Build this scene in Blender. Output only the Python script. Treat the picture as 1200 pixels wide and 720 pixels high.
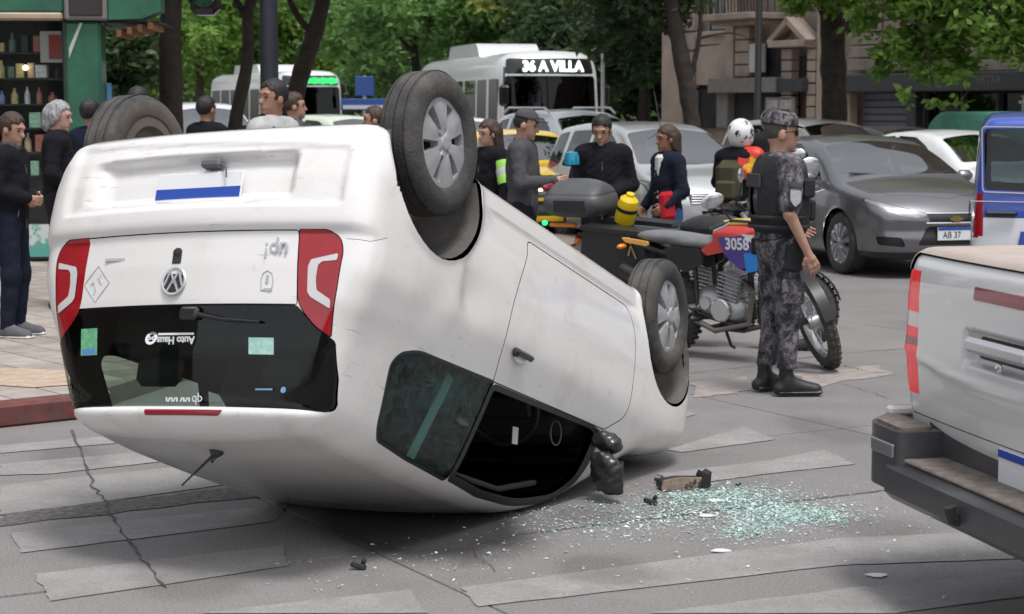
import bpy, math, random
import numpy as np
from mathutils import Vector, Matrix, Euler
for o in list(bpy.data.objects): bpy.data.objects.remove(o)
SC = bpy.context.scene
COL = SC.collection
PI = math.pi
RAD = math.radians
rng = np.random.default_rng(7)
random.seed(7)

# ------------------------------------------------------------------ camera
CAM_H, FPX, YH = 1.8, 2300.0, 125.0          # eye height, focal length in px of a 1200 px wide frame, horizon row
PITCH = math.atan((360 - YH) / FPX)
cd = bpy.data.cameras.new('camera'); cam = bpy.data.objects.new('camera', cd); COL.objects.link(cam)
cd.sensor_width = 36; cd.lens = 36 * FPX / 1200
cam.location = (0, 0, CAM_H); cam.rotation_euler = (PI / 2 - PITCH, 0, 0)
cd.clip_start = 0.1; cd.clip_end = 2000
cd.dof.use_dof = True; cd.dof.focus_distance = 9.5; cd.dof.aperture_fstop = 6
SC.camera = cam
# ------------------------------------------------------------------ sky and sun (bright overcast)
SUN_EL, SUN_AZ = 70, 150
w = bpy.data.worlds.new('World'); SC.world = w; w.use_nodes = True
nt = w.node_tree; bg = nt.nodes['Background']
sky = nt.nodes.new('ShaderNodeTexSky'); sky.sky_type = 'NISHITA'; sky.sun_disc = False
sky.sun_elevation = RAD(SUN_EL); sky.sun_rotation = RAD(SUN_AZ); sky.air_density = 1.0; sky.dust_density = 2; sky.ozone_density = 1.0
hs = nt.nodes.new('ShaderNodeHueSaturation'); hs.inputs['Saturation'].default_value = 0.22
nt.links.new(sky.outputs[0], hs.inputs['Color']); nt.links.new(hs.outputs[0], bg.inputs[0])
bg.inputs[1].default_value = 0.13
sl = bpy.data.lights.new('sun', 'SUN'); sun = bpy.data.objects.new('sun', sl); COL.objects.link(sun)
sl.energy = 1.5; sl.angle = RAD(14); sl.color = (1, .965, .93)
sun.rotation_euler = Euler((0, RAD(90 - SUN_EL), RAD(90 - SUN_AZ)), 'XYZ')
SC.view_settings.view_transform = 'Standard'; SC.view_settings.look = 'None'
SC.view_settings.exposure = 0.68; SC.view_settings.gamma = 1; SC.view_settings.use_curve_mapping = False

CP, SP = math.cos(PITCH), math.sin(PITCH)
def pray(px, py):
    x = (px - 600) / FPX; v = (360 - py) / FPX
    return np.array([x, CP + v * SP, -SP + v * CP])
def at(px, py, Y):
    d = pray(px, py); return np.array([0, 0, CAM_H]) + d * (Y / d[1])
def gnd(px, py, z=0.0):
    d = pray(px, py); return np.array([0, 0, CAM_H]) + d * ((z - CAM_H) / d[2])

# ------------------------------------------------------------------ materials
def _noise(nt, scale, detail=4, rough=.55, coord='Object', vec=None):
    tc = nt.nodes.new('ShaderNodeTexCoord'); n = nt.nodes.new('ShaderNodeTexNoise')
    n.inputs['Scale'].default_value = scale; n.inputs['Detail'].default_value = detail; n.inputs['Roughness'].default_value = rough
    if vec is not None:
        m = nt.nodes.new('ShaderNodeMapping'); m.inputs['Scale'].default_value = vec
        nt.links.new(tc.outputs[coord], m.inputs[0]); nt.links.new(m.outputs[0], n.inputs[0])
    else: nt.links.new(tc.outputs[coord], n.inputs[0])
    return n
def _ramp(nt, src, stops):
    r = nt.nodes.new('ShaderNodeValToRGB'); e = r.color_ramp.elements
    while len(e) < len(stops): e.new(.5)
    for k, (p, c) in enumerate(stops):
        e[k].position = p; e[k].color = (c, c, c, 1) if not hasattr(c, '__len__') else (*c, 1)
    nt.links.new(src, r.inputs[0]); return r
def _mix(nt, a, b, fac, mode='MIX'):
    m = nt.nodes.new('ShaderNodeMix'); m.data_type = 'RGBA'; m.blend_type = mode
    for s, v in ((6, a), (7, b), (0, fac)):
        if hasattr(v, 'is_linked') or hasattr(v, 'links'): nt.links.new(v, m.inputs[s])
        elif s == 0: m.inputs[0].default_value = v
        else: m.inputs[s].default_value = (*v, 1)
    return m.outputs[2]
MATS = {}
def mat(name, col=(.5, .5, .5), rough=.6, metal=0, coat=0, spec=.5, var=0, vscale=6, bump=0, bscale=60, dirt=None, dscale=3, dlo=.5, dhi=.75,
        emit=None, estr=0, coord='Object', aniso=None, rnd=0, sheen=0, speck=0, sscale=90):
    """procedural principled material; var = tone variation, dirt = second colour laid on in patches"""
    if name in MATS: return MATS[name]
    m = bpy.data.materials.new(name); MATS[name] = m; m.use_nodes = True
    t = m.node_tree; b = t.nodes['Principled BSDF']
    b.inputs['Base Color'].default_value = (*col, 1); b.inputs['Roughness'].default_value = rough; b.inputs['Metallic'].default_value = metal
    b.inputs['Specular IOR Level'].default_value = spec
    if coat: b.inputs['Coat Weight'].default_value = coat; b.inputs['Coat Roughness'].default_value = .06
    if sheen: b.inputs['Sheen Weight'].default_value = sheen
    out = None
    if var:
        n = _noise(t, vscale, 5, .6, coord, aniso)
        r = _ramp(t, n.outputs[0], [(.3, 1 - var), (.7, 1 + var)])
        out = _mix(t, col, r.outputs[0], 1.0, 'MULTIPLY')
    if rnd:
        oi = t.nodes.new('ShaderNodeObjectInfo'); r = _ramp(t, oi.outputs['Random'], [(0, 1 - rnd), (1, 1 + rnd)])
        out = _mix(t, out if out is not None else col, r.outputs[0], 1.0, 'MULTIPLY')
    if dirt:
        n = _noise(t, dscale, 7, .65, coord, aniso); r = _ramp(t, n.outputs[0], [(dlo, 0), (dhi, 1)])
        out = _mix(t, out if out is not None else col, dirt, r.outputs[0])
    if out is not None: t.links.new(out, b.inputs['Base Color'])
    if speck:
        n = _noise(t, sscale, 3, .7, coord); r = _ramp(t, n.outputs[0], [(.32, 1 - speck), (.5, 1), (.68, 1 + speck)]); out = _mix(t, out if out is not None else col, r.outputs[0], 1.0, 'MULTIPLY'); t.links.new(out, b.inputs['Base Color'])
    if bump:
        n = _noise(t, bscale, 4, .6, coord, aniso); bp = t.nodes.new('ShaderNodeBump')
        bp.inputs['Strength'].default_value = min(1, bump); bp.inputs['Distance'].default_value = .01 * max(1, bump)
        t.links.new(n.outputs[0], bp.inputs['Height']); t.links.new(bp.outputs[0], b.inputs['Normal'])
    if emit: b.inputs['Emission Color'].default_value = (*emit, 1); b.inputs['Emission Strength'].default_value = estr
    return m
def glass(name, tint=(.4, .5, .48), ior=1.5, rough=.02, noise=0):
    if name in MATS: return MATS[name]
    m = bpy.data.materials.new(name); MATS[name] = m; m.use_nodes = True; t = m.node_tree; t.nodes.remove(t.nodes['Principled BSDF'])
    tr = t.nodes.new('ShaderNodeBsdfTransparent'); tr.inputs[0].default_value = (*tint, 1)
    gl = t.nodes.new('ShaderNodeBsdfGlossy'); gl.inputs['Roughness'].default_value = rough
    fr = t.nodes.new('ShaderNodeFresnel'); ge = t.nodes.new('ShaderNodeNewGeometry'); mr = t.nodes.new('ShaderNodeMapRange')   # single sheet: same reflectance from either face
    mr.inputs['To Min'].default_value = ior; mr.inputs['To Max'].default_value = 1 / ior; t.links.new(ge.outputs['Backfacing'], mr.inputs['Value']); t.links.new(mr.outputs[0], fr.inputs[0])
    mx = t.nodes.new('ShaderNodeMixShader')
    t.links.new(fr.outputs[0], mx.inputs[0]); t.links.new(tr.outputs[0], mx.inputs[1]); t.links.new(gl.outputs[0], mx.inputs[2])
    t.links.new(mx.outputs[0], t.nodes['Material Output'].inputs[0])
    if noise:      # crazed, dirty film over the pane
        df = t.nodes.new('ShaderNodeBsdfDiffuse'); df.inputs[0].default_value = (.16, .34, .32, 1)
        n = _noise(t, 22, 8, .7); r = _ramp(t, n.outputs[0], [(.42, 0), (.8, noise)]); m2 = t.nodes.new('ShaderNodeMixShader')
        t.links.new(r.outputs[0], m2.inputs[0]); t.links.new(mx.outputs[0], m2.inputs[1]); t.links.new(df.outputs[0], m2.inputs[2])
        t.links.new(m2.outputs[0], t.nodes['Material Output'].inputs[0])
    return m

# ------------------------------------------------------------------ objects
def setp(o, label=None, cat=None, group=None, kind=None):
    if label: o['label'] = label
    if cat: o['category'] = cat
    if group: o['group'] = group
    if kind: o['kind'] = kind
    return o
def thing(name, label, cat, loc=(0, 0, 0), rotz=0, group=None, rot=None):
    o = bpy.data.objects.new(name, None); COL.objects.link(o); o.empty_display_size = .2
    o.location = loc; o.rotation_euler = rot if rot is not None else (0, 0, rotz)
    return setp(o, label, cat, group)
def link(name, me, parent=None):
    o = bpy.data.objects.new(name, me); COL.objects.link(o)
    if parent is not None: o.parent = parent
    return o
def copy_tree(o, parent=None):
    c = o.copy(); COL.objects.link(c); c.parent = parent
    for ch in list(o.children): copy_tree(ch, c)
    return c
def rotm(axis):
    """matrix whose z column is axis"""
    z = np.array(axis, float); z /= np.linalg.norm(z)
    a = np.array([1., 0, 0]) if abs(z[0]) < .9 else np.array([0, 1., 0])
    y = np.cross(z, a); y /= np.linalg.norm(y); return np.stack([np.cross(y, z), y, z], 1)
class MB:
    """collects shapes; build() links them as one mesh object"""
    def __init__(s): s.v = []; s.f = []; s.m = []; s.n = 0; s.mi = 0
    def add(s, v, f):
        v = np.asarray(v, float).reshape(-1, 3); s.v.append(v)
        s.f += [[i + s.n for i in q] for q in f]; s.m += [s.mi] * len(f); s.n += len(v); return s
    def box(s, c, size, R=None, bev=0, taper=(1, 1)):
        hx, hy, hz = [k / 2 for k in size]; b = min(bev, .49 * min(size))
        if b <= 0:
            v = np.array([(x, y, z) for z in (-hz, hz) for x, y in ((-hx, -hy), (hx, -hy), (hx, hy), (-hx, hy))])
            f = [(0, 3, 2, 1), (4, 5, 6, 7), (0, 1, 5, 4), (1, 2, 6, 5), (2, 3, 7, 6), (3, 0, 4, 7)]
        else:
            def ring(z, i):
                a, d = hx - i, hy - i; e = max(b - i, 0.0) + 1e-5
                return [(-a + e, -d, z), (a - e, -d, z), (a, -d + e, z), (a, d - e, z), (a - e, d, z), (-a + e, d, z), (-a, d - e, z), (-a, -d + e, z)]
            v = np.array(ring(-hz, b) + ring(-hz + b, 0) + ring(hz - b, 0) + ring(hz, b)); f = []
            for k in range(3):
                for i in range(8): j = (i + 1) % 8; f.append((k * 8 + i, k * 8 + j, k * 8 + 8 + j, k * 8 + 8 + i))
            f += [tuple(range(7, -1, -1)), tuple(range(24, 32))]
        v = v.copy(); t = (v[:, 2] > 0); v[t, 0] *= taper[0]; v[t, 1] *= taper[1]
        if R is not None: v = v @ np.asarray(R).T
        return s.add(v + np.asarray(c, float), f)
    def bx(s, x0, x1, y0, y1, z0, z1, bev=0): return s.box(((x0 + x1) / 2, (y0 + y1) / 2, (z0 + z1) / 2), (abs(x1 - x0), abs(y1 - y0), abs(z1 - z0)), bev=bev)
    def lathe(s, prof, c=(0, 0, 0), axis=(0, 0, 1), n=24, a0=0, a1=2 * PI):
        """prof: (radius, height) pairs about axis"""
        R = rotm(axis); full = abs(a1 - a0 - 2 * PI) < 1e-6; k = n if full else n + 1
        th = np.linspace(a0, a1, n, endpoint=False) if full else np.linspace(a0, a1, k)
        v = np.array([(r * math.cos(t), r * math.sin(t), h) for r, h in prof for t in th]); f = []
        for i in range(len(prof) - 1):
            for j in range(n):
                a, b = i * k + j, i * k + (j + 1) % k; f.append((a, b, b + k, a + k))
        return s.add(v @ R.T + np.asarray(c, float), f)
    def tube(s, pts, rad, n=8, caps=True, closed=False):
        P = np.asarray(pts, float); m = len(P); rad = np.broadcast_to(np.asarray(rad, float), (m,))
        T = np.gradient(P, axis=0) if not closed else np.roll(P, -1, 0) - np.roll(P, 1, 0)
        T /= np.linalg.norm(T, axis=1)[:, None] + 1e-12
        u = np.cross(T[0], [0, 0, 1.]); u = u if np.linalg.norm(u) > .1 else np.cross(T[0], [1., 0, 0]); v = []
        th = np.linspace(0, 2 * PI, n, endpoint=False)
        for i in range(m):
            u = u - T[i] * (u @ T[i]); u /= np.linalg.norm(u); w_ = np.cross(T[i], u)
            v.append(P[i] + rad[i] * (np.cos(th)[:, None] * u + np.sin(th)[:, None] * w_))
        f = []
        for i in range(m if closed else m - 1):
            for j in range(n): a, b = i * n + j, i * n + (j + 1) % n; c_ = ((i + 1) % m) * n; f.append((a, b, c_ + (j + 1) % n, c_ + j))
        if caps and not closed: f += [tuple(range(n - 1, -1, -1)), tuple(range((m - 1) * n, m * n))]
        return s.add(np.concatenate(v), f)
    def prism(s, poly, d0, d1, axis=1):
        """2-D polygon extruded along axis (0 x: poly in yz, 1 y: poly in xz, 2 z: poly in xy)"""
        n = len(poly); v = []
        for d in (d0, d1):
            for a, b in poly: v.append({0: (d, a, b), 1: (a, d, b), 2: (a, b, d)}[axis])
        f = [tuple(range(n)), tuple(range(2 * n - 1, n - 1, -1))] + [(i, n + i, n + (i + 1) % n, (i + 1) % n) for i in range(n)]
        return s.add(v, f)
    def ell(s, c, r, n=14, m=9, R=None):
        v = [(0, 0, -1)] + [(math.cos(t) * math.cos(p), math.sin(t) * math.cos(p), math.sin(p)) for p in np.linspace(-PI / 2, PI / 2, m + 1)[1:-1] for t in np.linspace(0, 2 * PI, n, endpoint=False)] + [(0, 0, 1)]
        f = [(0, 1 + (j + 1) % n, 1 + j) for j in range(n)]
        for i in range(m - 2):
            for j in range(n): a, b = 1 + i * n + j, 1 + i * n + (j + 1) % n; f.append((a, b, b + n, a + n))
        L = 1 + (m - 1) * n; f += [(L, L - n + j, L - n + (j + 1) % n) for j in range(n)]
        v = np.array(v) * np.asarray(r, float)
        if R is not None: v = v @ np.asarray(R).T
        return s.add(v + np.asarray(c, float), f)
    def mesh(s, name, mats, ang=35):
        me = bpy.data.meshes.new(name); V = np.concatenate(s.v) if s.v else np.zeros((0, 3))
        me.from_pydata(V.tolist(), [], s.f); mats = mats if isinstance(mats, (list, tuple)) else [mats]
        for m_ in mats: me.materials.append(m_)
        if len(mats) > 1: me.polygons.foreach_set('material_index', s.m)
        import bmesh
        b = bmesh.new(); b.from_mesh(me); bmesh.ops.recalc_face_normals(b, faces=b.faces); b.to_mesh(me); b.free()
        me.shade_smooth()
        if ang < 180: me.set_sharp_from_angle(angle=RAD(ang))
        return me
    def build(s, name, mats, parent=None, ang=35): return link(name, s.mesh(name, mats, ang), parent)
def curve(xs, ys, sig=.03, lo=-1, hi=4.2):
    """smoothed piecewise-linear table"""
    t = np.linspace(lo, hi, 2000); y = np.interp(t, xs, ys); st = t[1] - t[0]
    k = np.arange(-int(3 * sig / st), int(3 * sig / st) + 1) * st; g = np.exp(-.5 * (k / sig) ** 2); g /= g.sum()
    yp = np.convolve(np.pad(y, len(k) // 2, mode='edge'), g, 'valid')
    return lambda x: np.interp(x, t, yp)
def smax(a, b, k):
    h = np.maximum(k - np.abs(a - b), 0) / k; return np.maximum(a, b) + h * h * k * .25
def smin(a, b, k): return -smax(-a, -b, k)
def sstep(a, b, x): t = np.clip((x - a) / (b - a), 0, 1); return t * t * (3 - 2 * t)
def grad(f, P, e=2e-3):
    x, y, z = P[:, 0], P[:, 1], P[:, 2]
    g = np.stack([f(x + e, y, z) - f(x - e, y, z), f(x, y + e, z) - f(x, y - e, z), f(x, y, z + e) - f(x, y, z - e)], 1) / (2 * e)
    return g
def surfnet(f, lo, hi, h, newton=3):
    """quad mesh of the zero set of f (negative inside)"""
    lo = np.asarray(lo, float); n = np.maximum(2, np.ceil((np.asarray(hi) - lo) / h).astype(int)) + 1
    ax = [lo[i] + np.arange(n[i]) * h for i in range(3)]
    X, Y, Z = np.meshgrid(*ax, indexing='ij'); F = f(X, Y, Z); S = F < 0
    idx = [slice(0, -1), slice(1, None)]
    cnt = sum(S[idx[a], idx[b], idx[c]].astype(int) for a in (0, 1) for b in (0, 1) for c in (0, 1))
    act = (cnt > 0) & (cnt < 8); ids = -np.ones(act.shape, int); ids[act] = np.arange(act.sum()); C = np.argwhere(act)
    acc = np.zeros((len(C), 3)); num = np.zeros(len(C))
    for axis in range(3):
        o1, o2 = [k for k in range(3) if k != axis]
        for d1 in (0, 1):
            for d2 in (0, 1):
                p = C.copy(); p[:, o1] += d1; p[:, o2] += d2; q = p.copy(); q[:, axis] += 1
                a = F[p[:, 0], p[:, 1], p[:, 2]]; b = F[q[:, 0], q[:, 1], q[:, 2]]; k = (a < 0) != (b < 0)
                t = np.where(k, a / np.where(k, a - b, 1), 0); pos = p.astype(float); pos[:, axis] += t
                acc += pos * k[:, None]; num += k
    V = lo + acc / num[:, None] * h
    quads = []
    for axis in range(3):
        o1, o2 = (axis + 1) % 3, (axis + 2) % 3
        sa = [slice(None)] * 3; sb = [slice(None)] * 3; sa[axis] = slice(0, -1); sb[axis] = slice(1, None)
        A, B = S[tuple(sa)], S[tuple(sb)]; E = np.argwhere(A != B)
        ok = (E[:, o1] > 0) & (E[:, o2] > 0) & (E[:, o1] < act.shape[o1]) & (E[:, o2] < act.shape[o2]); E = E[ok]
        def cid(d1, d2): q = E.copy(); q[:, o1] -= d1; q[:, o2] -= d2; return ids[q[:, 0], q[:, 1], q[:, 2]]
        Q = np.stack([cid(1, 1), cid(0, 1), cid(0, 0), cid(1, 0)], 1); fl = ~A[E[:, 0], E[:, 1], E[:, 2]]; Q[fl] = Q[fl][:, ::-1]
        quads.append(Q)
    Q = np.concatenate(quads); Q = Q[(Q >= 0).all(1)]
    for _ in range(newton):
        g = grad(f, V); d = f(V[:, 0], V[:, 1], V[:, 2]) / np.maximum((g * g).sum(1), .05)
        st = -g * d[:, None]; L = np.linalg.norm(st, axis=1); st *= np.minimum(1, .6 * h / np.maximum(L, 1e-9))[:, None]; V = V + st
    return V, Q
def sdfmesh(name, f, lo, hi, h, mats, parent=None, newton=3, obj=True):
    V, Q = surfnet(f, lo, hi, h, newton); me = bpy.data.meshes.new(name); me.from_pydata(V.tolist(), [], Q.tolist())
    for m_ in (mats if isinstance(mats, (list, tuple)) else [mats]): me.materials.append(m_)
    me.shade_smooth(); return link(name, me, parent) if obj else me
def rpoly(pts, r=.03, n=4):
    """polygon with filleted corners; a point may carry its own radius"""
    out = []; m = len(pts)
    for i in range(m):
        p = np.array(pts[i][:2], float); rr = pts[i][2] if len(pts[i]) > 2 else r
        a = np.array(pts[i - 1][:2], float) - p; b = np.array(pts[(i + 1) % m][:2], float) - p
        la, lb = np.linalg.norm(a), np.linalg.norm(b); d = min(rr, .45 * la, .45 * lb)
        if d < 1e-4: out.append(tuple(p)); continue
        A, B = p + a / la * d, p + b / lb * d
        for t in np.linspace(0, 1, n + 1): out.append(tuple((1 - t) ** 2 * A + 2 * t * (1 - t) * p + t * t * B))
    return out
def offset(poly, d):
    P = np.array(poly); n = len(P); nx = np.roll(P, -1, 0) - P; nx /= np.linalg.norm(nx, axis=1)[:, None] + 1e-12
    nr = np.stack([nx[:, 1], -nx[:, 0]], 1); area = .5 * np.sum(P[:, 0] * np.roll(P[:, 1], -1) - P[:, 1] * np.roll(P[:, 0], -1))
    if area < 0: nr = -nr
    v = nr + np.roll(nr, 1, 0); v /= np.maximum((v * v).sum(1), .3)[:, None] / 2 + 1e-9
    return P + v * d
def inpoly(P, x, y):
    P = np.asarray(P); r = np.zeros(len(x), bool); n = len(P)
    for i in range(n):
        (x1, y1), (x2, y2) = P[i], P[(i + 1) % n]
        if y1 == y2: continue
        c = ((y1 > y) != (y2 > y)) & (x < (x2 - x1) * (y - y1) / (y2 - y1) + x1); r ^= c
    return r
class Skin:
    """a smooth body surface that outline polygons cut into panels, panes and lamps"""
    AX = {'left': (0, 2, 1, 1), 'right': (0, 2, 1, -1), 'rear': (1, 2, 0, -1), 'front': (1, 2, 0, 1), 'top': (0, 1, 2, 1), 'bottom': (0, 1, 2, -1)}
    def __init__(s, f, lo, hi, h):
        s.f = f; V, Q = surfnet(f, lo, hi, h, 4); s.V = [tuple(p) for p in V]; s.F = Q.tolist(); s.T = ['body'] * len(s.F); s.C = V[Q].mean(1); s.h = h
    def _cut(s, view, poly, tag, frm, lim, nmin):
        a, b, c, sg = s.AX[view]; P = np.asarray(poly, float); m = .06; C = s.C
        near = (C[:, c] * sg > lim) & (C[:, a] > P[:, 0].min() - m) & (C[:, a] < P[:, 0].max() + m) & (C[:, b] > P[:, 1].min() - m) & (C[:, b] < P[:, 1].max() + m)
        ix = np.nonzero(near)[0]; ix = ix[[s.T[k] in frm for k in ix]] if len(ix) else ix
        if not len(ix): return
        G = grad(s.f, C[ix]); ix = ix[G[:, c] * sg > nmin * (np.linalg.norm(G, axis=1) + 1e-9)]; near = ix; n0 = len(s.F)
        n = len(P); nc = len(near); cid = np.zeros(nc * 3 + 3000, int); cc = np.zeros((nc * 3 + 3000, 2)); cid[:nc] = near; cc[:nc] = C[near][:, [a, b]]; mg = 1.6 * s.h + .002
        for e in range(n):
            p, q = P[e], P[(e + 1) % n]; d = q - p; L = np.linalg.norm(d)
            if L < 1e-6: continue
            nx, ny = d[1] / L, -d[0] / L; x0, x1 = sorted((p[0], q[0])); y0, y1 = sorted((p[1], q[1])); cache = {}
            mk = (cc[:nc, 0] > x0 - mg) & (cc[:nc, 0] < x1 + mg) & (cc[:nc, 1] > y0 - mg) & (cc[:nc, 1] < y1 + mg)
            for ci in np.nonzero(mk)[0].tolist():
                fi = int(cid[ci])
                fc = s.F[fi]; U = [(s.V[i][a], s.V[i][b]) for i in fc]
                xs = [u[0] for u in U]; ys = [u[1] for u in U]
                if max(xs) < x0 - 1e-4 or min(xs) > x1 + 1e-4 or max(ys) < y0 - 1e-4 or min(ys) > y1 + 1e-4: continue
                D = [(u[0] - p[0]) * nx + (u[1] - p[1]) * ny for u in U]
                if max(D) < 1e-5 or min(D) > -1e-5: continue
                A, B = [], []
                for k in range(len(fc)):
                    i, j = fc[k], fc[(k + 1) % len(fc)]; di, dj = D[k], D[(k + 1) % len(fc)]
                    if abs(di) <= 1e-5: A.append(i); B.append(i)
                    elif di > 0: A.append(i)
                    else: B.append(i)
                    if (di > 1e-5 and dj < -1e-5) or (di < -1e-5 and dj > 1e-5):
                        key = (min(i, j), max(i, j)); w_ = cache.get(key)
                        if w_ is None:
                            t = di / (di - dj); vi, vj = s.V[i], s.V[j]; w_ = len(s.V); cache[key] = w_
                            s.V.append(tuple(vi[z] + (vj[z] - vi[z]) * t for z in range(3)))
                        A.append(w_); B.append(w_)
                if len(A) > 2 and len(B) > 2:
                    s.F[fi] = A; s.F.append(B); s.T.append(s.T[fi]); cid[nc] = len(s.F) - 1; cc[nc] = cc[ci]; nc += 1
        cl = cid[:nc]; V = s.V
        if not len(cl): return
        C2 = np.array([[sum(V[i][z] for i in s.F[k]) / len(s.F[k]) for z in range(3)] for k in cl])
        s.C = np.concatenate([s.C, np.zeros((len(s.F) - n0, 3))]); s.C[cl] = C2
        for k in cl[inpoly(P, C2[:, a], C2[:, b])]: s.T[k] = tag
    def cut(s, view, poly, tag, seam=0, frm=('body',), lim=.0, nmin=.2):
        if seam: s._cut(view, offset(poly, seam), 'gap', frm, lim, nmin); frm = ('gap',)
        s._cut(view, poly, tag, frm, lim, nmin)
    def emit(s, tag, name, mats, parent=None, thick=0, shift=0, obj=True):
        """mats: outer (, inner) material; thick: depth of the turned-in edge and inner face"""
        fs = [q for q, t in zip(s.F, s.T) if t == tag]
        if not fs: return None
        used = sorted({i for q in fs for i in q}); mp = {o: k for k, o in enumerate(used)}; V = np.array([s.V[i] for i in used])
        N = grad(s.f, V); N /= np.linalg.norm(N, axis=1)[:, None] + 1e-9; V = V + N * shift
        F = [[mp[i] for i in q] for q in fs]; mi = [0] * len(F); VN = N
        if thick:
            nv = len(V); ed = {}
            for q in F:
                for k in range(len(q)): ed[(q[k], q[(k + 1) % len(q)])] = 1
            bd = [e for e in ed if (e[1], e[0]) not in ed]
            F2 = [[i + nv for i in q[::-1]] for q in F]; W_ = V - N * thick
            rv = []; rn = []; rf = []
            for i, j in bd:
                k = 2 * nv + len(rv); a_, b_, c_, d_ = V[i], V[j], W_[j], W_[i]; nn = np.cross(c_ - a_, b_ - a_); nn = nn / (np.linalg.norm(nn) + 1e-12) 
                rv += [a_, d_, c_, b_]; rn += [-nn] * 4; rf.append([k, k + 1, k + 2, k + 3])
            V = np.concatenate([V, W_] + ([np.array(rv)] if rv else [])); VN = np.concatenate([VN, -N] + ([np.array(rn)] if rn else []))
            mi += [1 if len(mats) > 1 else 0] * len(F2) + [0] * len(rf); F = F + F2 + rf
        me = bpy.data.meshes.new(name); me.from_pydata(V.tolist(), [], F); me.shade_smooth()
        for m_ in mats: me.materials.append(m_)
        me.polygons.foreach_set('material_index', mi); me.normals_split_custom_set_from_vertices([tuple(v) for v in VN])
        return link(name, me, parent) if obj else me
def text_mesh(txt, size, depth, name, m, bold=0, shear=0, ax=1.0, font=None):
    cu = bpy.data.curves.new(name, 'FONT'); cu.body = txt; cu.size = size; cu.extrude = depth; cu.align_x = 'CENTER'; cu.align_y = 'CENTER'
    cu.offset = bold; cu.shear = shear; cu.resolution_u = 3
    o = bpy.data.objects.new(name, cu); COL.objects.link(o); bpy.context.view_layer.update()
    me = bpy.data.meshes.new_from_object(o.evaluated_get(bpy.context.evaluated_depsgraph_get())); bpy.data.objects.remove(o); bpy.data.curves.remove(cu)
    me.name = name; me.materials.clear(); me.materials.append(m)
    if ax != 1: me.transform(Matrix.Diagonal((ax, 1, 1, 1)))
    return me
def place_text(txt, size, parent, loc, right, up, m, name='lettering', depth=.002, **k):
    """flat lettering: reads along `right`, stands along `up`"""
    me = text_mesh(txt, size, depth, name, m, **k); r = Vector(right).normalized(); u = Vector(up).normalized(); n = r.cross(u)
    o = link(name, me, parent); M = Matrix((r, u, n)).transposed().to_4x4(); M.translation = Vector(loc); o.matrix_local = M; return o
# ------------------------------------------------------------------ overturned hatchback: body shape (upright, x forward from rear axle, z from its own ground)
UP_A, UP_B, UP_C = RAD(62.05), RAD(20.1), RAD(176.14)
UP_T = np.array([-.500, 8.853, .615])
def _R3(a, b, c): return np.array(Euler((c, b, a), 'XYZ').to_matrix())
UP_R = _R3(UP_A, UP_B, UP_C); UP_O = UP_T - UP_R @ np.array([1.2, 0, .8])
_wz = curve([.1, .18, .24, .3, .36, .45, .6, .74, .79, .83, .90, .95, .99, 1.1, 1.25, 1.36, 1.44, 1.5], [.70, .735, .765, .775, .79, .803, .812, .812, .808, .800, .775, .757, .74, .708, .66, .62, .58, .54], .018, -.5, 2)
_wx = curve([-.6, -.5, -.3, -.1, .1, 2.2, 2.5, 2.75, 2.9, 3.1], [-.10, -.055, -.022, -.005, 0, 0, -.004, -.03, -.08, -.2], .06)
_wb = curve([-.6, -.45, -.2, .1, 2.2, 2.8], [-.085, -.05, -.015, 0, 0, 0], .06)
_zt = curve([-.6, -.45, -.3, 0, .4, .8, 1.1, 1.3, 1.45, 1.6, 2.0, 2.15, 2.28, 2.5, 2.75, 2.90, 3.0, 3.1], [1.375, 1.40, 1.43, 1.458, 1.477, 1.484, 1.478, 1.462, 1.435, 1.385, 1.17, 1.08, 1.025, .985, .925, .86, .78, .5], .035)
_xr = curve([.1, .2, .26, .35, .45, .55, .63, .655, .675, .69, .8, .93, 1.1, 1.3, 1.325, 1.345, 1.375, 1.4, 1.5], [-.36, -.42, -.475, -.515, -.532, -.536, -.534, -.528, -.506, -.503, -.50, -.486, -.452, -.402, -.40, -.425, -.42, -.39, -.28], .009, -.5, 2)
_xf = curve([.1, .2, .35, .5, .65, .75, .85, 1.0], [2.88, 2.96, 3.02, 3.03, 3.01, 2.98, 2.93, 2.85], .04, -.5, 2)
_zb = curve([-.6, -.5, -.3, 0, 2.6, 2.9, 3.1], [.27, .24, .2, .19, .19, .21, .25], .05)
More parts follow.
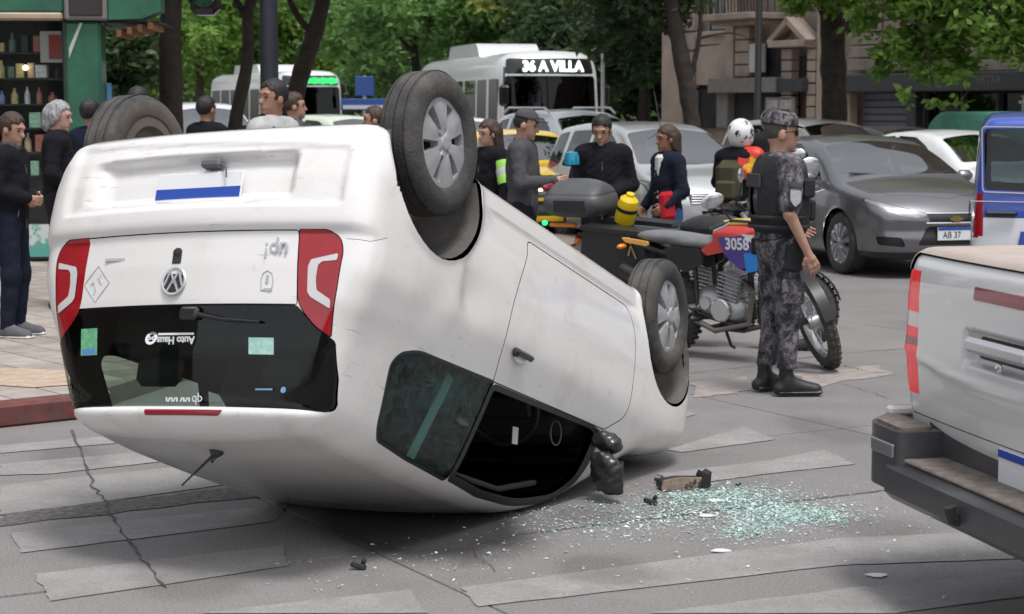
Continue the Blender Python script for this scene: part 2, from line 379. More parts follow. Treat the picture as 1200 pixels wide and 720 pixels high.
def up_f(x, y, z):
    ay = np.abs(y)
    side = ay - (_wz(z) + _wx(x) + sstep(.93, 1.08, z) * _wb(x) * .4)
    # dents in the rear quarter
    dent = .016 * np.exp(-(((x - .33) / .13) ** 2 + ((z - .72) / .10) ** 2)) + .010 * np.exp(-(((x - .05) / .10) ** 2 + ((z - .80) / .09) ** 2)) \
        - .007 * np.exp(-(((x - .2) / .05) ** 2 + ((z - .66) / .14) ** 2))
    lip = .010 * (np.exp(-((np.hypot(x, z - .27) - .36) / .025) ** 2) + np.exp(-((np.hypot(x - 2.42, z - .27) - .375) / .025) ** 2)) * (z > .2)
    sill = .012 * sstep(.30, .33, z) * (1 - sstep(.33, .42, z)) * sstep(.35, .5, x) * (1 - sstep(1.9, 2.05, x))
    side = side + np.where(y > 0, dent, 0) - lip + sill
    top = (z - (_zt(x) - .11 * y * y)) * .9
    bot = _zb(x) - z
    rec = sstep(-.65, -.605, y) * (1 - sstep(.635, .675, y)) * sstep(.295 + .05 * y, .33 + .05 * y, z) * (1 - sstep(.555, .59, z))
    rec2 = sstep(-.56, -.42, y) * (1 - sstep(.40, .455, y)) * sstep(.345, .39, z) * (1 - sstep(.51, .55, z))
    rear = (_xr(z) + .13 * y * y + .014 * rec + .05 * rec2) - x
    front = x - (_xf(z) - .24 * y * y)
    f = smax(side, top, .10); f = smax(f, rear, .10); f = smax(f, front, .16); f = smax(f, bot, .07)
    # roof pressed flat where it lies on the road
    wz_ = UP_R[2, 0] * x + UP_R[2, 1] * y + UP_R[2, 2] * z + UP_O[2]
    return smax(f, -(wz_ - .004), .03)
def scratched(m):
    """adds long thin scratches and grey scuffs to a paint"""
    t = m.node_tree; b = t.nodes['Principled BSDF']; src = b.inputs['Base Color'].links[0].from_socket; n = _noise(t, 5, 6, .7, 'Object', (1.2, 1, 14)); r = _ramp(t, n.outputs[0], [(.635, 0), (.675, .6)])
    n2 = _noise(t, 9, 8, .75); r2 = _ramp(t, n2.outputs[0], [(.615, 0), (.72, .5)]); c = _mix(t, src, (.40, .36, .32), r.outputs[0]); c = _mix(t, c, (.45, .42, .38), r2.outputs[0]); t.links.new(c, b.inputs['Base Color'])
def up_el(c, r):
    return lambda x, y, z: (np.sqrt(((x - c[0]) / r[0]) ** 2 + ((y - c[1]) / r[1]) ** 2 + ((z - c[2]) / r[2]) ** 2) - 1) * min(r)
M_white = mat('white car paint', (.78, .765, .75), .22, coat=.9, spec=.5, dirt=(.50, .46, .42), dscale=2.6, dlo=.52, dhi=1.0)
scratched(M_white)
M_lining = mat('dark cabin lining', (.032, .033, .037), .85, var=.2)
M_black = mat('black plastic', (.02, .02, .022), .45, var=.15, vscale=20, bump=.15, bscale=200)
M_gloss = mat('gloss black', (.012, .012, .014), .12, coat=.5)
M_rubber = mat('tyre rubber', (.045, .044, .044), .8, var=.25, vscale=14, bump=.5, bscale=70, dirt=(.13, .115, .10), dscale=6, dlo=.45, dhi=.85)
M_rubberin = mat('dusty inner tyre wall', (.10, .085, .07), .85, var=.25, vscale=9, dirt=(.045, .042, .04), dscale=5)
M_hub = mat('silver hubcap paint', (.40, .405, .42), .45, metal=.3, coat=.2, dirt=(.17, .165, .16), dscale=8, dlo=.5, dhi=.95)
M_chrome = mat('chrome', (.75, .76, .78), .12, metal=1)
M_liner = mat('muddy wheel arch liner', (.12, .11, .10), .9, var=.35, vscale=7, bump=.4, bscale=40)
M_red = mat('red tail lamp lens', (.33, .004, .012), .12, coat=.8, var=.15, vscale=12)
M_redd = mat('dark red lens', (.24, .01, .02), .2, coat=.5)
M_lampw = mat('pale lamp strip', (.62, .60, .60), .15, coat=.8)
M_rglass = glass('tinted rear glass', (.46, .56, .50), 1.5)
M_qglass = glass('crazed tinted side glass', (.34, .52, .48), 1.45, .05, .22)
M_clear = glass('clear side glass', (.82, .9, .86), 1.45)
M_cglass = glass('car glass', (.25, .31, .31), 1.6)
M_wsglass = glass('windscreen glass', (.30, .36, .36), 5.5)
M_seat = mat('grey seat cloth', (.05, .052, .06), .9, var=.25, vscale=30)
M_belt = mat('pale seat belt webbing', (.62, .68, .66), .8)
M_platew = mat('plate white', (.75, .76, .78), .35)
M_plateb = mat('plate blue', (.02, .07, .38), .35)
M_stickw = mat('white sticker', (.72, .72, .74), .5)
M_stickg = mat('green sticker', (.16, .46, .25), .5, var=.3, vscale=60)
M_stickm = mat('mint sticker', (.40, .66, .58), .5, var=.2, vscale=60)
M_stickgrey = mat('grey faded sticker line', (.42, .42, .43), .5)
M_gap = mat('dark panel gap', (.03, .03, .032), .9)

def tyre(parent, r=.287, wd=.165, rim=.19, m=None, n=40, name='tyre', grooves=3):
    """axis +y, outer face at +y"""
    h = wd / 2; p = [(rim - .012, h - .022), (rim, h - .006), (rim + .02, h - .001), ((r + rim) / 2, h + .004), (r - .03, h - .004), (r - .012, h - .016), (r - .003, h - .034)]
    gx = np.linspace(h - .040, -h + .040, grooves)
    for g in gx: p += [(r, g + .009), (r, g + .0035), (r - .006, g + .003), (r - .006, g - .003), (r, g - .0035), (r, g - .009)]
    q = [(a, -b) for a, b in p[:7]][::-1]
    mb = MB().lathe(p + q, (0, 0, 0), (0, 1, 0), n)
    return mb.build(name, m or M_rubber, parent, 40)
def hubcap_mesh(R=.188, k=6, deep=.034, dome=.014, n=216, m=40, name='hubcap', mats=None, slot=(.060, .155, .017), slot2=None):
    rr = np.linspace(.004, R, m); th = np.linspace(0, 2 * PI, n, endpoint=False); A, T = np.meshgrid(rr, th, indexing='ij')
    ph = (T * k / (2 * PI) + .5) % 1 - .5; lat = ph * 2 * PI / k * A
    s0, s1, hw = slot; msk = ((A > s0) & (A < s1) & (np.abs(ph) < hw * k / (2 * PI) / ((s0 + s1) / 2))).astype(float)
    ph2 = ((T * k / (2 * PI)) % 1) - .5; l2 = ph2 * 2 * PI / k * A
    rib = .004 * np.exp(-(l2 / .03) ** 2) * sstep(.05, .1, A)
    bolt = -.010 * (np.hypot(A * np.cos(T * 1) - 0, 0) < 0)
    hgt = dome * (1 - (A / R) ** 2) + .006 * (1 - sstep(.026, .032, A)) + rib - deep * msk - .012 * sstep(R - .008, R, A) - .007 * np.exp(-((A - .044) / .010) ** 2) * (np.cos(T * 5) > .4)
    v = np.stack([A * np.cos(T), hgt, A * np.sin(T)], -1).reshape(-1, 3); f = []; mi = []
    for i in range(m - 1):
        for j in range(n):
            a, b = i * n + j, i * n + (j + 1) % n; f.append((a, b, b + n, a + n)); mi.append(1 if msk[i:i + 2, [j, (j + 1) % n]].mean() > .6 else 0)
    v = np.concatenate([v, [[0, dome + .006, 0]]]); c = len(v) - 1
    for j in range(n): f.append((c, (j + 1) % n, j)); mi.append(0)
    me = bpy.data.meshes.new(name); me.from_pydata(v.tolist(), [], f)
    for q in (mats or [M_hub, mat('slot shadow plastic', (.008, .008, .009), .9, spec=.1)]): me.materials.append(q)
    me.polygons.foreach_set('material_index', mi); me.shade_smooth(); me.set_sharp_from_angle(angle=RAD(40)); return me
HUB_ME = hubcap_mesh()
def arc_poly(cx, cz, r, z0, n=22):
    a0 = math.asin(max(-1, min(1, (z0 - cz) / r))) if abs(z0 - cz) < r else -PI / 2
    th = np.linspace(0, PI, n); p = [(cx + r * math.cos(t), cz + r * math.sin(t)) for t in th]
    return p + [(cx - r, z0), (cx + r, z0)]
def mirror_poly(p): return [(-a, b) for a, b in p][::-1]
def make_up():
    K = Skin(up_f, (-.62, -.9, .12), (3.12, .9, 1.55), .0165)
    root = thing('overturned_car', 'white hatchback lying on its roof with wheels in the air on the road', 'car')
    root.matrix_world = Matrix.LocRotScale(Vector(UP_O), Matrix(UP_R.tolist()).to_quaternion(), None)
    ra = arc_poly(.01, .30, .345, .05); fa = arc_poly(2.44, .325, .37, .05)
    for sd in ('left', 'right'):
        for a in (ra, fa): K.cut(sd, a, 'hole', lim=.45, nmin=.12)
    for c in (.01, 2.44):
        for s in (-1, 1): K.cut('bottom', [(c - .33, s * .50), (c + .33, s * .50), (c + .33, s * .95), (c - .33, s * .95)], 'hole', lim=-2, nmin=.1)
    # rear: bumper, tailgate, lamps, glass, high stop lamp
    lampL = rpoly([(.488, .668), (.61, .672), (.655, .70, .05), (.668, .75), (.652, .90), (.628, 1.06, .005), (.575, 1.025), (.505, .95, .05)], .02)
    CL = rpoly([(.652, .757), (.547, .782), (.537, .81), (.541, .903), (.554, .921), (.632, .962), (.634, .930), (.578, .896), (.572, .853), (.577, .803), (.592, .789), (.650, .783)], .006, 2)
    gl = rpoly([(-.52, .955), (.50, .955), (.575, 1.032), (.640, 1.075), (.632, 1.2), (.605, 1.325, .04), (-.605, 1.325, .04), (-.645, 1.2), (-.645, 1.075), (-.585, 1.03)], .012)
    tg = rpoly([(-.512, .674), (.484, .674), (.497, .90), (.500, .948), (-.535, .948), (-.52, .90)], .006)
    for p, t in ((lampL, 'lampL'), (mirror_poly(lampL), 'lampR')): K.cut('rear', p, t, .004, lim=.15, nmin=.1)
    K.cut('rear', CL, 'lcL', frm=('lampL',), lim=.15, nmin=.1); K.cut('rear', mirror_poly(CL), 'lcR', frm=('lampR',), lim=.15, nmin=.1)
    K.cut('rear', gl, 'rglass', .003, lim=.1); K.cut('rear', tg, 'tailgate', .004, frm=('body', 'gap'), lim=.1)
    K.cut('rear', rpoly([(-.155, 1.342), (-.15, 1.362), (.185, 1.362), (.205, 1.342)], .006, 2), 'stop', lim=.1)
    for sd in ('left', 'right'):
        q = rpoly([(-.065, 1.085, .05), (-.03, 1.04), (.07, 1.008, .06), (.692, .986, .01), (.655, 1.395, .01), (.30, 1.376), (.05, 1.352, .05), (.008, 1.31)], .03)
        K.cut(sd, offset(q, .012), 'trim', lim=.2); K.cut(sd, q, 'q' + sd, frm=('trim',), lim=.2)
        wdw = rpoly([(.722, 1.008, .02), (1.66, .973), (1.735, .985), (1.725, 1.10), (1.70, 1.19), (1.58, 1.295, .1), (1.28, 1.372, .1), (.97, 1.388), (.690, 1.372, .02)], .03)
        fr = rpoly([(.700, .983), (1.70, .955), (1.80, .965), (1.79, 1.10), (1.745, 1.225), (1.60, 1.335, .1), (1.29, 1.405, .1), (.97, 1.418), (.665, 1.40)], .03)
        K.cut(sd, fr, 'frame' + sd, lim=.2, frm=('body', 'trim')); K.cut(sd, wdw, 'w' + sd, frm=('frame' + sd,), lim=.2)
        dr = rpoly([(.815, .338, .03), (.675, .63, .2), (.640, .82, .1), (.692, .977, .005), (1.80, .948, .01), (1.95, .86), (1.965, .5), (1.90, .338)], .05)
        K.cut(sd, dr, 'door' + sd, .005, lim=.3)
        K.cut(sd, [(-.7, .1), (-.262, .1), (-.262, .632), (-.40, .70), (-.7, .70)], 'bump', .002 if sd == 'left' else 0, lim=.2)
    K.cut('rear', [(-.9, .1), (.9, .1), (.9, .668), (-.9, .668)], 'bump', frm=('body', 'gap'), lim=.1, nmin=.05)
    K.cut('top', rpoly([(1.48, -.52), (2.10, -.60), (2.16, 0), (2.10, .60), (1.48, .52), (1.42, 0)], .05), 'ws', lim=.9)
    K.cut('top', rpoly([(2.24, -.66), (2.85, -.55), (2.93, 0), (2.85, .55), (2.24, .66)], .05), 'hood', .004, lim=.5)
    K.cut('top', rpoly([(-.28, -.50), (1.38, -.50), (1.38, .50), (-.28, .50)], .05), 'roof', lim=1.3, nmin=.5)
    hl = rpoly([(.40, .70), (.66, .70), (.70, .80), (.66, .90), (.50, .86)], .03)
    for p, t in ((hl, 'hl1'), (mirror_poly(hl), 'hl2')): K.cut('front', p, t, .003, lim=2, nmin=.05)
    two = [M_white, M_lining]
    body = K.emit('body', 'body_shell', two, root, .03)
    setp(K.emit('gap', 'panel_gap', [M_gap], root, 0, -.016), kind='stuff')
    K.emit('bump', 'rear_bumper', two, root, .03); tgp = K.emit('tailgate', 'tailgate_panel', two, root, .03)
    for s in ('L', 'R'):
        lp = K.emit('lamp' + s, 'tail_lamp', [M_red], root, .012); K.emit('lc' + s, 'lamp_strip', [M_lampw], lp, .004, .003)
    rg = K.emit('rglass', 'rear_window', [M_rglass], root)
    K.emit('stop', 'high_stop_lamp', [M_redd], root, .004, .003)
    K.emit('trim', 'window_trim', [M_black, M_black], root, .02)
    for sd in ('left', 'right'):
        dd = K.emit('door' + sd, 'door', two, root, .04)
        K.emit('q' + sd, 'quarter_window', [M_qglass if sd == 'left' else M_clear], root, 0, -.004)
        K.emit('frame' + sd, 'window_frame', [M_black, M_black], dd, .03)
        if sd == 'right': K.emit('w' + sd, 'window_pane', [M_clear], dd)
        s = 1 if sd == 'left' else -1
        h = MB().box((.80, s * .822, .842), (.150, .03, .030), bev=.012).box((.745, s * .81, .842), (.04, .03, .038), bev=.01)
        h.build('door_handle', M_gloss, dd); MB().ell((.80, s * .800, .848), (.055, .012, .032)).build('handle_cup', M_white, dd)
        # moulded ribs and inner panel of the door
        MB().box((1.3, s * .74, .62), (1.0, .04, .5), bev=.02).build('door_card', M_lining, dd)
    K.emit('roof', 'roof_panel', [M_white, mat('pale grey headliner', (.42, .43, .40), .9)], root, .03); K.emit('ws', 'windscreen', [M_wsglass], root); K.emit('hood', 'bonnet', two, root, .02)
    for t in ('hl1', 'hl2'): K.emit(t, 'headlamp', [M_lampw], root, .01)
    # wheel arches, wheels
    for (cx, cz, r, hub, hz) in ((.01, .30, .345, .005, .178), (2.44, .325, .365, 2.39, .255)):
        for s in (1, -1):
            prof = [(r - .010, .345), (r - .010, .0), (.03, -.002)]
            a0, a1 = (-.2, PI + .2)
            mb = MB(); th = np.linspace(a0, a1, 26); rows = []
            for rr_, yy in prof: rows += [(cx + rr_ * math.cos(t), s * min(.455 + yy, float(_wz(cz + rr_ * math.sin(t)) + _wx(cx + rr_ * math.cos(t))) - .002), cz + rr_ * math.sin(t)) for t in th]
            mb.add(rows, [(i * 26 + j, i * 26 + j + 1, (i + 1) * 26 + j + 1, (i + 1) * 26 + j) for i in range(2) for j in range(25)])
            mb.build('arch_liner', M_liner, root, 60)
            wh = bpy.data.objects.new('wheel', None); COL.objects.link(wh); wh.parent = root
            wh.location = (hub, s * .715, hz); wh.rotation_euler = (0, .4 + hub, 0 if s > 0 else PI)
            if s > 0 and hub > 1: wh.rotation_euler[2] = RAD(-3)
            tyre(wh)
            hc = link('hubcap', HUB_ME, wh); hc.location = (0, .058, 0)
            ds = MB().lathe([(.001, -.02), (.185, -.03), (.192, -.075), (.15, -.08), (.13, -.055), (.001, -.05)], (0, 0, 0), (0, 1, 0), 28).build('brake_drum', M_rubberin, wh)
            if s < 0: MB().lathe([(.196, -.0795), (.215, -.0865), (.245, -.0880), (.262, -.0800)], (0, 0, 0), (0, 1, 0), 40).build('inner_sidewall', M_rubberin, wh)
    ux = MB().tube([(0, -.62, .2), (0, .62, .2)], .04).tube([(.1, .3, .19), (1.0, .25, .17), (2.2, .15, .17)], .03).box((2.4, 0, .2), (.5, .9, .1), bev=.03)
    ux.build('underbody_axle', M_liner, root)
    # cabin
    for s in (.36, -.36):
        seat = MB().box((1.02, s, .52), (.50, .48, .16), bev=.06); seat.box((.72, s, .83), (.16, .46, .58), rotm((-.2, 0, 1)), bev=.06).box((.64, s, 1.19), (.09, .24, .16), bev=.04)
        seat.build('front_seat', M_seat, root)
    MB().box((.18, 0, .52), (.45, 1.15, .18), bev=.06).box((-.08, 0, .82), (.14, 1.15, .5), rotm((-.2, 0, 1)), bev=.05).build('rear_bench', M_seat, root)
    for s in (.3, -.3): MB().box((-.16, s, 1.13), (.07, .22, .13), bev=.03).build('rear_headrest', M_seat, root)
    MB().box((1.85, 0, .86), (.36, 1.35, .26), bev=.07).build('dashboard', M_lining, root)
    sw = MB(); t = np.linspace(0, 2 * PI, 25)[:-1]; ax_ = rotm((-.85, 0, .5))
    sw.tube((np.stack([.185 * np.cos(t), .185 * np.sin(t), 0 * t], 1) @ ax_.T) + np.array([1.52, .36, .90]), .016, 8, closed=True).box((1.53, .36, .90), (.12, .30, .04), ax_, bev=.015).build('steering_wheel', M_black, root)
    MB().box((.47, .592, 1.18), (.055, .006, .40), rotm((-.32, -.22, 1))).build('seat_belt', M_belt, root)
    MB().box((1.22, .60, 1.10), (.05, .004, .075), rotm((.1, 0, 1))).build('swing_tag', M_stickw, root)
    t = np.linspace(0, 2 * PI, 25)[:-1]
    MB().tube(np.stack([1.50 + .055 * np.cos(t), .66 + 0 * t, 1.03 + .055 * np.sin(t)], 1), .004, 6, closed=True).build('speaker_ring', mat('grey plastic', (.12, .12, .13), .5), root)
    MB().tube([(.8, .52, 1.345), (1.25, .52, 1.335), (1.55, .55, 1.25)], .014).build('grab_rail', M_seat, root)
    # smashed door mirror folded against the pillar
    rb = lambda x, y, z, c, h_, k: smax(smax(np.abs(x - c[0]) - h_[0], np.abs(y - c[1]) - h_[1], k), np.abs(z - c[2] - .25 * (y - c[1])) - h_[2], k)
    mf = lambda x, y, z: np.minimum(rb(x, y, z, (1.775, .79, 1.015), (.055, .075, .052), .06), rb(x - .35 * (z - 1.15), y, z, (1.745, .815, 1.165), (.045, .085, .098), .075)) + .003 * np.sin(70 * x + 90 * z) * np.sin(80 * y + 50 * z)
    mm = sdfmesh('door_mirror', mf, (1.65, .68, .90), (1.92, 1.0, 1.33), .01, mat('scuffed black shell', (.022, .022, .024), .32, var=.4, vscale=18, coat=.3, dirt=(.16, .155, .15), dscale=9, dlo=.58, dhi=.7, bump=.3, bscale=40), root)
    MB().box((1.79, .815, 1.17), (.02, .12, .14), bev=.005).build('mirror_socket', M_black, mm); MB().tube([(1.77, .80, 1.04), (1.76, .81, 1.09)], .022).build('mirror_joint', M_black, mm)
    # roof aerial
    MB().lathe([(.001, .0), (.032, .002), (.022, .016), (.010, .030), (.006, .05)], (-.13, 0, 1.445), (-.35, 0, .94), 12).tube([(-.14, 0, 1.46), (-.30, 0, 1.60), (-.315, 0, 1.613)], [.006, .0035, .0045], 6).build('roof_aerial', M_gloss, root)
    # tailgate badges, lock, wiper, plate
    X0 = -.505
    def xt(y, z): return float(_xr(z) + .13 * y * y)
    em = MB().lathe([(.046, 0), (.055, .001), (.057, .005), (.053, .008), (.046, .006)], (xt(0, .862) - .001, -.038, .862), (-1, 0, 0), 32)
    def bar(a, b, w_=.0075):
        a = np.array(a); b = np.array(b); d = b - a; L = np.linalg.norm(d); c = (a + b) / 2; R = np.array([[1, 0, 0], [0, d[0] / L, -d[1] / L], [0, d[1] / L, d[0] / L]])
        em.box((xt(0, .862) - .005, c[0] - .038, c[1] + .862), (.006, L, w_), R)
    for a, b in (((-.026, .040), (-.002, -.006)), ((.026, .040), (.002, -.006)), ((-.012, .006), (0, .004)), ((.012, .006), (0, .004)), ((-.042, .018), (-.019, -.043)), ((.042, .018), (.019, -.043)), ((-.019, -.043), (0, .000)), ((.019, -.043), (0, .000))): bar(a, b)
    eo = em.build('round_emblem', mat('badge silver', (.62, .63, .65), .3, metal=.55), tgp); MB().lathe([(.001, .002), (.047, .002)], (xt(0, .862) - .001, -.038, .862), (-1, 0, 0), 28).build('emblem_backing', M_gap, eo)
    MB().box((xt(0, .762), -.036, .768), (.006, .042, .05), bev=.003).ell((xt(0, .75), -.036, .748), (.008, .022, .018)).build('tailgate_lock_hole', M_gap, tgp)
    place_text('up!', .085, tgp, (xt(.4, .755) - .004, .40, .745), (0, -1, 0), (0, 0, 1), mat('badge silver'), 'model_badge', .003, bold=.001)
    MB().box((xt(-.33, .765) - .001, -.33, .765), (.004, .118, .013), bev=.001).build('small_badge', M_stickgrey, tgp)
    di = MB(); dp = [(-.425, .785), (-.36, .853), (-.427, .926), (-.493, .855)]
    for i in range(4):
        a, b = np.array(dp[i]), np.array(dp[(i + 1) % 4]); di.tube([(xt(*a) - .001, *a), (xt(*((a + b) / 2)) - .002, *((a + b) / 2)), (xt(*b) - .001, *b)], .0016, 5)
    for a, b in (((-.45, .84), (-.43, .88)), ((-.43, .88), (-.44, .90)), ((-.425, .83), (-.40, .86)), ((-.41, .82), (-.415, .85)), ((-.46, .86), (-.44, .85))): di.tube([(xt(*a) - .001, *a), (xt(*b) - .001, *b)], .0018, 5)
    di.build('diamond_sticker', M_stickgrey, tgp)
    sh = MB(); sp = [(.395, .90), (.35, .90), (.348, .86), (.355, .835), (.372, .825), (.392, .836), (.398, .86)]
    for i in range(7): a, b = np.array(sp[i]), np.array(sp[(i + 1) % 7]); sh.tube([(xt(*a) - .001, *a), (xt(*b) - .001, *b)], .002, 5)
    sh.box((xt(.372, .895) - .0005, .372, .897), (.002, .045, .012)).box((xt(.372, .85) - .0005, .373, .857), (.002, .012, .03)).build('shield_sticker', M_stickgrey, tgp)
    wp = MB().box((xt(.05, .985) - .016, .05, .987), (.03, .09, .05), bev=.012).tube([(xt(.08, .99) - .02, .08, .99), (xt(.2, 1.015) - .025, .2, 1.012), (xt(.36, 1.02) - .02, .36, 1.02)], [.010, .008, .005]).build('rear_wiper', M_gloss, root)
    def stick(y0, y1, z0, z1, m, nm):
        q = [(xt(y, z) - .0025, y, z) for z in (z0, z1) for y in (y0, y1)]; MB().add(q + [(a + .0015, b, c) for a, b, c in q], [(0, 1, 3, 2), (4, 6, 7, 5), (0, 4, 5, 1), (2, 3, 7, 6), (0, 2, 6, 4), (1, 5, 7, 3)]).build(nm, m, rg, 10)
    stick(-.498, -.412, 1.028, 1.130, M_stickg, 'green_sticker'); stick(.305, .410, 1.073, 1.134, M_stickm, 'mint_sticker')
    stick(-.49, -.42, 1.106, 1.128, mat('blue sticker edge', (.1, .3, .6), .5), 'sticker_band')
    up_ = Vector((.22, 0, .975))
    place_text('Auto Haus', .040, rg, (xt(0, 1.08) - .004, -.018, 1.083), (0, -1, 0), up_, M_stickw, 'sticker_lettering', .001, bold=.0012)
    MB().box((xt(0, 1.06) - .003, -.018, 1.060), (.002, .165, .008)).build('sticker_line', M_stickw, rg)
    MB().lathe([(.016, 0), (.027, 0), (.027, .002), (.016, .002)], (xt(0, 1.075) - .002, -.133, 1.075), (-1, 0, -.2), 20).box((xt(0, 1.075) - .003, -.133, 1.075), (.002, .03, .006), rotm((0, .5, 1))).box((xt(0, 1.075) - .003, -.133, 1.075), (.002, .03, .006), rotm((0, -.5, 1))).build('sticker_roundel', M_stickw, rg)
    place_text('qb', .05, rg, (xt(0, 1.303) - .006, .082, 1.303), (0, -1, 0), up_, M_stickw, 'sticker_monogram', .001)
    ln = MB()
    for k in range(9): ln.box((xt(0, 1.303) - .006, .045 - .012 * k - (.008 if k > 3 else 0), 1.302), (.002, .006, .017), rotm((0, .3 * (-1) ** k, 1)))
    ln.build('sticker_strokes', M_stickw, rg)
    MB().box((xt(.37, 1.26) - .004, .37, 1.26), (.002, .075, .006)).lathe([(.001, 0), (.012, 0)], (xt(.45, 1.26) - .004, .45, 1.26), (-1, 0, 0), 14).build('small_print_sticker', mat('dull blue print', (.18, .33, .5), .5), rg)
    pl_ = MB().box((-.492, .012, .492), (.008, .40, .13), rotm((0, 0, 1)), bev=.004).build('number_plate', M_platew, root)
    MB().box((-.4975, .012, .522), (.003, .392, .062)).build('plate_band', M_plateb, pl_)
    MB().box((-.49, .06, .395), (.05, .09, .035), bev=.01).tube([(-.50, .11, .40), (-.52, .145, .42), (-.515, .15, .46)], .004, 6).build('plate_lamp', mat('grey plastic'), root)
    return root
# ------------------------------------------------------------------ generic vehicles from outline tables
M_amber = mat('amber lens', (.7, .22, .02), .2, coat=.5)
M_head = mat('headlamp lens', (.30, .30, .30), .15, coat=1, metal=.5, var=.4, vscale=14)
M_headlit = mat('lit headlamp', (.8, .75, .6), .1, coat=1, emit=(1, .82, .5), estr=.9)
M_grille = mat('black grille', (.015, .015, .017), .4)
M_plateold = mat('dark plate', (.05, .05, .055), .4)
M_alloy = mat('alloy wheel', (.5, .5, .52), .25, metal=.8)
M_gold = mat('gold badge', (.6, .42, .12), .25, metal=1)
ALLOY_ME = hubcap_mesh(.225, 10, .05, .01, 80, 18, 'alloy_rim', [M_alloy, M_gap], (.055, .205, .020))
STEEL_ME = hubcap_mesh(.20, 7, .03, .012, 56, 14, 'wheel_cover', [M_hub, M_gap], (.07, .17, .018))
M_busglass = glass('dark bus glass', (.035, .045, .045), 1.42)
def paint(name, c, metal=.0, rough=.3, coat=.8): return mat(name, c, rough, metal, coat, dirt=tuple(k * .75 + .03 for k in c), dscale=1.6, dlo=.55, dhi=.95)
def car_f(S):
    wz = curve(*S['wz'], .02, -.5, 4); wx = curve(*S['wx'], .07, -1, 13); zt = curve(*S['zt'], S.get('zs', .06), -1, 13); xr = curve(*S['xr'], .02, -.5, 4); xf = curve(*S['xf'], .03, -.5, 4)
    cr, cf, ct, zb = S.get('cr', .10), S.get('cf', .22), S.get('ct', .09), S.get('zb', .2); k1, k2, k3 = S.get('k', (.10, .16, .2))
    wells = S.get('lip', [])
    def f(x, y, z):
        lip = sum(.012 * np.exp(-((np.hypot(x - a, z - b) - r - .02) / .03) ** 2) for a, b, r in wells) if wells else 0
        side = np.abs(y) - (wz(z) + wx(x)) - lip; top = (z - (zt(x) - ct * y * y)) * .9
        rear = xr(z) + cr * y * y - x; front = x - (xf(z) - cf * y * y)
        return smax(smax(smax(smax(side, top, k1), rear, k2), front, k3), zb - z, .06)
    return f
PROTO = {}
def proto(S):
    if S['key'] in PROTO: return PROTO[S['key']]
    K = Skin(car_f(S), S['lo'], S['hi'], S['h']); out = []
    for cx, cz, r in S.get('wheels', []):
        for sd in ('left', 'right'): K.cut(sd, arc_poly(cx, cz, r + .045, .02), 'hole', lim=.35, nmin=.1)
        for s in (-1, 1): K.cut('bottom', [(cx - r - .03, s * .48), (cx + r + .03, s * .48), (cx + r + .03, s * 1.1), (cx - r - .03, s * 1.1)], 'hole', lim=-3, nmin=.1)
    tags = []
    for c in S['cuts']:
        view, poly, tag, seam = c['v'], c['p'], c['t'], c.get('seam', 0)
        vs = ('left', 'right') if view == 'side' else (view,)
        pls = [poly, mirror_poly(poly)] if c.get('mir') else [poly]
        for v in vs:
            for k, p in enumerate(pls):
                t = tag + (v[0] if view == 'side' else '') + ('m' if k else '') ; K.cut(v, p, t, seam, c.get('frm', ('body',)) , c.get('lim', .15), c.get('n', .15))
                tags.append((t, c))
    out.append(('body_shell', K.emit('body', 'body_shell', [M_white, M_lining], thick=.03, obj=False), True))
    g = K.emit('gap', 'panel_gap', [M_gap], shift=-.02, obj=False)
    if g: out.append(('panel_gap', g, False))
    for t, c in tags:
        if c.get('drop'): continue
        pm = c['m'] == 'paint'; me = K.emit(t, c['n_'], [M_white, M_lining] if pm else [c['m']], thick=c.get('th', 0), shift=c.get('sh', 0), obj=False)
        if me: out.append((c['n_'], me, pm))
    PROTO[S['key']] = out; return out
def make_car(S, name, label, cat, pm, loc, ang, group=None, wheel=None, extras=None, seats=True):
    root = thing(name, label, cat, loc, ang, group)
    for nm, me, p in proto(S):
        if p: me = me.copy(); me.materials[0] = pm
        o = link(nm, me, root)
        if nm == 'panel_gap': o['kind'] = 'stuff'
    R = S['wheels'][0][2] if S.get('wheels') else .3
    tm = None
    for cx, cz, r in S.get('wheels', []):
        for s in (1, -1):
            wh = bpy.data.objects.new('wheel', None); COL.objects.link(wh); wh.parent = root; wh.location = (cx, s * (S['tr'] - .1), r); wh.rotation_euler = (0, cx, 0 if s > 0 else PI)
            if tm is None: o = tyre(wh, r, .2, r * .69, n=32, grooves=3); tm = o.data
            else: link('tyre', tm, wh)
            h = link('rim', wheel or STEEL_ME, wh); h.location = (0, .085, 0); k = r * .69 / .2 if (wheel or STEEL_ME) is STEEL_ME else r * .69 / .225; h.scale = (k, 1, k)
    if seats and 'cab' in S:
        x0, x1, zb, hw = S['cab']
        for s in (.37, -.37):
            MB().box((x1 - .25, s, zb - .28), (.5, .5, .2), bev=.06).box((x1 - .55, s, zb - .02), (.16, .5, .62), bev=.06).box((x1 - .6, s, zb + .38), (.1, .26, .18), bev=.04).build('front_seat', M_seat, root)
        MB().box((x0 + .15, 0, zb + .0), (.2, 1.2, .5), bev=.06).build('rear_seat', M_seat, root); MB().box((x1 + .55, 0, zb - .12), (.4, 1.35, .2), bev=.07).build('dashboard', M_lining, root)
    if S.get('mirror'):
        mx, my, mz = S['mirror']
        for s in (1, -1): MB().box((mx, s * (my + .09), mz + .03), (.12, .21, .135), bev=.05).box((mx + .02, s * (my - .0), mz - .03), (.06, .1, .04)).build('door_mirror', pm, root, 50)
    if extras: extras(root)
    return root
def both(p): return p
_B = dict(seam=.0)
